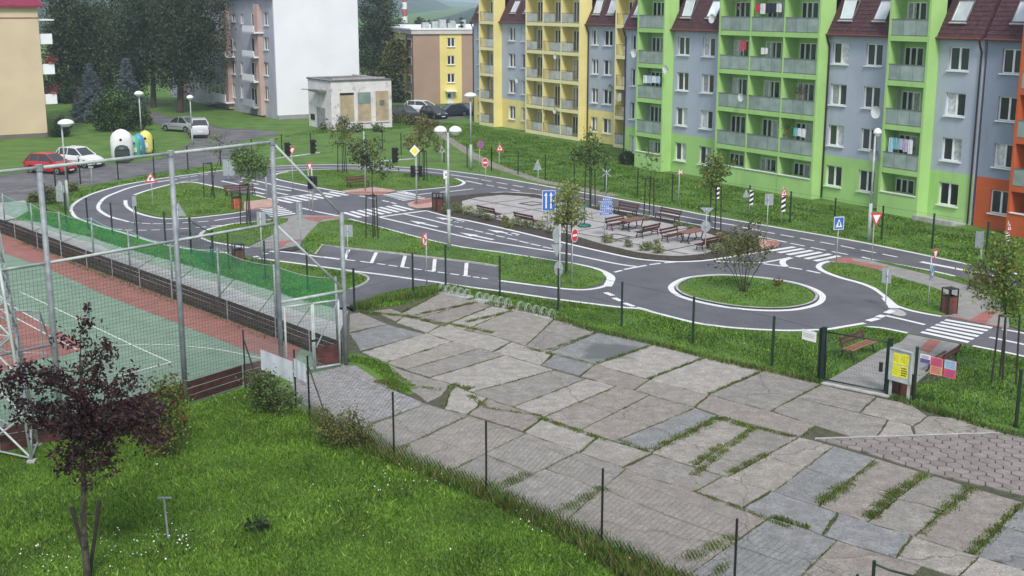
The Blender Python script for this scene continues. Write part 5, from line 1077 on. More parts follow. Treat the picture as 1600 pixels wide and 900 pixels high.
# ---- chimney, hills
ch = thing('factory_chimney', 'thin red and white banded chimney rising in front of the hazy hills', 'chimney', (XH(632.5, 30, 420), 420, 0))
cz0, cz1 = 0, ZH(-30, 420); nb = 9
for k in range(nb):
    z0, z1 = cz0 + (cz1 - cz0) * k / nb, cz0 + (cz1 - cz0) * (k + 1) / nb; MB().bar((0, 0, z0), (0, 0, z1), .95 - .03 * k, .95 - .03 * (k + 1), 16).build('band', mat('chimney_red', (.42, .09, .10), .8, .1, 1) if k % 2 == 0 else WHW, ch)
HILLM = mat('forest_hill', (0.03, 0.055, 0.045), .95, .4, .02, detail=8, col2=(.015, .035, .02), bump=1.0, bscale=.04, bdist=12)
addmask(HILLM, 'blotch', scale=.006, lo=.55, hi=.62, col=(.07, .10, .06), amt=.7)
def hill(name, D0, D1, prof, depth, seed):
    rs = random.Random(seed); n = len(prof); V = []; F_ = []; rows = 26; wdt = 60; cols = 160
    import bisect
    def H_(x):
        for i in range(n - 1):
            if prof[i][0] <= x <= prof[i + 1][0]: t = (x - prof[i][0]) / (prof[i + 1][0] - prof[i][0]); t = t * t * (3 - 2 * t); return prof[i][1] * (1 - t) + prof[i + 1][1] * t
        return prof[0][1] if x < prof[0][0] else prof[-1][1]
    from mathutils import noise
    for j in range(rows):
        for i in range(cols):
            x = prof[0][0] + (prof[-1][0] - prof[0][0]) * i / (cols - 1); v = j / (rows - 1); y = D0 + (D1 - D0) * v
            h = H_(x) * math.sin(min(1, v * 1.25) * math.pi / 2) if v < .8 else H_(x) * (1 - (v - .8) * 1.2)
            D9 = max(D0, 1300); h += noise.fractal(Vector((x * 14 / D9, y * 14 / D9, seed)), 1, 2, 5) * D9 * .006 * (v > 0); V.append((x, y, max(h, -1 if j == 0 else -1)))
    for j in range(rows - 1):
        for i in range(cols - 1): F_.append((j * cols + i, j * cols + i + 1, (j + 1) * cols + i + 1, (j + 1) * cols + i))
    me = bpy.data.meshes.new(name); me.from_pydata(V, [], F_); me.materials.append(HILLM); me.polygons.foreach_set('use_smooth', [True] * len(F_)); link(name, me, kind='structure')
def hz(y, D): return ZH(y, D)
hill('hill', 470, 2500, [(-3500, 160), (-1400, 190), (-600, 150), (XH(640, 0, 2300), hz(-16, 2300)), (XH(662, 0, 2300), hz(-4, 2300)), (XH(675, 0, 2300), hz(4, 2300)), (XH(690, 0, 2300), hz(16, 2300)), (XH(706, 0, 2300), hz(22, 2300)), (XH(730, 0, 2300), hz(26, 2300)), (0, 20), (600, 60), (1600, 120), (3500, 150)], 400, 3)
hill('hill', 3400, 5200, [(-6000, 330), (-2500, 300), (XH(600, 0, 4900), hz(-22, 4900)), (XH(660, 0, 4900), hz(-2, 4900)), (XH(700, 0, 4900), hz(6, 4900)), (XH(735, 0, 4900), hz(10, 4900)), (200, 30), (1200, 120), (3000, 250), (6000, 330)], 400, 8)
for (x, y, s_) in ((636, 12, 5), (652, 17, 7), (664, 18, 6), (640, 30, 4)):
    pass
# ================================================================== STREET FURNITURE
# ---- lamps
LAMPG = mat('lamp_globe', (0.78, 0.78, 0.80), 0.3, 0.03, 2)
def lamp(label, px, top, heads=(0,), r=0.06, hs=.38, arm=.35, thick=None, group='park and street lamps', ang0=0.0):
    hs *= .9
    p = G(*px); h = ZH(top, p.y); root = thing('street_lamp', label, 'street lamp', tuple(p), 0, group)
    q = MB(); q.bar((0, 0, 0), (0, 0, h * .35), r * 1.35, n=10); q.bar((0, 0, h * .35), (0, 0, h - .1), r * .8, n=10); q.build('pole', STEELL, root, True)
    for a in heads:
        c = Vector((math.cos(a + ang0) * arm, math.sin(a + ang0) * arm, h)) if arm else Vector((0, 0, h))
        if arm: MB().path([Vector((0, 0, h - .12)), Vector((c.x, c.y, h - .04))], .03, 6).build('arm', STEELL, root)
        hd = MB().lathe(tuple(c), [(hs * .96, -.02), (hs, .02), (hs * .85, .16), (hs * .5, .26), (hs * .1, .30)], 16).build('hood', LAMPG, root, True)
        MB().lathe((c.x, c.y, c.z), [(hs * .35, -.22), (hs * .7, -.1), (hs * .75, -.02)], 12).build('diffuser', LAMPG, hd, True)
    return root
lamp('lamp with a flat white hood behind the red car', (107, 328), 193, (0,), .07, .62, .3); lamp('lamp with a round white hood behind the recycling containers', (223, 238), 147, (0,), .075, .5, 0)
lamp('lamp with a small white hood beside the silver parked cars', (301, 226), 153, (0,), .07, .40, 0)
lamp('tall lamp with two white hoods beside the middle road', (702, 392), 205, (0, math.pi), .075, .42, .42); lamp('lamp with one white hood behind the no stopping sign', (736, 266), 150, (0,), .09, .62, 0)
lamp('lamp with a small white hood in front of the lime green block', (1357, 376), 208, (0,), .08, .28, .12)
# ---- signs
FACEW = mat('sign_white', (0.78, 0.78, 0.80), 0.45, .04, 3)
def plate(q, pts, y, m, t=.012):
    a = sum(pts[i][0] * pts[(i + 1) % len(pts)][1] - pts[(i + 1) % len(pts)][0] * pts[i][1] for i in range(len(pts)))
    if a < 0: pts = pts[::-1]
    q.face([(x, y, z) for x, z in pts], m); q.face([(x, y + t, z) for x, z in pts][::-1], m)
    for i in range(len(pts)): (x0, z0), (x1, z1) = pts[i], pts[(i + 1) % len(pts)]; q.face([(x0, y, z0), (x0, y + t, z0), (x1, y + t, z1), (x1, y, z1)], m)
def tri(w_, up=True, s=1.0): h = w_ * .87; k = 1 if up else -1; return [(-w_ / 2 * s, -k * h / 2 * s + k * h * .0), (w_ / 2 * s, -k * h / 2 * s), (0, k * h / 2 * s)]
def circ(r_, n=24): return [(r_ * math.cos(2 * math.pi * k / n), r_ * math.sin(2 * math.pi * k / n)) for k in range(n)]
def rect(w_, h_, x=0, z=0): return [(x - w_ / 2, z - h_ / 2), (x + w_ / 2, z - h_ / 2), (x + w_ / 2, z + h_ / 2), (x - w_ / 2, z + h_ / 2)]
SIGM = [FACEW, RED, BLUE, BLACK, YEL, SGREY]
def sign(label, base, items, r=.028, polem=STEELL, cap=None, cat='road sign'):
    """items: (kind, centre x, centre y, width px, height px, yaw deg from facing the camera)"""
    p = G(*base); D = p.y; root = thing('road_sign', label, cat, tuple(p)); ppm = FOC / (D / math.cos(0.0)) * .985; tops = []
    for it in items:
        kind, cx, cy, wpx, hpx, yaw = it[:6]; z = ZH(cy, D); x = XH(cx, cy, D) - p.x; hh = hpx / ppm; ww = wpx / ppm
        yr = R(yaw); c = abs(math.cos(yr)); ww = ww / max(.3, c); tops.append(z + hh / 2 * .9); q = MB(); back = abs(yaw) > 90
        ds = {'square': rect(ww, hh), 'tri': [(-ww / 2, -hh / 2), (ww / 2, -hh / 2), (0, hh / 2)], 'yield': [(-ww / 2, hh / 2), (ww / 2, hh / 2), (0, -hh / 2)], 'disc': [(x_ * ww, z_ * hh) for x_, z_ in circ(.5)],
              'diamond': [(-ww / 2, 0), (0, -hh / 2), (ww / 2, 0), (0, hh / 2)], 'house': [(-ww / 2, -hh / 2), (ww / 2, -hh / 2), (ww / 2, hh * .15), (0, hh / 2), (-ww / 2, hh * .15)]}
        sc = lambda pts, k, dz=0: [(a * k, b_ * k + dz) for a, b_ in pts]
        face = it[6] if len(it) > 6 else None; base_ = ds[kind]
        plate(q, base_, 0.0, 5)
        if face == 'curve': plate(q, sc(base_, .97), -.006, 1, .004); plate(q, sc(base_, .66, -hh * .02), -.011, 0, .004); plate(q, [(-.03 - ww * .08, -hh * .28), (ww * .0, -hh * .28), (ww * .02, -hh * .08), (ww * .16, -hh * .0), (ww * .12, hh * .06), (-ww * .08, -hh * .02)], -.016, 3, .003)
        elif face == 'yield': plate(q, sc(base_, .98), -.006, 1, .004); plate(q, sc(base_, .60, hh * .04), -.011, 0, .004)
        elif face == 'dark': plate(q, sc(base_, .98), -.006, 1, .004); plate(q, sc(base_, .60, -hh * .04), -.011, 0, .004); plate(q, rect(ww * .13, hh * .3, 0, -hh * .12), -.016, 3, .003)
        elif face == 'nostop': plate(q, sc(base_, .98), -.006, 1, .004); plate(q, sc(base_, .74), -.011, 2, .004); plate(q, [(-ww * .3, hh * .24), (-ww * .24, hh * .3), (ww * .3, -hh * .24), (ww * .24, -hh * .3)], -.016, 1, .003); plate(q, [(ww * .3, hh * .24), (ww * .24, hh * .3), (-ww * .3, -hh * .24), (-ww * .24, -hh * .3)], -.020, 1, .003)
        elif face == 'noentry': plate(q, sc(base_, 1.0), -.004, 0, .003); plate(q, sc(base_, .9), -.008, 1, .003); plate(q, rect(ww * .66, hh * .16), -.013, 0, .004)
        elif face == 'noturn': plate(q, sc(base_, .99), -.004, 1, .003); plate(q, sc(base_, .72), -.008, 0, .003); plate(q, [(-ww * .1, -hh * .3), (ww * .0, -hh * .3), (ww * .02, hh * .1), (-ww * .2, hh * .28), (-ww * .24, hh * .2), (-ww * .1, hh * .06)], -.012, 3, .003); plate(q, [(-ww * .3, hh * .2), (-ww * .2, hh * .3), (ww * .3, -hh * .2), (ww * .2, -hh * .3)], -.016, 1, .003)
        elif face == 'priority': plate(q, sc(base_, .94), -.006, 0, .004); plate(q, sc(base_, .62), -.011, 4, .004)
        elif face == 'white': plate(q, sc(base_, .94), -.006, 0, .004); plate(q, rect(ww * .3, hh * .25, 0, hh * .02), -.011, 3, .003); plate(q, rect(ww * .14, hh * .12, 0, hh * .02), -.016, 0, .003)
        elif face == 'blank': plate(q, sc(base_, .96), -.006, 0, .004)
        elif face == 'lanes':
            plate(q, rect(ww * .97, hh * .97), -.004, 0, .003); plate(q, rect(ww * .9, hh * .93), -.008, 2, .003)
            plate(q, rect(ww * .10, hh * .62, -ww * .20, -hh * .05), -.013, 0, .004); plate(q, [(-ww * .36, hh * .24), (-ww * .2, hh * .4), (-ww * .10, hh * .24)], -.013, 0, .004); plate(q, rect(ww * .10, hh * .66, ww * .16, -hh * .04), -.013, 0, .004)
            plate(q, [(ww * .03, hh * .24), (ww * .16, hh * .42), (ww * .28, hh * .24)], -.013, 0, .004); plate(q, rect(ww * .2, hh * .07, ww * .3, hh * .02), -.013, 0, .004); plate(q, [(ww * .34, hh * .1), (ww * .45, hh * .02), (ww * .34, -hh * .06)], -.014, 0, .004)
        elif face == 'cross': plate(q, rect(ww * .95, hh * .95), -.004, 0, .003); plate(q, rect(ww * .86, hh * .86), -.008, 2, .003); plate(q, [(-ww * .32, -hh * .3), (ww * .32, -hh * .3), (0, hh * .32)], -.012, 0, .003); plate(q, [(-ww * .05, -hh * .2), (ww * .1, -hh * .2), (ww * .06, hh * .08), (0, hh * .16), (-ww * .05, hh * .06)], -.016, 3, .003)
        elif face == 'bluearrow': plate(q, sc(base_, .96), -.004, 0, .003); plate(q, sc(base_, .88), -.008, 2, .003); plate(q, rect(ww * .14, hh * .45, -ww * .02, hh * .05), -.012, 0, .003); plate(q, [(-ww * .3, -hh * .05), (ww * .26, -hh * .05), (0, -hh * .36)], -.012, 0, .003)
        elif face == 'stripes':
            plate(q, rect(ww, hh), -.004, 0, .003); n = 3
            for k in range(n): z0 = -hh / 2 + hh * (k + .12) / n; plate(q, [(-ww / 2, z0), (-ww / 2, z0 + hh * .5 / n), (ww / 2, min(hh / 2, z0 + hh * .95 / n)), (ww / 2, z0 + hh * .4 / n)], -.008, 3, .003)
        elif face == 'dirs':
            q = MB()
            for k, (dx, pw) in enumerate(((.05, .62), (0, .8), (-.02, .86), (.0, .9), (-.04, .96))):
                zz = hh * (.42 - k * .205); e = hh * .085; plate(q, [(-ww * pw / 2 + dx * ww, zz - e), (ww * pw / 2 + dx * ww - .08, zz - e), (ww * pw / 2 + dx * ww, zz), (ww * pw / 2 + dx * ww - .08, zz + e), (-ww * pw / 2 + dx * ww, zz + e)], 0.0, 0, .02)
                plate(q, [(-ww * pw / 2 + dx * ww + .015, zz - e * .84), (ww * pw / 2 + dx * ww - .09, zz - e * .84), (ww * pw / 2 + dx * ww - .02, zz), (ww * pw / 2 + dx * ww - .09, zz + e * .84), (-ww * pw / 2 + dx * ww + .015, zz + e * .84)], -.005, 2, .004)
                for j in range(4 + k % 2): plate(q, rect(ww * .09, e * .45, -ww * .28 + j * ww * .135 + dx * ww, zz), -.010, 0, .004)
        elif face == 'crossbuck':
            q = MB(); M1 = 1 if not back else 5
            for s_ in (1, -1):
                L_ = ww / 2; t_ = hh * .10; plate(q, [(-L_, -s_ * hh / 2 - t_), (-L_, -s_ * hh / 2 + t_), (L_, s_ * hh / 2 + t_), (L_, s_ * hh / 2 - t_)], -.002 * s_, 0 if not back else 5, .012)
                if not back: plate(q, [(-L_, -s_ * hh / 2 - t_), (-L_, -s_ * hh / 2 + t_), (-L_ * .5, -s_ * hh * .25 + t_), (-L_ * .5, -s_ * hh * .25 - t_)], -.012, 1, .004); plate(q, [(L_ * .5, s_ * hh * .25 - t_), (L_ * .5, s_ * hh * .25 + t_), (L_, s_ * hh / 2 + t_), (L_, s_ * hh / 2 - t_)], -.012, 1, .004)
        o = q.build('plate', SIGM, root); o.location = (x, -.045, z); o.rotation_euler = (0, 0, yr)
        if back: o.location = (x, .045, z)
        MB().bx(-.05, .05, -.035, .035, z - .04, z + .04).build('clamp', STEEL, root)
    hp = max(tops) if cap is None else ZH(cap, D)
    MB().bar((0, 0, 0), (0, 0, hp), r, n=8).build('pole', polem, root, True)
    return root
T, B_ = 12, 180
sign('red bordered curve warning triangle on the left loop', (239.5, 328), [('tri', 235.5, 277, 19, 16, 8, 'curve')])
sign('round blue and red no stopping sign behind the far road', (749.5, 270), [('disc', 751, 226, 10, 12.5, 10, 'nostop')]); sign('round red no entry sign at the edge of the far road', (759, 290), [('disc', 758, 254, 9.5, 15, 15, 'noentry')])
sign('small warning triangle right of the no stopping sign', (780, 274), [('tri', 781, 230, 13, 13, 5, 'dark')])
sign('round red no entry sign in front of the staked pale tree', (893.5, 446), [('disc', 898, 367.5, 11, 22, 40, 'noentry')]); sign('round no turning sign left of the two hooded lamp', (667, 444), [('disc', 664, 374.5, 9, 23, 45, 'noturn')])
sign('blue lane arrows board standing in the planting bed', (855.5, 356), [('square', 857.5, 313.5, 21, 33, 6, 'lanes')])
sign('stack of blue direction boards on a white pole', (944, 374), [('square', 948, 322.5, 23, 27, 8, 'dirs')])
sign('blue pedestrian crossing sign by the right hand zebra', (1306.5, 415), [('square', 1310.5, 348.5, 17, 21, 12, 'cross')]); sign('white yield triangle in front of the single lamp', (1362, 407), [('yield', 1369, 343, 20, 22, 10, 'yield')])
sign('narrow turned yield triangle above a blue arrow disc', (1449.5, 481), [('yield', 1461, 399, 12, 21, 40, 'yield'), ('disc', 1457, 425, 10, 23, 55, 'bluearrow')], cap=400)
sign('back of a tall red topped sign at the mouth of the side road', (1383, 484), [('square', 1386, 431, 13, 24, 155)]); sign('grey square sign back behind the shrub', (1197.5, 373), [('square', 1202, 312, 13, 18, 172)], cap=306)
sign('warning triangle over a striped crossing board on the lawn', (1221, 351), [('tri', 1225, 299.5, 13, 14, 8, 'dark'), ('square', 1224, 318, 6.5, 25, 10, 'stripes')]); sign('striped crossing board with a grey arrow back', (1170, 340), [('square', 1174, 308.5, 6, 23, 12, 'stripes'), ('tri', 1166, 302, 11, 13, 178)])
sign('striped crossing board behind the staked tree in the bed', (1118.5, 333), [('square', 1121, 299, 6, 23, 8, 'stripes')])
sign('red and white railway crossbuck on the lawn', (1060, 322), [('square', 1063, 269, 12, 9, 10, 'crossbuck')]); sign('back of a railway crossbuck beside the direction boards', (947, 306), [('square', 948, 270, 13, 11, 170, 'crossbuck')])
sign('grey back of a triangular sign beyond the far road', (840.5, 305), [('tri', 840, 257, 14, 17, 178)]); sign('grey back of a triangle sign near the footpath', (691, 262), [('tri', 690, 232.5, 13, 11, 178)])
sign('grey round sign back over a yield sign back in the bed', (1101.5, 403), [('disc', 1103, 354, 15, 18, 176), ('yield', 1105, 330, 22, 11, 176)]); 
sign('two grey sign backs on a pole in the grass island', (874, 478), [('disc', 870, 368, 13, 26, 172), ('yield', 870, 392, 18, 20, 172), ('disc', 873, 420, 14, 24, 172)], cap=350, r=.04)
sign('grey square sign back with a white lamp by the parking bays', (544, 404), [('square', 543.5, 361, 15, 19, 176)]); sign('narrow dark sign back on the block paved path', (471, 391), [('square', 467.5, 330, 10, 27, 150)], cap=318)
sign('grey box shaped sign back behind the green net', (410, 413), [('square', 408, 342, 14, 22, 176)], r=.035); sign('wide grey sign back left of the willow leaved tree', (357, 284), [('square', 357, 262, 18, 25, 176)])
sign('grey house shaped sign back near the street fence', (99, 330), [('house', 93.5, 298, 14, 34, 176)], cap=284, polem=STEELL); sign('grey triangle sign back in the left grass island', (280, 372), [('tri', 278.5, 327, 24, 22, 176)], cap=322)
sign('small sign on a grey post at the inner edge of the left loop', (210.5, 352), [('square', 210, 315, 6, 17, 20)], cap=308, r=.04); sign('thin pole with a small plate beside the white car', (144.5, 294), [('square', 142, 261, 7, 3, 15)])
sign('white box sign next to the wooden bin by the bed', (698, 322), [('square', 697, 273, 8.5, 13, 10, 'white')], cap=278, r=.09); sign('grey flat sign back at the right end of the lawn fence', (1531, 418), [('square', 1531, 375, 9, 26, 130)], cap=362, r=.06)
sign('warning triangle over two striped boards before the orange block', (1571, 398), [('tri', 1577, 353, 9, 17, 15, 'dark'), ('square', 1574, 370, 7, 13, 15, 'stripes')])
sign('thin turned pole sign by the right hand zebra crossing', (1566, 582), [('square', 1573, 480, 4, 12, 60)], cap=474); sign('yield triangle beside the left traffic signal', (458, 300), [('yield', 456.5, 236, 11, 13, 12, 'yield')])
sign('small narrow yield sign on the signal pole by the left zebra', (484, 338), [('yield', 484, 261, 9, 14, 25, 'yield')], cap=255)
# ---- traffic lights
LENS = [mat('lens_' + n, c, .3, .1, 5) for n, c in (('red', (.10, .005, .005)), ('amber', (.10, .05, .0)), ('green', (.0, .06, .03)))]
def tlight(label, base, tops, arm=None, cap=None, r=.05, pr=None, group='traffic signals at the toy crossroads'):
    p = G(*base); D = p.y; root = thing('traffic_light', label, 'traffic light', tuple(p), 0, group); ppm = FOC / D * .985
    hp = ZH(cap, D) if cap else 3
    MB().bar((0, 0, 0), (0, 0, hp), r, n=8).build('pole', STEELL, root, True)
    if arm: a = P3(*arm, D) - p; MB().bar((0, 0, ZH(arm[2], D) if len(arm) > 2 else a.z - .1), (a.x, 0, a.z), .04, n=8).build('arm', STEELL, root, True)
    for (cx, cy, hpx, yaw) in tops:
        c = P3(cx, cy, D) - p; h = hpx / ppm; w_ = h * .38; T_ = Matrix.Translation((c.x, -.12, c.z)) @ Matrix.Rotation(R(yaw), 4, 'Z')
        o = MB().bx(-w_ / 2, w_ / 2, -.09, .09, -h / 2, h / 2).build('signal_head', BLACK, root); o.matrix_local = T_
        for k in range(3):
            z = h * (.31 - .31 * k); MB().disc((0, -.095, z), w_ * .33, 'y', 12, 0, .01).build('lens', LENS[k], o); q = MB()
            for a0 in range(6): t0, t1 = R(30 * a0), R(30 * (a0 + 1)); q.face([(w_ * .4 * math.cos(t0), -.09, z + w_ * .4 * math.sin(t0)), (w_ * .4 * math.cos(t0), -.26, z + w_ * .36 * math.sin(t0)), (w_ * .4 * math.cos(t1), -.26, z + w_ * .36 * math.sin(t1)), (w_ * .4 * math.cos(t1), -.09, z + w_ * .4 * math.sin(t1))])
            q.build('visor', BLACK, o)
    return root
def tarm(label, base, a0, a1, heads, r=.06):
    root = tlight(label, base, heads, cap=a0[1] - 2, r=r); p = G(*base); A = P3(a0[0], a0[1], p.y) - p; B = P3(a1[0], a1[1], p.y) - p; MB().bar((A.x, 0, A.z), (B.x, 0, B.z), .05, n=8).build('arm', STEELL, root, True); return root
tarm('signal mast with two black heads on a long arm behind the tall court frame', (417, 312), (416, 250), (500, 238.5), [(449, 233, 21, 60), (489, 228.5, 21, 60), (413, 267, 14, 40), (428, 266, 14, -50)])
tarm('signal mast with an arm reaching left from the yellow priority sign', (651, 319), (650, 248), (578, 253), [(617, 242, 23, 50), (645, 267, 17, 60), (657, 267, 17, -60)])
tlight('signal pole with a black head behind the thin dark tree', (571, 300), [(567, 250, 18, 60), (575, 250, 17, -50)], cap=205); tlight('short signal pole left of the crossroads with a black head', (489.5, 338), [(485, 285, 20, 55), (493, 284, 18, -60)], cap=262)
sign('yellow priority diamond on the signal mast', (651.4, 319.6), [('diamond', 648, 235.5, 17, 19, 5, 'priority')], r=.03, cap=240)
# ---- benches
def bench(label, p1, p2, back='near', L=None, worn=False, seat_slats=3, group='wooden park benches'):
    """p1, p2: feet under the backrest; the seat looks away from the backrest"""
    A, B = G(*p1), G(*p2); c = (A + B) / 2; d = (B - A); L = L or max(1.5, min(2.1, d.length)); an = math.atan2(d.y, d.x)
    if back == 'left': pass
    root = thing('park_bench', label, 'bench', tuple(c), an + (math.pi if back == 'flip' else 0), group)
    sm = SLATO if worn else SLAT                      # local -y is the front of the seat
    for k in range(seat_slats): y = -.12 - k * (.36 / max(1, seat_slats - 1)); MB().bx(-L / 2, L / 2, y - .055, y + .055, .42, .455).build('slat', sm, root)
    for k in range(2): z = .60 + k * .17; o = MB().bx(-L / 2, L / 2, -.018, .018, -.06, .06).build('slat', SLAT, root); o.matrix_local = Matrix.Translation((0, .0 + .05 + k * .05, z)) @ Matrix.Rotation(R(-14), 4, 'X')
    for x in (-L / 2 + .12, L / 2 - .12):
        q = MB(); q.path([Vector((x, .10, 0)), Vector((x, -.02, .2)), Vector((x, -.02, .40)), Vector((x, .05, .62)), Vector((x, .14, .86))], .028, 6)
        q.path([Vector((x, -.55, 0)), Vector((x, -.45, .16)), Vector((x, -.40, .40)), Vector((x, -.05, .40))], .028, 6); q.path([Vector((x, -.44, .2)), Vector((x, -.2, .33)), Vector((x, .0, .26))], .018, 5); q.build('leg', IRON, root)
    return root
bench('bench with orange worn seat slats behind the wire gate', (1312, 561), (1351, 546), 'n', 1.95, True); bench('bench half hidden by the posters right of the gate path', (1505, 562), (1455, 594), 'n', 2.0)
bench('bench under the staked tree at the right edge', (1568, 463), (1522, 452), 'flip', 1.9)
bench('left bench of the two with their backs to the planting bed', (779, 346.5), (743, 338.5), 'n', 1.95); bench('right bench of the two with their backs to the planting bed', (838, 358), (801, 350), 'n', 1.95)
bench('bench left of the first picnic table, facing it', (936, 364), (986, 354), 'n', 1.9); bench('bench right of the first picnic table with its back to the second table', (1037, 367), (994, 377), 'n', 1.8)
bench('bench left of the second picnic table, facing it', (1024, 382), (1068, 372), 'n', 1.8); bench('bench right of the second picnic table beside the soil bed', (1134, 387), (1089, 397), 'n', 1.9)
bench('bench behind the blue direction boards, facing the tables', (963, 333), (999, 340), 'n', 2.0); bench('bench on the far plaza edge beside the staked thin tree', (1027, 342), (1066, 350.5), 'n', 2.1)
bench('bench on the turf behind the thin dark staked tree', (540, 294), (574, 290), 'n', 1.9); bench('bench behind the orange wooden bin in the left island', (350, 308), (398, 304), 'n', 2.3)
def table(label, c, a1, a2, L=1.8):
    C = G(*c); d = G(*a2) - G(*a1); root = thing('picnic_table', label, 'table', tuple(C), math.atan2(d.y, d.x), 'picnic tables on the plaza')
    for k in range(4): y = -.33 + k * .22; MB().bx(-L / 2, L / 2, y - .10, y + .10, .72, .76).build('slat', mat('faded_table_wood', (.22, .095, .075), .5, .15, 5, objv=.2), root)
    for x in (-L / 2 + .25, L / 2 - .25):
        for s_ in (-1, 1): MB().path([Vector((x, s_ * .40, 0)), Vector((x, s_ * .18, .25)), Vector((x, s_ * .24, .5)), Vector((x, s_ * .33, .72))], .035, 6).build('leg', IRON, root)
        MB().bar((x, -.36, .69), (x, .36, .69), .03).build('cross_rail', IRON, root); MB().bar((x, -.2, .25), (x, .2, .25), .025).build('cross_rail', IRON, root)
    return root
table('first picnic table, nearer the blue direction boards', (988, 361), (969, 366), (1003, 359), 1.85); table('second picnic table, nearer the planted corner of the plaza', (1081, 380), (1058, 386), (1100, 376), 1.9)
# parasol foot
um = thing('parasol_stand', 'dark green parasol stand with a round base on the plaza', 'parasol stand', tuple(G(913, 356)))
TEAL = mat('teal_green_metal', (.02, .12, .09), .5, .1, 3)
MB().lathe((0, 0, .09), [(.42, 0), (.44, .06), (.38, .14), (.1, .17)], 20).build('base', TEAL, um, True); MB().bar((0, 0, .2), (0, 0, 1.35), .035, n=10).build('pole', TEAL, um, True); MB().lathe((0, 0, 1.32), [(.10, 0), (.32, .03), (.08, .12)], 10).build('crown', TEAL, um)
MB().bar((.1, 0, .75), (.55, -.1, .6), .03).build('crank', TEAL, um)
# ---- bins
BINW = mat('bin_wood', (.14, .045, .03), .6, .2, 6, objv=.3); BINO = mat('orange_bin_wood', (.42, .12, .05), .6, .2, 6, objv=.2)
def bin_(label, base, hpx, wpx, m=BINW, rz=.5, frame=True):
    p = G(*base); ppm = FOC / p.y * .985; h = hpx / ppm; s = wpx / ppm * .74; root = thing('litter_bin', label, 'litter bin', tuple(p), rz, 'wooden litter bins')
    for sx in (-1, 1):
        for sy in (-1, 1): MB().bx(sx * s / 2 - .025, sx * s / 2 + .025, sy * s / 2 - .025, sy * s / 2 + .025, 0, h).build('post', IRON, root)
    hb = h * .68
    for k in range(4):
        a = k * math.pi / 2
        for j in range(4): w_ = s * .235; o = MB().bx(-w_ / 2, w_ / 2, -.012, .012, .06, hb).build('slat', m, root); o.matrix_local = Matrix.Rotation(a, 4, 'Z') @ Matrix.Translation(((j - 1.5) * s * .24, -s / 2 + .0, 0))
    MB().bx(-s / 2, s / 2, -s / 2, s / 2, h - .04, h).build('lid', IRON, root); MB().bx(-s * .42, s * .42, -s * .42, s * .42, .05, hb - .05).build('liner', BLACK, root)
    q = MB()
    for a, b_ in (((-1, -1), (1, -1)), ((1, -1), (1, 1)), ((1, 1), (-1, 1)), ((-1, 1), (-1, -1))): q.bar((a[0] * s / 2, a[1] * s / 2, hb + .02), (b_[0] * s / 2, b_[1] * s / 2, hb + .02), .025)
    q.build('rim', IRON, root); return root
bin_('open topped wooden bin on the curved pavement at the right', (1482, 491), 43, 23, rz=.35); bin_('wooden bin at the pink corner of the planting bed', (684, 330), 29, 16, rz=.6); bin_('slatted wooden bin seen through the green net', (373, 411), 31, 20, rz=.5)
bin_('orange wooden bin beside the left island bench', (370, 328), 28, 17, BINO, rz=.4); bin_('wooden bin below the yellow notice board', (1409, 616), 36, 30, rz=.2)
# ---- notice boards and posters on the fence
NM = [mat('notice_frame', (.42, .47, .47), .5, .08, 3), mat('yellow_paper', (.80, .78, .03), .7, .06, 6), BLACK, WHITE, mat('poster_red', (.62, .10, .20), .6, .08, 4), mat('poster_orange', (.75, .32, .18), .6, .08, 4), mat('poster_cyan', (.30, .58, .75), .6, .08, 4), mat('poster_navy', (.05, .12, .36), .6, .08, 4)]
def fence_pt(x, y, a, b_):
    A, B = G(*a), G(*b_); an = math.atan2((B - A).y, (B - A).x); s, z = wp(x, y, A, an); return A, an, s, z
def notice(name, label, cat, x0, x1, y0, y1, a, b_, th, fill, slant=0):
    A, an, s0, z1 = fence_pt(x0, y0, a, b_); _, _, s1, _ = fence_pt(x1, y0, a, b_); z0 = fence_pt(x0, y1, a, b_)[3]; w_, h_ = s1 - s0, z1 - z0
    root = thing(name, label, cat, (A.x + math.cos(an) * s0 + math.sin(an) * .1, A.y + math.sin(an) * s0 - math.cos(an) * .1, z0), an)
    q = MB(); q.bx(0, w_, -th, 0, 0, h_, fill[0]); q.build('board', NM, root)
    for (u0, u1, v0, v1, m_) in fill[1]:
        q = MB(); q.bx(u0 * w_, u1 * w_, -th - .006, -th, v0 * h_, v1 * h_, m_); q.build('sheet' if m_ != 2 else 'print', NM, root)
    return root
def scrib(x0, x1, z0, z1, rows, m=2, fill_=.55):
    out = []
    for r_ in range(rows):
        z = z0 + (z1 - z0) * (r_ + .5) / rows; x = x0 + .01
        while x < x1 - .03: w_ = rnd.uniform(.02, .06); out.append((x, min(x1, x + w_), z - (z1 - z0) / rows * fill_ / 2, z + (z1 - z0) / rows * fill_ / 2, m)); x += w_ + .018
    return out
pap = [(.17, .5, .52, .86, 1), (.53, .86, .54, .88, 1), (.15, .48, .14, .49, 1), (.51, .84, .16, .51, 1)]
root = notice('notice_board', 'framed notice board with four yellow sheets right of the wire gate', 'notice board', 1396, 1431, 541, 592, (1386, 616), (1427, 628), .06, (0, pap))
w_ = root.children[0].dimensions
q = MB(); bb0 = root.children[0]; xs_ = [v.co.x for v in bb0.data.vertices]; zs_ = [v.co.z for v in bb0.data.vertices]; W1, H1 = max(xs_), max(zs_)
for (u0, u1, v0, v1, m_) in scrib(.55, .82, .20, .48, 4) + scrib(.56, .84, .6, .84, 7, fill_=.25)[::2] + scrib(.2, .46, .6, .82, 7, fill_=.25)[::2] + scrib(.18, .46, .2, .45, 7, fill_=.25)[::2]: q.bx(u0 * W1, u1 * W1, -.071, -.067, v0 * H1, v1 * H1)
q.build('print', BLACK, root, kind='stuff')
q = MB()
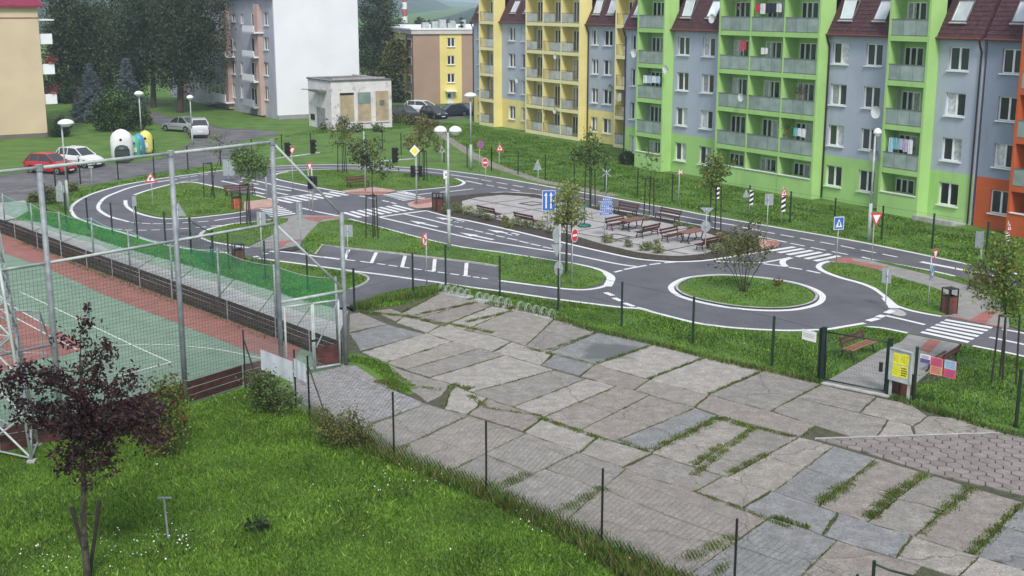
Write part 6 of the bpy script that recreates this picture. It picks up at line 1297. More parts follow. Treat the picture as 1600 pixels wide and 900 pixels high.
for a in ((0, W1, 0, .04), (0, W1, H1 - .04, H1), (0, .04, .04, H1 - .04), (W1 - .04, W1, .04, H1 - .04)): q.bx(a[0], a[1], -.10, -.061, a[2], a[3])
q.build('frame', STEELL, root); MB().bx(.03, .13, -.05, 0, -.75, 0).build('leg', STEELL, root); MB().bx(W1 - .13, W1 - .03, -.05, 0, -.75, 0).build('leg', STEELL, root)
def poster(label, x0, x1, y0, y1, cols, nm='poster'):
    r_ = notice(nm, label, 'poster', x0, x1, y0, y1, (1427, 628), (1587, 668), .015, cols); xs_ = [v.co.x for v in r_.children[0].data.vertices]; zs_ = [v.co.z for v in r_.children[0].data.vertices]; W, H = max(xs_), max(zs_); q = MB()
    for (u0, u1, v0, v1, m_) in scrib(.12, .88, .56, .92, 4, fill_=.3) + scrib(.12, .88, .08, .44, 4, fill_=.3): q.bx(u0 * W, u1 * W, -.026, -.021, v0 * H, v1 * H)
    q.build('print', mat('poster_ink', (.25, .08, .2), .7, .1, 3), r_, kind='stuff'); return r_
poster('poster with a red upper and orange lower half on the fence', 1457, 1476.5, 556, 583, (5, [(0.03, .97, .5, .98, 4)])); poster('poster with a cyan upper and red lower half on the fence', 1478.5, 1498, 560, 588, (4, [(0.03, .97, .5, .97, 6)]))
poster('small white and navy notice left of the posters', 1441, 1457, 551.5, 565, (3, [(0.02, .98, 0.02, .5, 7)]))
wsn = notice('gate_sign', 'white sign with lines of text on the post left of the wire gate', 'sign', 1257, 1279, 513, 529, (1206, 573), (1284, 596), .02, (3, []))
q = MB(); W, H = max(v.co.x for v in wsn.children[0].data.vertices), max(v.co.z for v in wsn.children[0].data.vertices)
for z in (.35, .5, .65): q.bx(.1 * W, .9 * W, -.026, -.021, z * H, (z + .04) * H)
q.build('print', SGREY, wsn, kind='stuff')
# ---- bicycle racks
for gi, (a, b_) in enumerate((((690, 456), (733, 465.5)), ((748, 469), (797, 480)), ((812, 484), (866, 497.5)))):
    A, B = G(*a), G(*b_); d = B - A; L = d.length; an = math.atan2(d.y, d.x)
    root = thing('bicycle_rack', ['leftmost of the three hoop racks at the yard edge', 'middle one of the three hoop racks at the yard edge', 'rightmost of the three hoop racks at the yard edge'][gi], 'bicycle rack', tuple(A), an, 'bicycle racks')
    for y in (-.34, .14): MB().bar((-.1, y, .08), (L + .1, y, .08), .02, n=8).build('rail', STEELL, root, True)
    MB().bx(-.15, L + .15, -.42, .2, .02, .06).build('base_strip', KERB, root)
    for k in range(5):
        for off in (0, .09):
            x = L * (k + .12) / 4.4 + off; MB().path([Vector((x, .14 - .20 * (1 - math.cos(t)), .07 + .36 * math.sin(t))) for t in [math.pi * j / 8 for j in range(9)]], .013, 5).build('hoop', STEELL, root)
# ---- recycling containers
def igloo(label, px, h, sx, sy, col, rz=0, dark=False):
    p = G(*px); m = mat('container_' + col[0], col[1], .45, .06, 2); root = thing('recycling_container', label, 'recycling container', tuple(p), rz, 'recycling containers by the street')
    MB().lathe((0, 0, .08), [(.52, 0), (.56, .15), (.57, h * .62), (.53, h * .76), (.42, h * .88), (.22, h * .97), (.05, h)], 16, 0, sx, sy).build('shell', m, root, True)
    MB().disc((0, -sy * .56, h * .70), .12, 'y', 12, 0, .04).build('mouth', BLACK, root); MB().bx(-.25, .25, -sy * .60, -sy * .57, h * .28, h * .5).build('label', WHITE if col[0] != 'white' else mat('pale_green_label', (.4, .6, .45), .5, .1, 2), root); MB().bar((-.1, 0, h + .08), (.1, 0, h + .08), .04).build('lifting_eye', STEEL, root)
    MB().bx(-.45 * sx, .45 * sx, -.4 * sy, .4 * sy, 0, .1).build('foot', BLACK, root); return root
igloo('white bell shaped recycling container', (192, 250), 2.7, 1.75, 1.3, ('white', (.72, .74, .74)), .2); igloo('green recycling container between the white and blue ones', (211, 246), 1.9, .95, .9, ('green', (.10, .45, .28)), .2)
igloo('blue recycling container next to the green one', (218, 243), 1.95, .95, .9, ('blue', (.08, .30, .50)), .2); igloo('yellow recycling container at the right of the row', (229, 240), 2.1, 1.1, 1.0, ('yellow', (.72, .66, .16)), .2)
wb_ = thing('wheelie_bin', 'dark green wheelie bin with an open lid in front of the white container', 'wheelie bin', tuple(G(192, 254)), .2)
MB().bx(-.62, .62, -.45, .45, .15, 1.1).build('body', mat('dark_green_plastic', (.03, .05, .045), .5, .1, 2), wb_); MB().lathe((0, -.0, 1.1), [(.62, 0), (.62, .1), (.5, .32), (.2, .45)], 14, 0, 1.0, .75).build('lid', MATS['dark_green_plastic'], wb_, True)
for x in (-.5, .5): MB().bar((x - .05, -.4, .1), (x + .05, -.4, .1), .1, n=10).build('wheel', TYRE, wb_)
kb = thing('litter_bin', 'small dark cylindrical bin right of the yellow container', 'litter bin', tuple(G(236, 236))); MB().lathe((0, 0, 0), [(.3, 0), (.34, 1.0), (.36, 1.05)], 12).build('body', BLACK, kb); MB().lathe((0, 0, 1.05), [(.37, 0), (.3, .1)], 12).build('lid', BLACK, kb)
# dark hedge-like bin shed beside the cream block
# ================================================================== CARS
def car(label, px, yaw, L, Wd, H_, body, style='hatch', rim=RIM, group=None, plate_=True):
    """local +x is the front of the car"""
    p = G(*px); root = thing('parked_car', label, 'car', tuple(p), yaw, group); W2 = Wd / 2; gc = .17
    paint = mat('paint_' + body[0], body[1], .28, .04, 1, spec=.6, metal=body[2] if len(body) > 2 else 0.0)
    if style == 'hatch': st = [(-.50, .45, .70), (-.485, .30, .92), (-.44, .24, .97), (-.2, .2, .98), (.12, .2, .96), (.26, .2, .94), (.38, .22, .82), (.46, .26, .70), (.495, .34, .58)]; gh = (-.46, -.36, .06, .25)
    elif style == 'sedan': st = [(-.50, .42, .72), (-.49, .28, .88), (-.44, .24, .92), (-.30, .2, .95), (.10, .2, .93), (.24, .2, .90), (.38, .22, .80), (.46, .26, .70), (.495, .34, .56)]; gh = (-.36, -.20, .06, .24)
    else: st = [(-.50, .45, .80), (-.49, .30, 1.0), (-.46, .26, 1.05), (-.2, .24, 1.06), (.12, .24, 1.05), (.26, .24, 1.02), (.40, .26, .92), (.47, .28, .80), (.498, .38, .62)]; gh = (-.48, -.40, .08, .27)
    hs = H_ / 1.5; q = MB(); n = len(st); rows = []
    for x, zb, zt in st:
        t = abs(x) * 2; wk = W2 * (1 - .16 * max(0, t - .72) / .28); zb *= hs; zt *= hs; zm = zb + (zt - zb) * .55
        rows.append([(x * L, -wk * .94, zb), (x * L, -wk, zb + .08), (x * L, -wk, zm), (x * L, -wk * .93, zt - .03), (x * L, -wk * .80, zt), (x * L, 0, zt + .025), (x * L, wk * .80, zt), (x * L, wk * .93, zt - .03), (x * L, wk, zm), (x * L, wk, zb + .08), (x * L, wk * .94, zb)])
    i0 = len(q.v); [q.v.extend(r_) for r_ in rows]; m_ = 11
    for i in range(n - 1):
        for k in range(m_ - 1): q.f.append((i0 + i * m_ + k, i0 + i * m_ + k + 1, i0 + (i + 1) * m_ + k + 1, i0 + (i + 1) * m_ + k)[::-1]); q.m.append(0)
        q.f.append((i0 + i * m_, i0 + (i + 1) * m_, i0 + (i + 1) * m_ + m_ - 1, i0 + i * m_ + m_ - 1)[::-1]); q.m.append(0)
    q.f.append(tuple(range(i0, i0 + m_))); q.m.append(0); q.f.append(tuple(range(i0 + (n - 1) * m_, i0 + n * m_))[::-1]); q.m.append(0)
    bd = q.build('body', paint, root); bv = bd.modifiers.new('b', 'BEVEL'); bv.width = .03; bv.segments = 2; bv.limit_method = 'ANGLE'; bv.angle_limit = R(25)
    for f in bd.data.polygons: f.use_smooth = True
    def top(x):
        for i in range(n - 1):
            if st[i][0] <= x <= st[i + 1][0]: t = (x - st[i][0]) / (st[i + 1][0] - st[i][0]); return (st[i][2] + (st[i + 1][2] - st[i][2]) * t) * hs
    g0, g1, g2, g3 = gh; zr = H_; cab = []
    for x, z, wk in ((g0, top(g0) - .02, .86), (g1, zr - .06, .70), (g1 + .06, zr, .68), (g2 - .06, zr, .68), (g2, zr - .04, .70), (g3, top(g3) - .02, .86)): cab.append((x * L, z, wk * W2))
    zb0 = .9 * hs; q = MB()
    prof = [(c[0], c[1]) for c in cab]
    for s_ in (-1, 1):
        lo = [(c[0], s_ * W2 * .88, top(c[0] / L) - .01 if i in (0, 5) else None) for i, c in enumerate(cab)]
        pts = [(cab[0][0], s_ * W2 * .87, cab[0][1]), (cab[5][0], s_ * W2 * .87, cab[5][1])] + [(c[0], s_ * c[2], c[1]) for c in cab[4:0:-1]]
        q.face(pts if s_ < 0 else pts[::-1])
    for i in (0, 4): a, b_ = cab[i], cab[i + 1]; q.face([(a[0], -a[2], a[1]), (a[0], a[2], a[1]), (b_[0], b_[2], b_[1]), (b_[0], -b_[2], b_[1])][::-1])
    q.build('windows', CARG, root)
    q = MB(); 
    tp_ = [cab[1], cab[2], cab[3], cab[4]]
    for i in range(3): a, b_ = tp_[i], tp_[i + 1]; q.face([(a[0], -a[2] - .01, a[1] + .012), (b_[0], -b_[2] - .01, b_[1] + .012), (b_[0], b_[2] + .01, b_[1] + .012), (a[0], a[2] + .01, a[1] + .012)])
    for s_ in (-1, 1):
        for i, j in ((0, 1), (5, 4)): a, b_ = cab[i], cab[j]; q.bar((a[0], s_ * (W2 * .87), a[1]), (b_[0], s_ * (b_[2]), b_[1]), .045, n=5)
        for i in (1, 2, 3): a, b_ = cab[i], cab[i + 1]; q.bar((a[0], s_ * a[2], a[1]), (b_[0], s_ * b_[2], b_[1]), .035, n=5)
        for fx in ((g1 + g2) / 2 + .01,) + (((g0 + g1) / 2 + .06,) if style != 'sedan' else ()): q.bar((fx * L, s_ * W2 * .88, top(fx) - .02), (fx * L, s_ * W2 * .70, zr - .03), .035, n=5)
    q.build('roof', paint, root)
    for x in (-.31, .32):
        for s_ in (-1, 1):
            wr = .31 * (1.1 if style == 'suv' else 1); MB().bar((x * L, s_ * (W2 - .02), wr + .06), (x * L, s_ * (W2 + .012), wr + .06), wr * 1.14, n=16).build('wheel_arch', BLACK, root)
            wh = MB().bar((x * L, s_ * (W2 - .20), wr), (x * L, s_ * (W2 + .02), wr), wr, n=18).build('wheel', TYRE, root); MB().bar((x * L, s_ * (W2 - .1), wr), (x * L, s_ * (W2 + .03), wr), wr * .62, n=14).build('rim', rim, wh)
            q = MB()
            for k in range(5): a = k * 2 * math.pi / 5 + .3; q.bar((x * L, s_ * (W2 + .032), wr), (x * L + math.cos(a) * wr * .55, s_ * (W2 + .032), wr + math.sin(a) * wr * .55), .03, n=4)
            q.build('spoke', BLACK, wh)
    zf = st[-1][2] * hs; HLM = mat('headlight_glass', (.7, .72, .75), .1, .05, 1, spec=1.0); TLM = mat('tail_lamp_red', (.35, .01, .015), .2, .05, 1)
    for s_ in (-1, 1):
        o = MB().bx(-.10, .05, -.19, .19, -.075, .075).build('headlight', HLM, root); o.location = (L * .455, s_ * W2 * .64, zf + .05); o.rotation_euler = (0, R(18), -s_ * R(18) * -1)
        o = MB().bx(-.05, .05, -.14, .14, -.11, .11).build('tail_light', TLM, root); o.location = (-L * .482, s_ * W2 * .74, .78 * hs)
        o = MB().bx(-.07, .07, -.08, .08, -.06, .06).build('mirror', paint, root); o.location = (g3 * L - .28, s_ * (W2 + .06), top(g3) + .02)
        MB().bx((g1) * L, (g3 - .05) * L, s_ * (W2 + .001) - .006, s_ * (W2 + .001) + .006, .52 * hs, .56 * hs).build('side_strip', BLACK, root)
    MB().bx(L * .47, L * .50, -W2 * .45, W2 * .45, .36 * hs, .48 * hs).build('grille', BLACK, root); MB().bx(L * .498, L * .505, -.26, .26, .33, .43).build('number_plate', WHITE, root); MB().bx(-L * .506, -L * .499, -.26, .26, .50 * hs, .50 * hs + .11).build('number_plate', WHITE, root)
    MB().bx(-L * .47, L * .47, -W2 * .9, W2 * .9, gc, .3).build('underbody', BLACK, root)
    return root
def mid(a, b_): return ((a[0] + b_[0]) / 2, (a[1] + b_[1]) / 2)
car('red hatchback parked on the street at the left', (80, 270), R(-22), 4.4, 1.78, 1.62, ('red', (.42, .012, .02)), 'hatch'); car('white hatchback parked behind the red one', (125, 260), R(-27), 4.5, 1.8, 1.65, ('white', (.74, .76, .78)), 'hatch')
car('silver sedan parked behind the pale estate car', (284, 205), R(150), 4.7, 1.85, 1.6, ('silver', (.42, .44, .47), .5), 'sedan'); car('pale silver estate car with its back to the lamp', (311, 213), R(108), 4.8, 2.0, 1.95, ('pale_silver', (.62, .64, .68), .2), 'suv')
CG_ = 'cars parked before the brown block'
car('dark grey car nearest the transformer house', (633, 186), R(-50), 4.4, 1.8, 1.6, ('dark_grey', (.05, .055, .06), .3), 'suv', group=CG_); car('white estate car behind the dark ones', (661, 178), R(-28), 4.8, 1.85, 1.65, ('white', (.74, .76, .78)), 'suv', group=CG_)
car('black small car in front of the white estate', (678, 185), R(-52), 4.1, 1.72, 1.5, ('black', (.015, .015, .02)), 'hatch', group=CG_); car('black sedan with a pale bonnet right of the small black car', (705, 181.5), R(-150), 4.5, 1.78, 1.45, ('black_blue', (.03, .035, .055), .3), 'sedan', group=CG_)
car('dark green car at the right end beside the lamp', (724, 179.5), R(-25), 4.3, 1.75, 1.45, ('bottle_green', (.02, .06, .05), .2), 'sedan', group=CG_)
# ================================================================== TREES AND PLANTS
def leaves(V, size, rs, asp=.6, droop=0.0, flat=0.0):
    n = len(V); a = rs.normal(size=(n, 3)); a[:, 2] -= droop; a /= np.linalg.norm(a, axis=1)[:, None]; b_ = rs.normal(size=(n, 3)); 
    if flat: a[:, 2] *= (1 - flat); b_[:, 2] *= (1 - flat); a /= np.linalg.norm(a, axis=1)[:, None]
    b_ -= (a * b_).sum(1)[:, None] * a; b_ /= np.linalg.norm(b_, axis=1)[:, None]; s = size * rs.uniform(.6, 1.35, n)[:, None]
    return np.stack([V - a * s, V + b_ * s * asp, V + a * s, V - b_ * s * asp], 1).reshape(-1, 3)
def crown_pts(ells, n, rs, nclump, csz, hollow=.55):
    w_ = np.array([e[3] * e[4] * e[5] for e in ells]); w_ = w_ / w_.sum(); C = []
    for _ in range(nclump):
        e = ells[rs.choice(len(ells), p=w_)]; d = rs.normal(size=3); d /= np.linalg.norm(d); r_ = rs.uniform(hollow ** 3, 1) ** (1 / 3)
        C.append([e[0] + d[0] * e[3] * r_, e[1] + d[1] * e[4] * r_, e[2] + d[2] * e[5] * r_])
    C = np.array(C); k = rs.choice(len(C), n); sz = csz * rs.uniform(.5, 1.3, len(C))
    return C, C[k] + rs.normal(size=(n, 3)) * sz[k][:, None] * .5
def tree(name, label, cat, base, ells, n, leaf, lm, trunk=.15, nclump=60, csz=.6, seed=1, forks=14, asp=.6, droop=0.0, stems=None, bark=BARK, group=None, hollow=.55, trunk_top=None, twig=.02, crown='crown', loc=None):
    rs = np.random.RandomState(seed); p = Vector(loc) if loc else G(*base); root = thing(name, label, cat, tuple(p), 0, group)
    C, V = crown_pts(ells, n, rs, nclump, csz, hollow)
    q = MB(); zt = trunk_top or max(e[2] for e in ells); cx = np.mean([e[0] for e in ells]); cy = np.mean([e[1] for e in ells])
    if stems:
        for (sx, sy, r_) in stems:
            m_ = Vector((sx * .45, sy * .45, zt * .4)); q.path([Vector((sx * .12, sy * .12, 0)), m_, Vector((sx, sy, zt * .8))], r_, 6, taper=.4)
        org = [Vector((sx * (.45 + .55 * t), sy * (.45 + .55 * t), zt * (.4 + .4 * t))) for sx, sy, r_ in stems for t in (0, .5, 1)]
    else:
        ctl = [Vector((0, 0, 0)), Vector((cx * .2 + rs.normal() * trunk * .4, cy * .2, zt * .33)), Vector((cx * .6 + rs.normal() * trunk * .5, cy * .6, zt * .66)), Vector((cx, cy, zt * 1.05))]
        q.path(ctl, trunk, 8, taper=.25); org = [ctl[1].lerp(ctl[2], t) for t in (.3, .6, .9)] + [ctl[2].lerp(ctl[3], t) for t in (.2, .5, .8)]
    idx = rs.choice(len(C), min(forks, len(C)), replace=False)
    for i in idx:
        c = Vector(C[i]); lo = [o for o in org if o.z < c.z - .05] or [org[0]]; o = min(lo, key=lambda o: (o - c).length - o.z * .2); m_ = o.lerp(c, .5) + Vector((0, 0, (c - o).length * .10))
        q.path([o, m_, c], max(twig, trunk * .22), 5, taper=.35)
        for _ in range(2): e = c + Vector(rs.normal(size=3)) * csz * .7; q.bar(c.lerp(m_, .3), e, max(.008, twig * .5), .004, 4)
    q.build('trunk', bark, root)
    Vl = leaves(V, leaf, rs, asp, droop); mm = lm if isinstance(lm, (list, tuple)) else [lm]
    npmesh(crown, Vl, 4, mm, root, midx=(rs.randint(0, len(mm), len(V)) if len(mm) > 1 else None))
    return root
Lp = leafmat('purple_leaf', (0.058, 0.024, 0.032), .5, (0.028, 0.009, 0.017)); Lp2 = leafmat('dark_purple_leaf', (0.040, 0.016, 0.022), .5); Lr = leafmat('reddish_leaf', (0.16, 0.05, 0.02), .4); Lo = leafmat('olive_leaf', (0.17, 0.20, 0.05), .4)
Ld = leafmat('dark_leaf', (0.053, 0.080, 0.036), .5, (0.022, 0.038, 0.016)); Ld2 = leafmat('grey_green_leaf', (0.10, 0.125, 0.075), .5); Ly = leafmat('yellow_green_leaf', (0.26, 0.29, 0.05), .35); Lg = leafmat('fresh_leaf', (0.13, 0.25, 0.06), .4); Lb = leafmat('brown_leaf', (0.21, 0.17, 0.07), .4)
Lsp = leafmat('blue_spruce_needle', (0.17, 0.21, 0.24), .4, (.08, .11, .12)); Lgr = leafmat('pale_green_leaf', (0.20, 0.27, 0.12), .35); Lsil = leafmat('silver_leaf', (0.30, 0.31, 0.22), .35)
def at(x, y, base, z=None):
    D = G(*base).y; v = P3(x, y, D) - G(*base); return v
def ell(x, y, rx, ry, base, k=.8):
    """crown lobe seen at (x, y) with half sizes rx, ry in photo pixels"""
    D = G(*base).y; ppm = FOC / D * .985; v = at(x, y, base); return (v.x, v.y + 0.0, v.z, rx / ppm, rx / ppm * k, ry / ppm)
# foreground purple tree, with a stake frame
b0 = (137, 915)
E_ = [ell(*a, b0) for a in ((130, 492, 12, 28), (126, 530, 14, 20), (96, 535, 12, 22), (170, 545, 26, 10), (140, 565, 28, 22), (40, 585, 40, 14), (88, 600, 34, 22), (150, 610, 46, 30), (195, 595, 28, 12), (55, 640, 42, 24), (108, 650, 40, 36), (165, 655, 50, 34), (225, 640, 34, 22), (215, 675, 50, 26), (110, 700, 26, 34), (150, 700, 30, 30), (172, 735, 22, 18), (25, 605, 24, 12), (135, 745, 20, 26), (118, 725, 30, 18))]
tree('purple_plum_tree', 'young purple leaved tree tied to a wooden stake in the near lawn', 'tree', b0, E_, 7400, .062, [Lp, Lp, Lp, Lp2], .10, 330, .26, 4, 80, .5, hollow=.12, trunk_top=5.6, bark=mat('mossy_bark', (.06, .055, .04), .9, .4, 8, bump=.6))
st = thing('tree_stake', 'pair of leaning dark stakes with a tie beside the purple tree', 'stake', tuple(G(139, 905)))
for a, b_ in (((-.3, .05, 1.9), (.0, .0, .6)), ((.42, .0, 2.1), (.02, .0, .55))): MB().bar((b_[0], b_[1] - .05, 0 if a[0] > 0 else .5), a, .05, .06, 6).build('stake', WOODD, st)
MB().bar((-.1, -.04, 1.75), (.4, -.02, 1.75), .02).build('tie', BLACK, st)
b1 = (262, 712); tree('orange_leaved_shrub', 'shrub with orange and green leaves right of the purple tree', 'shrub', b1, [ell(*a, b1) for a in ((262, 620, 24, 28), (258, 655, 32, 30), (250, 690, 34, 22))], 3000, .055, [Lr, Lo, Lg, Lo], .05, 70, .35, 5, 22, hollow=.2, stems=[(.2, .1, .03), (-.3, .2, .03), (.1, -.2, .03)])
b1 = (418, 648); tree('green_shrub', 'dark green shrub at the foot of the banner fence', 'shrub', b1, [ell(*a, b1) for a in ((412, 610, 30, 30), (440, 628, 30, 20), (395, 600, 18, 22), (425, 585, 16, 12))], 2900, .045, [Ld, Lo, Lg], .04, 110, .24, 6, 18, hollow=.1, stems=[(.3, .1, .03), (-.4, .2, .03)])
b1 = (548, 700); tree('herb_thicket', 'dark flowering herb thicket along the chain link fence', 'shrub', b1, [ell(*a, b1) for a in ((505, 662, 22, 26), (535, 672, 30, 32), (562, 680, 26, 30), (590, 698, 24, 20), (550, 655, 14, 16))], 4800, .035, [Ld, Lo, Lb, Lo], .03, 170, .2, 7, 18, hollow=.1, stems=[(.3, .1, .02), (-.5, .3, .02)])
# staked park trees
def stakes(label, base, x0, x1, ytop, y0, y1, group='three legged tree stakes in the park'):
    p = G(*base); root = thing('tree_stake', label, 'stake', tuple(p), 0, group); h = ZH(ytop, p.y); D = p.y; w_ = (x1 - x0) / (FOC / D * .985); r = w_ * .55
    pts = [Vector((math.cos(a) * r, math.sin(a) * r, 0)) for a in (R(200), R(-40), R(80))]
    for v in pts: MB().bar(v, (v.x * .82, v.y * .82, h), .04, .035, 6).build('stake', WOODD, root)
    for i in range(3): a, b_ = pts[i], pts[(i + 1) % 3]; MB().bar((a.x * .83, a.y * .83, h - .06), (b_.x * .83, b_.y * .83, h - .06), .028, n=4).build('cross_rail', WOODD, root)
    return root
TREES = [
 ('bare_sapling', 'thin sapling with few leaves left of the orange bin', (329, 310), (320, 338, 254), [(336, 226, 26, 20), (372, 210, 14, 14)], 260, .09, [Lb, Lg]),
 ('willow_leaved_tree', 'willow leaved pale green tree staked behind the tall court frame', (386, 352), (378, 396, 288), [(388, 252, 28, 26), (375, 238, 18, 18), (405, 262, 18, 16), (390, 275, 16, 12)], 3800, .09, [Lgr, Lg]),
 ('young_tree', 'thin brown tinged tree at the left end of the upper turf island', (536, 271), (528, 543, 223), [(533, 205, 20, 22), (548, 222, 16, 12), (520, 225, 12, 10)], 700, .11, [Lb, Lo]),
 ('young_tree', 'sparse dark leaved tree with a long bare stem near the crossroads', (583, 373), (573, 594, 304), [(575, 235, 30, 24), (590, 262, 24, 18), (560, 240, 20, 16), (605, 262, 18, 10)], 1900, .085, [Ld, Lo, Ld2]),
 ('young_tree', 'olive leaved tree behind the yellow priority sign', (662, 284), (656, 670, 235), [(658, 205, 26, 26), (645, 222, 18, 16), (672, 225, 18, 14), (664, 190, 12, 14)], 1500, .12, [Lo, Lb]),
 ('young_tree', 'pale yellow green tree in front of the blue lane board', (884, 428), (872, 895, 348), [(886, 318, 24, 18), (876, 338, 24, 12), (898, 335, 20, 12), (888, 297, 13, 14), (884, 350, 22, 8)], 3000, .075, [Ly, Lgr, Ly]),
 ('young_tree', 'olive tree rising before the yellow block', (922, 325), (913, 931, 264), [(920, 235, 24, 26), (905, 245, 16, 14), (935, 250, 16, 14), (922, 212, 10, 12)], 1900, .10, [Lo, Ld, Lg]),
 ('young_tree', 'small yellowish tree by the bollard stubs in the bed', (893, 330), None, [(893, 292, 16, 12), (885, 300, 14, 10)], 700, .09, [Ly, Lg]),
 ('bare_sapling', 'nearly bare thin tree behind the picnic benches', (1014, 337), (1006, 1022, 277), [(1016, 250, 12, 20), (1022, 262, 8, 8)], 170, .10, [Lo, Lgr]),
 ('young_tree', 'green tree in front of the wide lime green balconies', (1117, 361), (1108, 1127, 290), [(1120, 262, 24, 18), (1103, 272, 16, 10), (1135, 258, 14, 12), (1118, 245, 12, 12), (1112, 285, 20, 8)], 1700, .10, [Lg, Lo, Ly]),
 ('young_tree', 'yellow green tree tied to three stakes at the right edge', (1566, 597), (1549, 1588, 490), [(1570, 395, 36, 22), (1545, 425, 34, 20), (1585, 430, 38, 26), (1550, 452, 34, 16), (1590, 465, 28, 16), (1572, 478, 34, 8)], 4600, .075, [Lg, Ly, Lo]),
 ('young_tree', 'thin tree partly beyond the right edge', (1640, 500), None, [(1620, 395, 26, 20), (1615, 425, 26, 18)], 1200, .08, [Lg, Ly])]
for i, (nm, lab, base, stk, es, n, lf, lms) in enumerate(TREES):
    EE = [ell(*a, base) for a in es]
    tree(nm, lab, 'tree', base, EE, int(n * .62), lf, lms, .045 if n > 300 else .03, max(14, n // 22), .34, 20 + i, 16 if n > 500 else 9, .55, hollow=.15, twig=.014, bark=WOODD)
    if stk: stakes('three leg stake round the ' + lab.split(' tree')[0].split(' with')[0].split(' sapling')[0] + ' tree', base, stk[0], stk[1], stk[2], 0, 0)
b1 = (1162, 458); tree('many_stemmed_shrub', 'tall many stemmed shrub on the roundabout', 'shrub', b1, [ell(*a, b1) for a in ((1160, 372, 34, 18), (1140, 392, 26, 14), (1180, 385, 34, 16), (1165, 400, 44, 16), (1175, 350, 22, 8), (1150, 412, 40, 8))], 1800, .06, [Lo, Lb, Ld], .03, 130, .30, 40, 34, hollow=.1, twig=.012, trunk_top=2.4, bark=WOODD,
     stems=[(math.cos(a) * r_, math.sin(a) * r_, .022) for a, r_ in ((0, 1.0), (.8, .8), (1.6, .9), (2.4, 1.1), (3.1, 1.2), (3.9, .7), (4.7, .9), (5.5, 1.1), (1.1, .3))])
b1 = (1281, 456); tree('red_seedling', 'small reddish plant on the right side of the roundabout', 'plant', (1215, 449), [ell(1214, 440, 9, 9, (1215, 449))], 160, .06, [Lr, Lo], .01, 10, .1, 41, 4, hollow=.1, twig=.006)
b1 = (979, 257); tree('round_bush', 'round clipped dark bush at the corner of the lime green block', 'bush', b1, [ell(979, 247, 12, 10, b1)], 2600, .07, [Ld, Ld], .03, 90, .2, 42, 6, hollow=.6)
# plants of the bed round the plaza
spots = [(700, 335, 16), (716, 333, 18), (732, 337, 16), (748, 341, 15), (762, 346, 14), (790, 349, 13), (806, 354, 13), (822, 357, 14), (845, 360, 13), (862, 366, 14), (795, 357, 12), (950, 381, 14), (983, 388, 14), (1008, 394, 16), (1030, 398, 17), (1022, 392, 18), (1112, 392, 18), (1132, 384, 24), (1122, 398, 14), (1146, 390, 20), (1150, 398, 12), (692, 328, 12), (1080, 362, 10), (1160, 390, 18), (870, 318, 10), (860, 312, 9), (905, 324, 12), (935, 328, 10), (1170, 384, 12), (985, 343, 8), (1010, 346, 9), (1060, 355, 9)]
LBL = ['silvery', 'pale green', 'yellowish']
SHL = ['silvery shrub nearest the wooden bin at the pink corner', 'pale green shrub between the bin and the two plaza benches', 'yellowish shrub left of the left plaza bench', 'silvery shrub under the left end of the left plaza bench', 'pale green shrub under the right end of the left plaza bench', 'yellowish shrub between the two plaza benches', 'silvery shrub under the left end of the right plaza bench', 'pale green shrub under the middle of the right plaza bench', 'yellowish shrub at the right end of the right plaza bench', 'silvery shrub at the foot of the blue lane board', 'pale green shrub right of the blue lane board pole', 'yellowish shrub low between the two plaza benches by the kerb', 'silvery shrub at the foot of the blue direction boards', 'pale green shrub between the direction boards and the second table', 'yellowish shrub in front of the second table, left one', 'silvery shrub in front of the second table, nearest the kerb', 'pale green shrub in front of the second table, further back', 'yellowish shrub beside the round grey sign back', 'large silvery shrub at the right end of the second table bench', 'pale green small shrub by the kerb below the round grey sign back', 'large yellowish shrub near the red nose of the bed', 'silvery small shrub by the kerb near the roundabout shrub', 'pale green small shrub left of the wooden bin post', 'yellowish low shrub behind the second table on the far edge', 'silvery shrub at the right tip of the bed', 'pale green low shrub beyond the lane board on the far edge', 'yellowish low shrub left of the lane board on the far edge', 'silvery low shrub behind the pale yellow green tree', 'pale green low shrub behind the direction boards', 'yellowish small shrub at the tip of the red nose', 'silvery small shrub behind the first picnic table', 'pale green small shrub below the far plaza bench']
for i, (x, y, h) in enumerate(spots):
    base = (x, y); wv = h * .55
    tree('bed_shrub', SHL[i] + (' in the bed' if ' bed' not in SHL[i] else ''), 'shrub', base, [ell(x, y - h * .55, wv, h * .42, base)], 170 + h * 12, .055, [[Lsil, Lgr], [Lgr, Lo], [Ly, Lsil]][i % 3], .012, 16, .16, 60 + i, 8, hollow=.1, twig=.008, group='low shrubs in the plaza bed', stems=[(rnd.uniform(-.35, .35), rnd.uniform(-.3, .3), .010) for _ in range(5)])
# big trees behind the car street
def big(label, base, top, lobes, n, lf, lms, trunk, seed, name='broadleaf_tree', cl=1.5, drp=.0, nc=None, cat='tree'):
    base = base; EE = [ell(*a, base) for a in lobes]
    return tree(name, label, cat, base, EE, n, lf, lms, trunk, nc or 130, cl, seed, 34, .55, drp, hollow=.25, twig=.05)
big('large dark tree whose crown hides the sky above the dark bush', (240, 168), 0, [(235, 30, 50, 60), (240, 95, 45, 45), (262, 60, 40, 55), (215, 60, 40, 55)], 22000, .17, [Ld, Ld2, Ld], .42, 71)
big('large leaning tree with a forked trunk before the salmon block', (281, 176), 0, [(300, 20, 48, 50), (320, 70, 30, 45), (290, 80, 44, 48), (330, 115, 18, 22), (285, 25, 40, 40)], 22000, .17, [Ld, Ld2, Ld], .50, 72)
big('drooping birch beside the cream block', (118, 185), 0, [(108, 30, 36, 70), (120, 90, 36, 60), (95, 80, 26, 60), (140, 60, 36, 60)], 20000, .17, [Ld, Ld2], .38, 73, drp=.5)
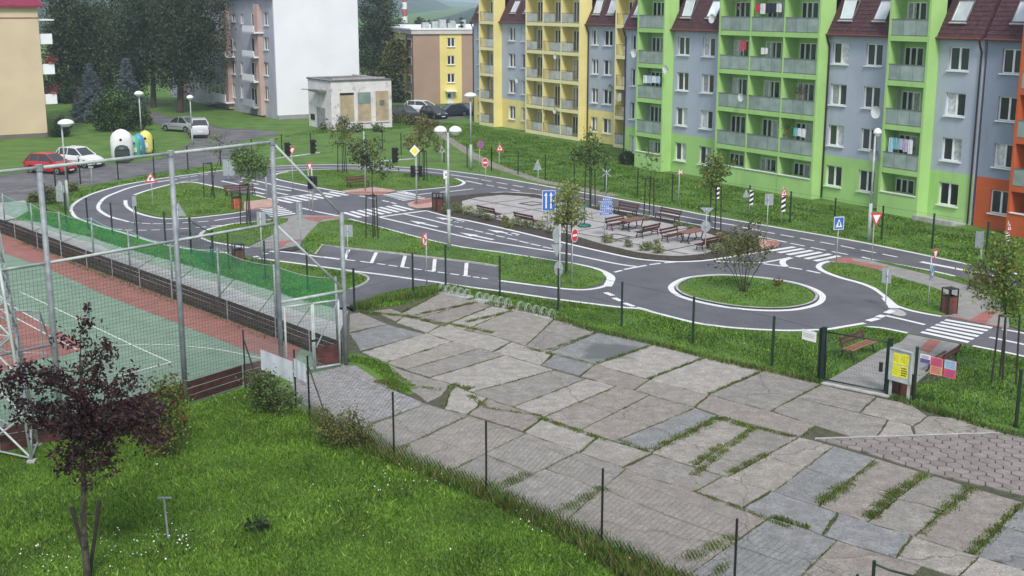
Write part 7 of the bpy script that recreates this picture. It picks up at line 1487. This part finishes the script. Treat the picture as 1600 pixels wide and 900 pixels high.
big('tall dark tree between the birch and the leaning tree', (175, 165), 0, [(175, 30, 46, 60), (180, 90, 46, 50), (150, 130, 30, 30), (205, 130, 30, 30)], 20000, .17, [Ld2, Ld], .40, 74)
big('dense tree low behind the two spruces', (110, 160), 0, [(100, 140, 36, 30), (130, 150, 34, 24)], 6000, .26, [Ld, Ld], .3, 75)
big('tall birch with hanging sprays behind the white gable', (597, 150), 0, [(590, 20, 28, 60), (610, 60, 22, 50), (580, 90, 22, 50), (608, 110, 24, 30), (575, 30, 16, 60)], 20000, .16, [Ld2, Ld2, Ld], .35, 76, drp=.6)
big('brownish tree in front of the brown block corner', (617, 160), 0, [(615, 95, 16, 24), (608, 120, 14, 22), (622, 75, 10, 16)], 4200, .2, [Lo, Lb, Ld], .22, 77, cl=.9)
big('small dark trees behind the transformer house', (590, 160), 0, [(585, 128, 22, 14), (620, 145, 12, 14)], 4000, .2, [Ld, Ld2], .2, 78, cl=.9)
def spruce(label, base, ytop, wpx, seed, lm=Lsp, group=None):
    rs = np.random.RandomState(seed); p = G(*base); h = ZH(ytop, p.y); r0 = wpx / 1.7 / (FOC / p.y * .985); root = thing('spruce_tree', label, 'spruce', tuple(p), 0, group)
    MB().bar((0, 0, 0), (0, 0, h), .16, .02, 8).build('trunk', BARK, root); P_ = []; q = MB(); tiers = 22
    for k in range(tiers):
        z = h * (.06 + .92 * k / tiers); r_ = r0 * (1 - (k / tiers) ** 1.1) * rs.uniform(.85, 1.1) + .1; nb_ = max(5, int(11 * (1 - k / tiers)) + 4)
        for j in range(nb_):
            a = 2 * math.pi * (j + rs.rand()) / nb_; rr = r_ * rs.uniform(.75, 1.08); e = Vector((math.cos(a) * rr, math.sin(a) * rr, z - rr * .18 + .15)); q.bar((0, 0, z + .1), e, .03, .01, 4)
            m_ = int(14 + 60 * rr); t = rs.rand(m_) ** .7; P_.append(np.stack([np.cos(a) * rr * t, np.sin(a) * rr * t, z + .1 + (e.z - z - .1) * t ** 1.3], 1) + rs.normal(size=(m_, 3)) * np.array([.13, .13, .06]))
    q.build('branches', BARK, root, kind='stuff'); V = np.concatenate(P_); npmesh('crown', leaves(V, .13, rs, .34), 4, lm, root); return root
spruce('left blue spruce of the pair behind the lawn', (146, 190), 96, 54, 81); spruce('right blue spruce of the pair, taller and behind the bush', (203, 190), 88, 50, 82)
spruce('dark conifer peeping beside the maroon roof of the yellow block', (722, 160), 22, 16, 83, Ld)
b1 = (188, 205); tree('dense_bush', 'wide dark green bush in front of the spruces', 'bush', b1, [ell(*a, b1) for a in ((185, 172, 34, 28), (205, 185, 28, 16), (165, 180, 22, 20))], 13000, .12, [Ld, Lg, Ld], .1, 130, .7, 84, 12, hollow=.3)
b1 = (228, 196); tree('red_flowering_bush', 'reddish bush at the right foot of the dark bush', 'bush', b1, [ell(226, 183, 12, 11, b1)], 900, .10, [mat('crimson_leaf', (.25, .03, .07), .7, .2, 3), Ld], .03, 30, .4, 85, 6, hollow=.2)
b1 = (95, 214); tree('ivy_column', 'dark climbing shrub at the corner of the cream block', 'shrub', b1, [ell(*a, b1) for a in ((95, 198, 14, 14), (92, 208, 14, 8))], 3000, .10, [Ld, Ld], .04, 50, .4, 86, 8, hollow=.2)
for k, (x, y, w_, h_) in enumerate(((534, 204, 20, 20), (555, 206, 20, 10), (592, 206, 22, 10), (505, 203, 6, 5))):
    b1 = (x, y); tree('white_flowering_shrub', ['tall white flowering shrub at the transformer house corner', 'low white flowering shrub below the first boarded window', 'low pale shrub under the right boarded window', 'tiny pale shrub by the steel door'][k], 'shrub', b1, [ell(x, y - h_ * .5, w_ * .5, h_ * .5, b1)], 500, .12, [Lsil, Ld, Lg], .03, 26, .4, 87 + k, 8, hollow=.1)
b1 = (534, 200); 
for k, (x, y, w_, h_) in enumerate(((650, 195, 30, 12), (672, 200, 26, 10), (625, 192, 20, 10))):
    b1 = (x, y); tree('rough_bush', ['brownish rough bush before the black small car', 'brown rough bush near the footpath end', 'low dark bush near the transformer house corner'][k], 'bush', b1, [ell(x, y - h_ * .4, w_ * .5, h_ * .5, b1)], 900, .12, [Lo, Lb, Ld], .03, 40, .5, 95 + k, 8, hollow=.1)
for k, (x, y, w_, h_) in enumerate(((75, 318, 26, 26), (112, 300, 10, 14), (52, 316, 12, 12))):
    b1 = (x, y); tree('weedy_bush', ['olive weedy bush in front of the house shaped sign back', 'dry bush by the street lamp', 'weedy bush at the corner posts of the net'][k], 'bush', b1, [ell(x, y - h_ * .45, w_ * .5, h_ * .5, b1)], 900, .075, [Lo, Lb, Ld], .02, 40, .3, 99 + k, 8, hollow=.1)
# roadside herbs that stand alone
for k, (x, y, w_, h_, L_) in enumerate(((205, 272, 16, 20, Lg), (735, 462, 16, 14, Lo), (690, 425, 16, 14, Lb), (590, 374, 30, 5, Ld), (905, 447, 6, 4, Lg), (1555, 590, 6, 4, Lg))):
    pass
far = [(-110, 185, 0, 60), (-150, 175, 0, 60)]
# trees seen between the houses, far away (each its own)
for k, (x, y, w_, h_) in enumerate(((725, 52, 20, 22), (742, 50, 14, 14), (700, 50, 20, 8), (672, 48, 16, 7), (655, 46, 12, 6), (622, 45, 16, 24))):
    D = 235 + 9 * k; ppm = FOC / D; z = ZH(y, D) ; Xc = XH(x, y, D)
    tree('distant_tree', ['dark tree beside the maroon roof gable', 'dark low tree under the maroon roof eave', 'rounded far tree above the brown block', 'small far tree left of the roof vents', 'tiny far tree beside the chimney foot', 'bushy far tree right of the birch'][k], 'tree', None, [(0, 0, z, w_ / 2 / ppm, w_ / 2 / ppm, max(1.5, h_ / 2 / ppm)), (0, 0, z * .6, w_ / 2 / ppm, w_ / 2 / ppm, z * .45)], 1600, .4, [Ld, Ld2], .25, 60, 1.0, 120 + k, 10, hollow=.2, loc=(Xc, D, 0))
# ================================================================== GRASS, WEEDS
GR1 = leafmat('grass_blade', (0.115, 0.245, 0.022), .45, (0.062, 0.145, 0.014)); GR2 = leafmat('grass_blade_light', (0.21, 0.34, 0.05), .4); GR3 = leafmat('dry_grass_blade', (0.20, 0.19, 0.07), .4); GRD = leafmat('dark_weed', (0.03, 0.075, 0.014), .4)
def tufts(name, polys, holes, n, w_, h_, mats, probs, seed, lean=.5, z0=0.0, label=None, patch=0.0):
    rs = np.random.RandomState(seed); P_ = [[tuple(p) for p in poly] for poly in polys]; A = np.array([abs(area(p)) for p in P_]); out = []
    for poly, a in zip(P_, A):
        k = int(n * a / A.sum() * 1.0); xs = [p[0] for p in poly]; ys = [p[1] for p in poly]; got = []; tot = 0
        while tot < k:
            X = rs.uniform(min(xs), max(xs), k * 2 + 10); Y = rs.uniform(min(ys), max(ys), k * 2 + 10); m_ = inpoly(X, Y, poly)
            for hpoly in holes: m_ &= ~inpoly(X, Y, hpoly)
            if patch: m_ &= (rs.rand(len(X)) < np.clip(.55 + patch * (np.sin(X * 1.7 + 1.3 * np.sin(Y * .9)) * np.cos(Y * 1.3 + X * .4)), .05, 1))
            if not m_.any(): break
            got.append(np.stack([X[m_], Y[m_]], 1)); tot += m_.sum()
        if got: out.append(np.concatenate(got)[:k])
    if not out: return
    Q = np.concatenate(out); m_ = len(Q); a = rs.uniform(0, 2 * np.pi, m_); s = rs.uniform(.5, 1.5, m_)
    if patch: s *= np.clip(1 + .22 * np.sin(Q[:, 0] * .8 + 2 * np.sin(Q[:, 1] * .5)), .5, 1.5)
    dx, dy = np.cos(a) * w_ / 2 * s, np.sin(a) * w_ / 2 * s; b_ = rs.uniform(0, 2 * np.pi, m_); H_ = h_ * s; le = rs.uniform(0, lean, m_) * H_; Z = np.full(m_, z0)
    T0 = np.stack([Q[:, 0] - dx, Q[:, 1] - dy, Z], 1); T1 = np.stack([Q[:, 0] + dx, Q[:, 1] + dy, Z], 1); T2 = np.stack([Q[:, 0] + np.cos(b_) * le, Q[:, 1] + np.sin(b_) * le, Z + H_], 1)
    idx = rs.choice(len(mats), m_, p=probs)
    return npmesh(name, np.stack([T0, T1, T2], 1).reshape(-1, 3), 3, mats, None, midx=idx, kind='stuff')
LAWN_NEAR = gpx([(0, 709), (98, 691), (170, 670), (291, 636), (380, 607), (440, 620), (484, 652), (540, 680), (616, 717), (700, 748), (760, 769), (870, 826), (940, 853), (1040, 905), (1150, 955), (1150, 1010), (-60, 1010), (-60, 720)])
tufts('lawn_grass', [LAWN_NEAR], [], 420000, .028, .068, [GR1, GR2, GR3, GRD], [.54, .36, .03, .07], 1, 1.3, patch=.15)
tufts('lawn_grass', [LAWN_NEAR], [], 9000, .05, .12, [GR1, GR2, GRD], [.40, .45, .15], 2, 1.6, patch=.6)
edge_near = gpx([(484, 640), (540, 668), (616, 705), (700, 738), (760, 758), (870, 812), (960, 850), (1060, 900), (1160, 950), (1100, 990), (900, 858), (860, 838), (760, 785), (700, 762), (616, 730), (540, 694), (480, 660)])
tufts('fence_weeds', [edge_near], [], 15000, .035, .26, [GR1, GRD, GR3, Lb, Lo], [.3, .3, .12, .16, .12], 3, .9)
isl = [gpx(p) for p in (ISLA, ISLB, ISLC, ISLE)]
fisl = [gpx([(1287, 420), (1293, 414.5), (1300, 412), (1330, 413.5), (1365, 420.5), (1400, 434.5), (1450, 448.5), (1470, 455.5), (1480, 462), (1488, 474), (1487, 491), (1472, 493.5), (1420, 483.5), (1402, 477), (1387, 464), (1369, 450.5), (1347, 441.5), (1317, 433), (1293, 425)]), gpx([(1532, 454), (1494, 433.5), (1600, 452), (1720, 476), (1720, 546), (1600, 519.5), (1578, 511), (1576, 492), (1561, 475)]), gpx([(1365, 408), (1393, 412.8), (1453, 425), (1492, 434), (1531, 454), (1512, 447.2), (1462, 432.8), (1400, 417.8)]), [tuple(p) for p in rb_in]]
def shr(p, k=.35):
    c = sum((Vector(q) for q in p), Vector((0, 0))) / len(p); return [tuple(c + (Vector(q) - c) * max(.5, 1 - .12 / max(.3, (Vector(q) - c).length))) for q in p]
tufts('island_grass', [shr(p) for p in isl + fisl], [], 62000, .045, .055, [GR1, GR2, GR3, GRD], [.45, .33, .06, .16], 4, .8, .068, patch=.35)
VERGE = [gpx([(645, 458), (683, 445), (740, 452), (780, 457), (870, 470), (960, 482), (1000, 486), (1050, 499), (1085, 507), (1125, 513), (1200, 518.5), (1292, 518), (1351, 512), (1378, 516), (1417, 523), (1405, 535), (1375, 549), (1300, 590), (1285, 597), (1195, 578), (1102, 558), (1022, 538), (935, 519), (862, 496), (760, 473), (687, 459)]),
         gpx([(560, 478), (590, 461), (620, 454), (650, 449), (683, 445.5), (690, 458), (640, 474), (580, 486)]),
         gpx([(1500, 540), (1520, 544), (1600, 560), (1720, 590), (1720, 720), (1587, 668), (1490, 650), (1423, 630), (1392, 620), (1432, 598), (1465, 572), (1486, 553)]),
         gpx([(30, 341), (60, 322), (95, 335), (150, 353), (212, 372), (265, 387), (300, 393), (360, 399), (403, 406), (480, 417), (540, 425), (562, 430), (574, 437), (562, 444), (530, 462), (500, 480), (465, 466), (426, 453), (367, 435), (300, 415), (245, 400), (187, 384), (141, 369), (62, 346)])]
tufts('verge_grass', VERGE, [], 88000, .042, .07, [GR1, GR2, GR3, GRD], [.5, .28, .05, .17], 5, .9, patch=.4)
FARG = [gpx([(55, 317), (110, 296), (185, 284), (240, 273), (295, 265), (345, 257), (345, 265), (270, 275), (227, 281.5), (190, 288.5), (160, 296), (137, 304), (119, 314), (108, 325), (112, 334), (100, 333), (70, 321)]),
        gpx([(400, 259), (345, 262), (390, 240), (440, 215), (520, 207), (610, 203), (640, 200), (690, 208), (740, 240), (800, 265), (860, 284), (960, 304), (1100, 332), (1200, 350), (1325, 372), (1425, 392), (1525, 413), (1600, 428), (1660, 420), (1600, 372), (1515, 360), (1377, 335), (1200, 303), (1037, 270), (985, 258), (940, 232), (740, 196), (700, 192), (670, 190), (600, 195), (480, 205), (400, 225)])]
tufts('far_lawn_grass', FARG, [gpx([(668, 190), (706, 217), (770, 255), (850, 281), (900, 290), (900, 296), (850, 287), (770, 261), (700, 222), (665, 194)])], 90000, .08, .075, [GR1, GR2, GR3, GRD], [.55, .22, .05, .18], 6, .9, patch=.5)
# fringes at path edges: taller ragged grass
def fringe(px, wd, n, h_, mats, probs, seed, w_=.035):
    P_ = smooth_line(gpx(px), False, 3); L, Rr = [], []
    for i in range(len(P_)):
        a = P_[max(0, i - 1)]; c = P_[min(len(P_) - 1, i + 1)]; d = (c - a).normalized(); nn = Vector((-d.y, d.x)) * wd / 2; L.append(tuple(P_[i] + nn)); Rr.append(tuple(P_[i] - nn))
    return tufts('edge_weeds', [L + Rr[::-1]], [], n, w_, h_, mats, probs, seed, .9)
fringe([(762, 475), (865, 498), (935, 520), (1022, 539), (1102, 560), (1195, 580), (1283, 600)], .5, 5200, .16, [GR1, GRD, GR3, Lb], [.35, .35, .15, .15], 7)
fringe([(1392, 622), (1423, 632), (1493, 654), (1570, 677), (1640, 690)], .45, 2400, .15, [GR1, GRD, GR3, Lb], [.4, .35, .15, .1], 8)
fringe([(560, 484), (590, 472), (640, 466), (683, 455)], .9, 3800, .22, [GR1, GRD, GR3, Lo], [.4, .25, .2, .15], 9)
fringe([(545, 562), (575, 566), (600, 580), (625, 602), (642, 612)], .7, 4600, .10, [GR1, GR2, GRD], [.5, .3, .2], 10); fringe([(700, 446), (760, 458), (868, 476), (960, 486)], .4, 2400, .10, [GR1, GR2, GRD, Lb], [.4, .3, .2, .1], 11)
fringe([(20, 345), (62, 347), (106, 362), (141, 370), (187, 385), (245, 401), (300, 416), (367, 436), (426, 454), (500, 478)], .5, 4200, .13, [GR1, GR2, GRD], [.5, .3, .2], 12)
fringe([(0, 702), (98, 684), (170, 664), (291, 631)], .5, 2600, .3, [GR1, GR2, GRD], [.4, .3, .3], 14)
fringe([(30, 378), (90, 402), (160, 430), (240, 460), (330, 492), (420, 530)], .5, 1500, .10, [GR1, GRD, Lo], [.4, .4, .2], 15)
# weeds in the joints of the yard
JW = [((855, 549), (935, 521), .5), ((627, 490), (687, 460), .3), ((650, 494), (745, 474), 1.0), ((727, 505), (800, 488), .8), ((932, 569), (1022, 540), .4), ((1012, 594), (1102, 560), .3), ((1107, 617), (1195, 580), .3), ((1020, 705), (1123, 655), 1.8), ((1083, 728), (1129, 697), 1.4), ((1083, 745), (1179, 670), 1.0), ((1136, 743), (1200, 710), 1.0), ((1279, 790), (1326, 757), 3.0), ((1326, 757), (1369, 724), .4), ((1356, 813), (1395, 775), 2.0), ((1395, 775), (1449, 743), 2.0), ((1440, 838), (1470, 805), .5), ((1466, 807), (1516, 763), 2.0), ((1516, 867), (1560, 825), 1.5), ((1560, 825), (1598, 790), 1.0), ((783, 762), (825, 742), 2.2), ((870, 805), (945, 765), 2.6), ((1066, 880), (1150, 840), 2.4), ((966, 690), (1013, 707), .8), ((1205, 808), (1265, 828), 1.0), ((760, 640), (845, 652), .5), ((590, 596), (625, 612), 2.5), ((612, 600), (690, 612), 1.0), ((705, 603), (735, 610), 2.0), ((735, 620), (760, 640), 1.0), ((620, 705), (640, 697), 1.5), ((1083, 770), (1240, 830), .6), ((632, 495), (700, 510), 1.6), ((700, 507), (770, 522), 1.4), ((560, 488), (640, 496), 1.2), ((820, 545), (930, 572), .4), ((1126, 655), (1180, 672), 1.6), ((843, 655), (946, 690), .8), ((1180, 670), (1240, 685), .8), ((590, 575), (640, 600), .5), ((1100, 915), (1140, 880), 1.0)]
rs = np.random.RandomState(5); T = []
for (a, b_, k) in JW:
    A, B = G(*a), G(*b_); L = (B - A).length; n = int(L * 620 * k ** .8); t = rs.rand(n, 1); kk = 1 + .6 * np.sin(t * 23 * max(.3, L / 3) + a[0]) ; t = t[(rs.rand(n, 1) * 1.6 < kk)][:, None]; n = len(t); sd = np.array([-(B - A).y, (B - A).x, 0]) / L
    Pn = np.array(A)[None] * (1 - t) + np.array(B)[None] * t + sd * rs.normal(0, .035 + .042 * min(k, 2.4), (n, 1)); Pn[:, 2] = .02
    a_ = rs.uniform(0, 6.28, n); w_ = .02; h_ = rs.uniform(.04, .11, n); T.append(np.stack([Pn - np.stack([np.cos(a_) * w_, np.sin(a_) * w_, 0 * a_], 1), Pn + np.stack([np.cos(a_) * w_, np.sin(a_) * w_, 0 * a_], 1), Pn + np.stack([np.cos(a_ + 2) * .04, np.sin(a_ + 2) * .04, h_], 1)], 1))
for (P0, P1) in yard_joints:
    L = (P1 - P0).length; n = int(L * 60); 
    if n < 2: continue
    t = rs.rand(n, 1); Pn = np.concatenate([np.array(P0)[None] * (1 - t) + np.array(P1)[None] * t + rs.normal(0, .035, (n, 2)), np.full((n, 1), .02)], 1); a_ = rs.uniform(0, 6.28, n); w_ = .016
    T.append(np.stack([Pn - np.stack([np.cos(a_) * w_, np.sin(a_) * w_, 0 * a_], 1), Pn + np.stack([np.cos(a_) * w_, np.sin(a_) * w_, 0 * a_], 1), Pn + np.stack([np.cos(a_ + 2) * .03, np.sin(a_ + 2) * .03, 0 * a_ + .05], 1)], 1))
T = np.concatenate(T); npmesh('joint_weeds', T.reshape(-1, 3), 3, [GR1, GR2, Lo, GRD, Lb], None, midx=rs.choice(5, len(T), p=[.22, .06, .22, .24, .26]), kind='stuff')
# daisies and clover heads in the near lawn
rs = np.random.RandomState(9); F_ = []
for (x, y, sx, sy, n) in ((265, 850, 30, 14, 60), (345, 628, 14, 10, 30), (620, 758, 90, 14, 60), (85, 880, 60, 14, 60), (180, 870, 40, 14, 40), (840, 790, 30, 22, 70), (700, 800, 120, 60, 12), (500, 800, 300, 70, 16), (1000, 870, 40, 14, 50), (950, 840, 50, 24, 60)):
    for _ in range(n):
        g = G(x + rs.normal() * sx, min(960, y + rs.normal() * sy)); F_.append((g.x, g.y, rs.uniform(.08, .26)))
F_ = np.array(F_); F_ = F_[inpoly(F_[:, 0], F_[:, 1], LAWN_NEAR) | inpoly(F_[:, 0], F_[:, 1], edge_near)]; npmesh('daisies', leaves(F_, .022, rs, 1.0, flat=.6), 4, mat('daisy_petal', (.68, .70, .62), .7, .1, 5), None, kind='stuff')
# leaf litter and small stones on the yard
F2 = []
for _ in range(650): F2.append((*G(rs.uniform(560, 1600), rs.uniform(490, 890)).xy, rs.uniform(.062, .075)))
F2 = np.array(F2); YP = gpx([(560, 492), (700, 465), (1100, 560), (1390, 623), (1600, 780), (1600, 900), (1050, 900), (700, 735), (640, 640), (560, 560)]); F2 = F2[inpoly(F2[:, 0], F2[:, 1], YP)]
npmesh('leaf_litter', leaves(F2, .022, rs, .8, flat=.85), 4, [mat('litter_pale', (.55, .53, .48), .9, .2, 5), Lb, mat('litter_dark', (.06, .05, .04), .9, .2, 5)], None, midx=rs.choice(3, len(F2)), kind='stuff')
# clump of docks in the near lawn
for k, (x, y) in enumerate(((405, 822), (318, 822), (385, 818))):
    pass
tree('dock_plant', 'broad leaved dark dock plant in the near lawn', 'plant', (405, 828), [ell(405, 818, 20, 8, (405, 828))], 130, .10, [Ld, GRD], .01, 14, .15, 201, 3, .45, hollow=.1, twig=.006)
# ================================================================== HAZE
HZ = bpy.data.materials.new('haze_air'); HZ.use_nodes = True; N = HZ.node_tree.nodes; N.remove(N['Principled BSDF'])
pv = N.new('ShaderNodeVolumePrincipled'); pv.inputs['Color'].default_value = (.72, .86, 1.0, 1); pv.inputs['Density'].default_value = 0.00036; pv.inputs['Anisotropy'].default_value = .2
HZ.node_tree.links.new(pv.outputs[0], N['Material Output'].inputs['Volume'])
MB().bx(-6500, 6500, -60, 5600, -1.5, 420).build('haze', HZ, kind='stuff')
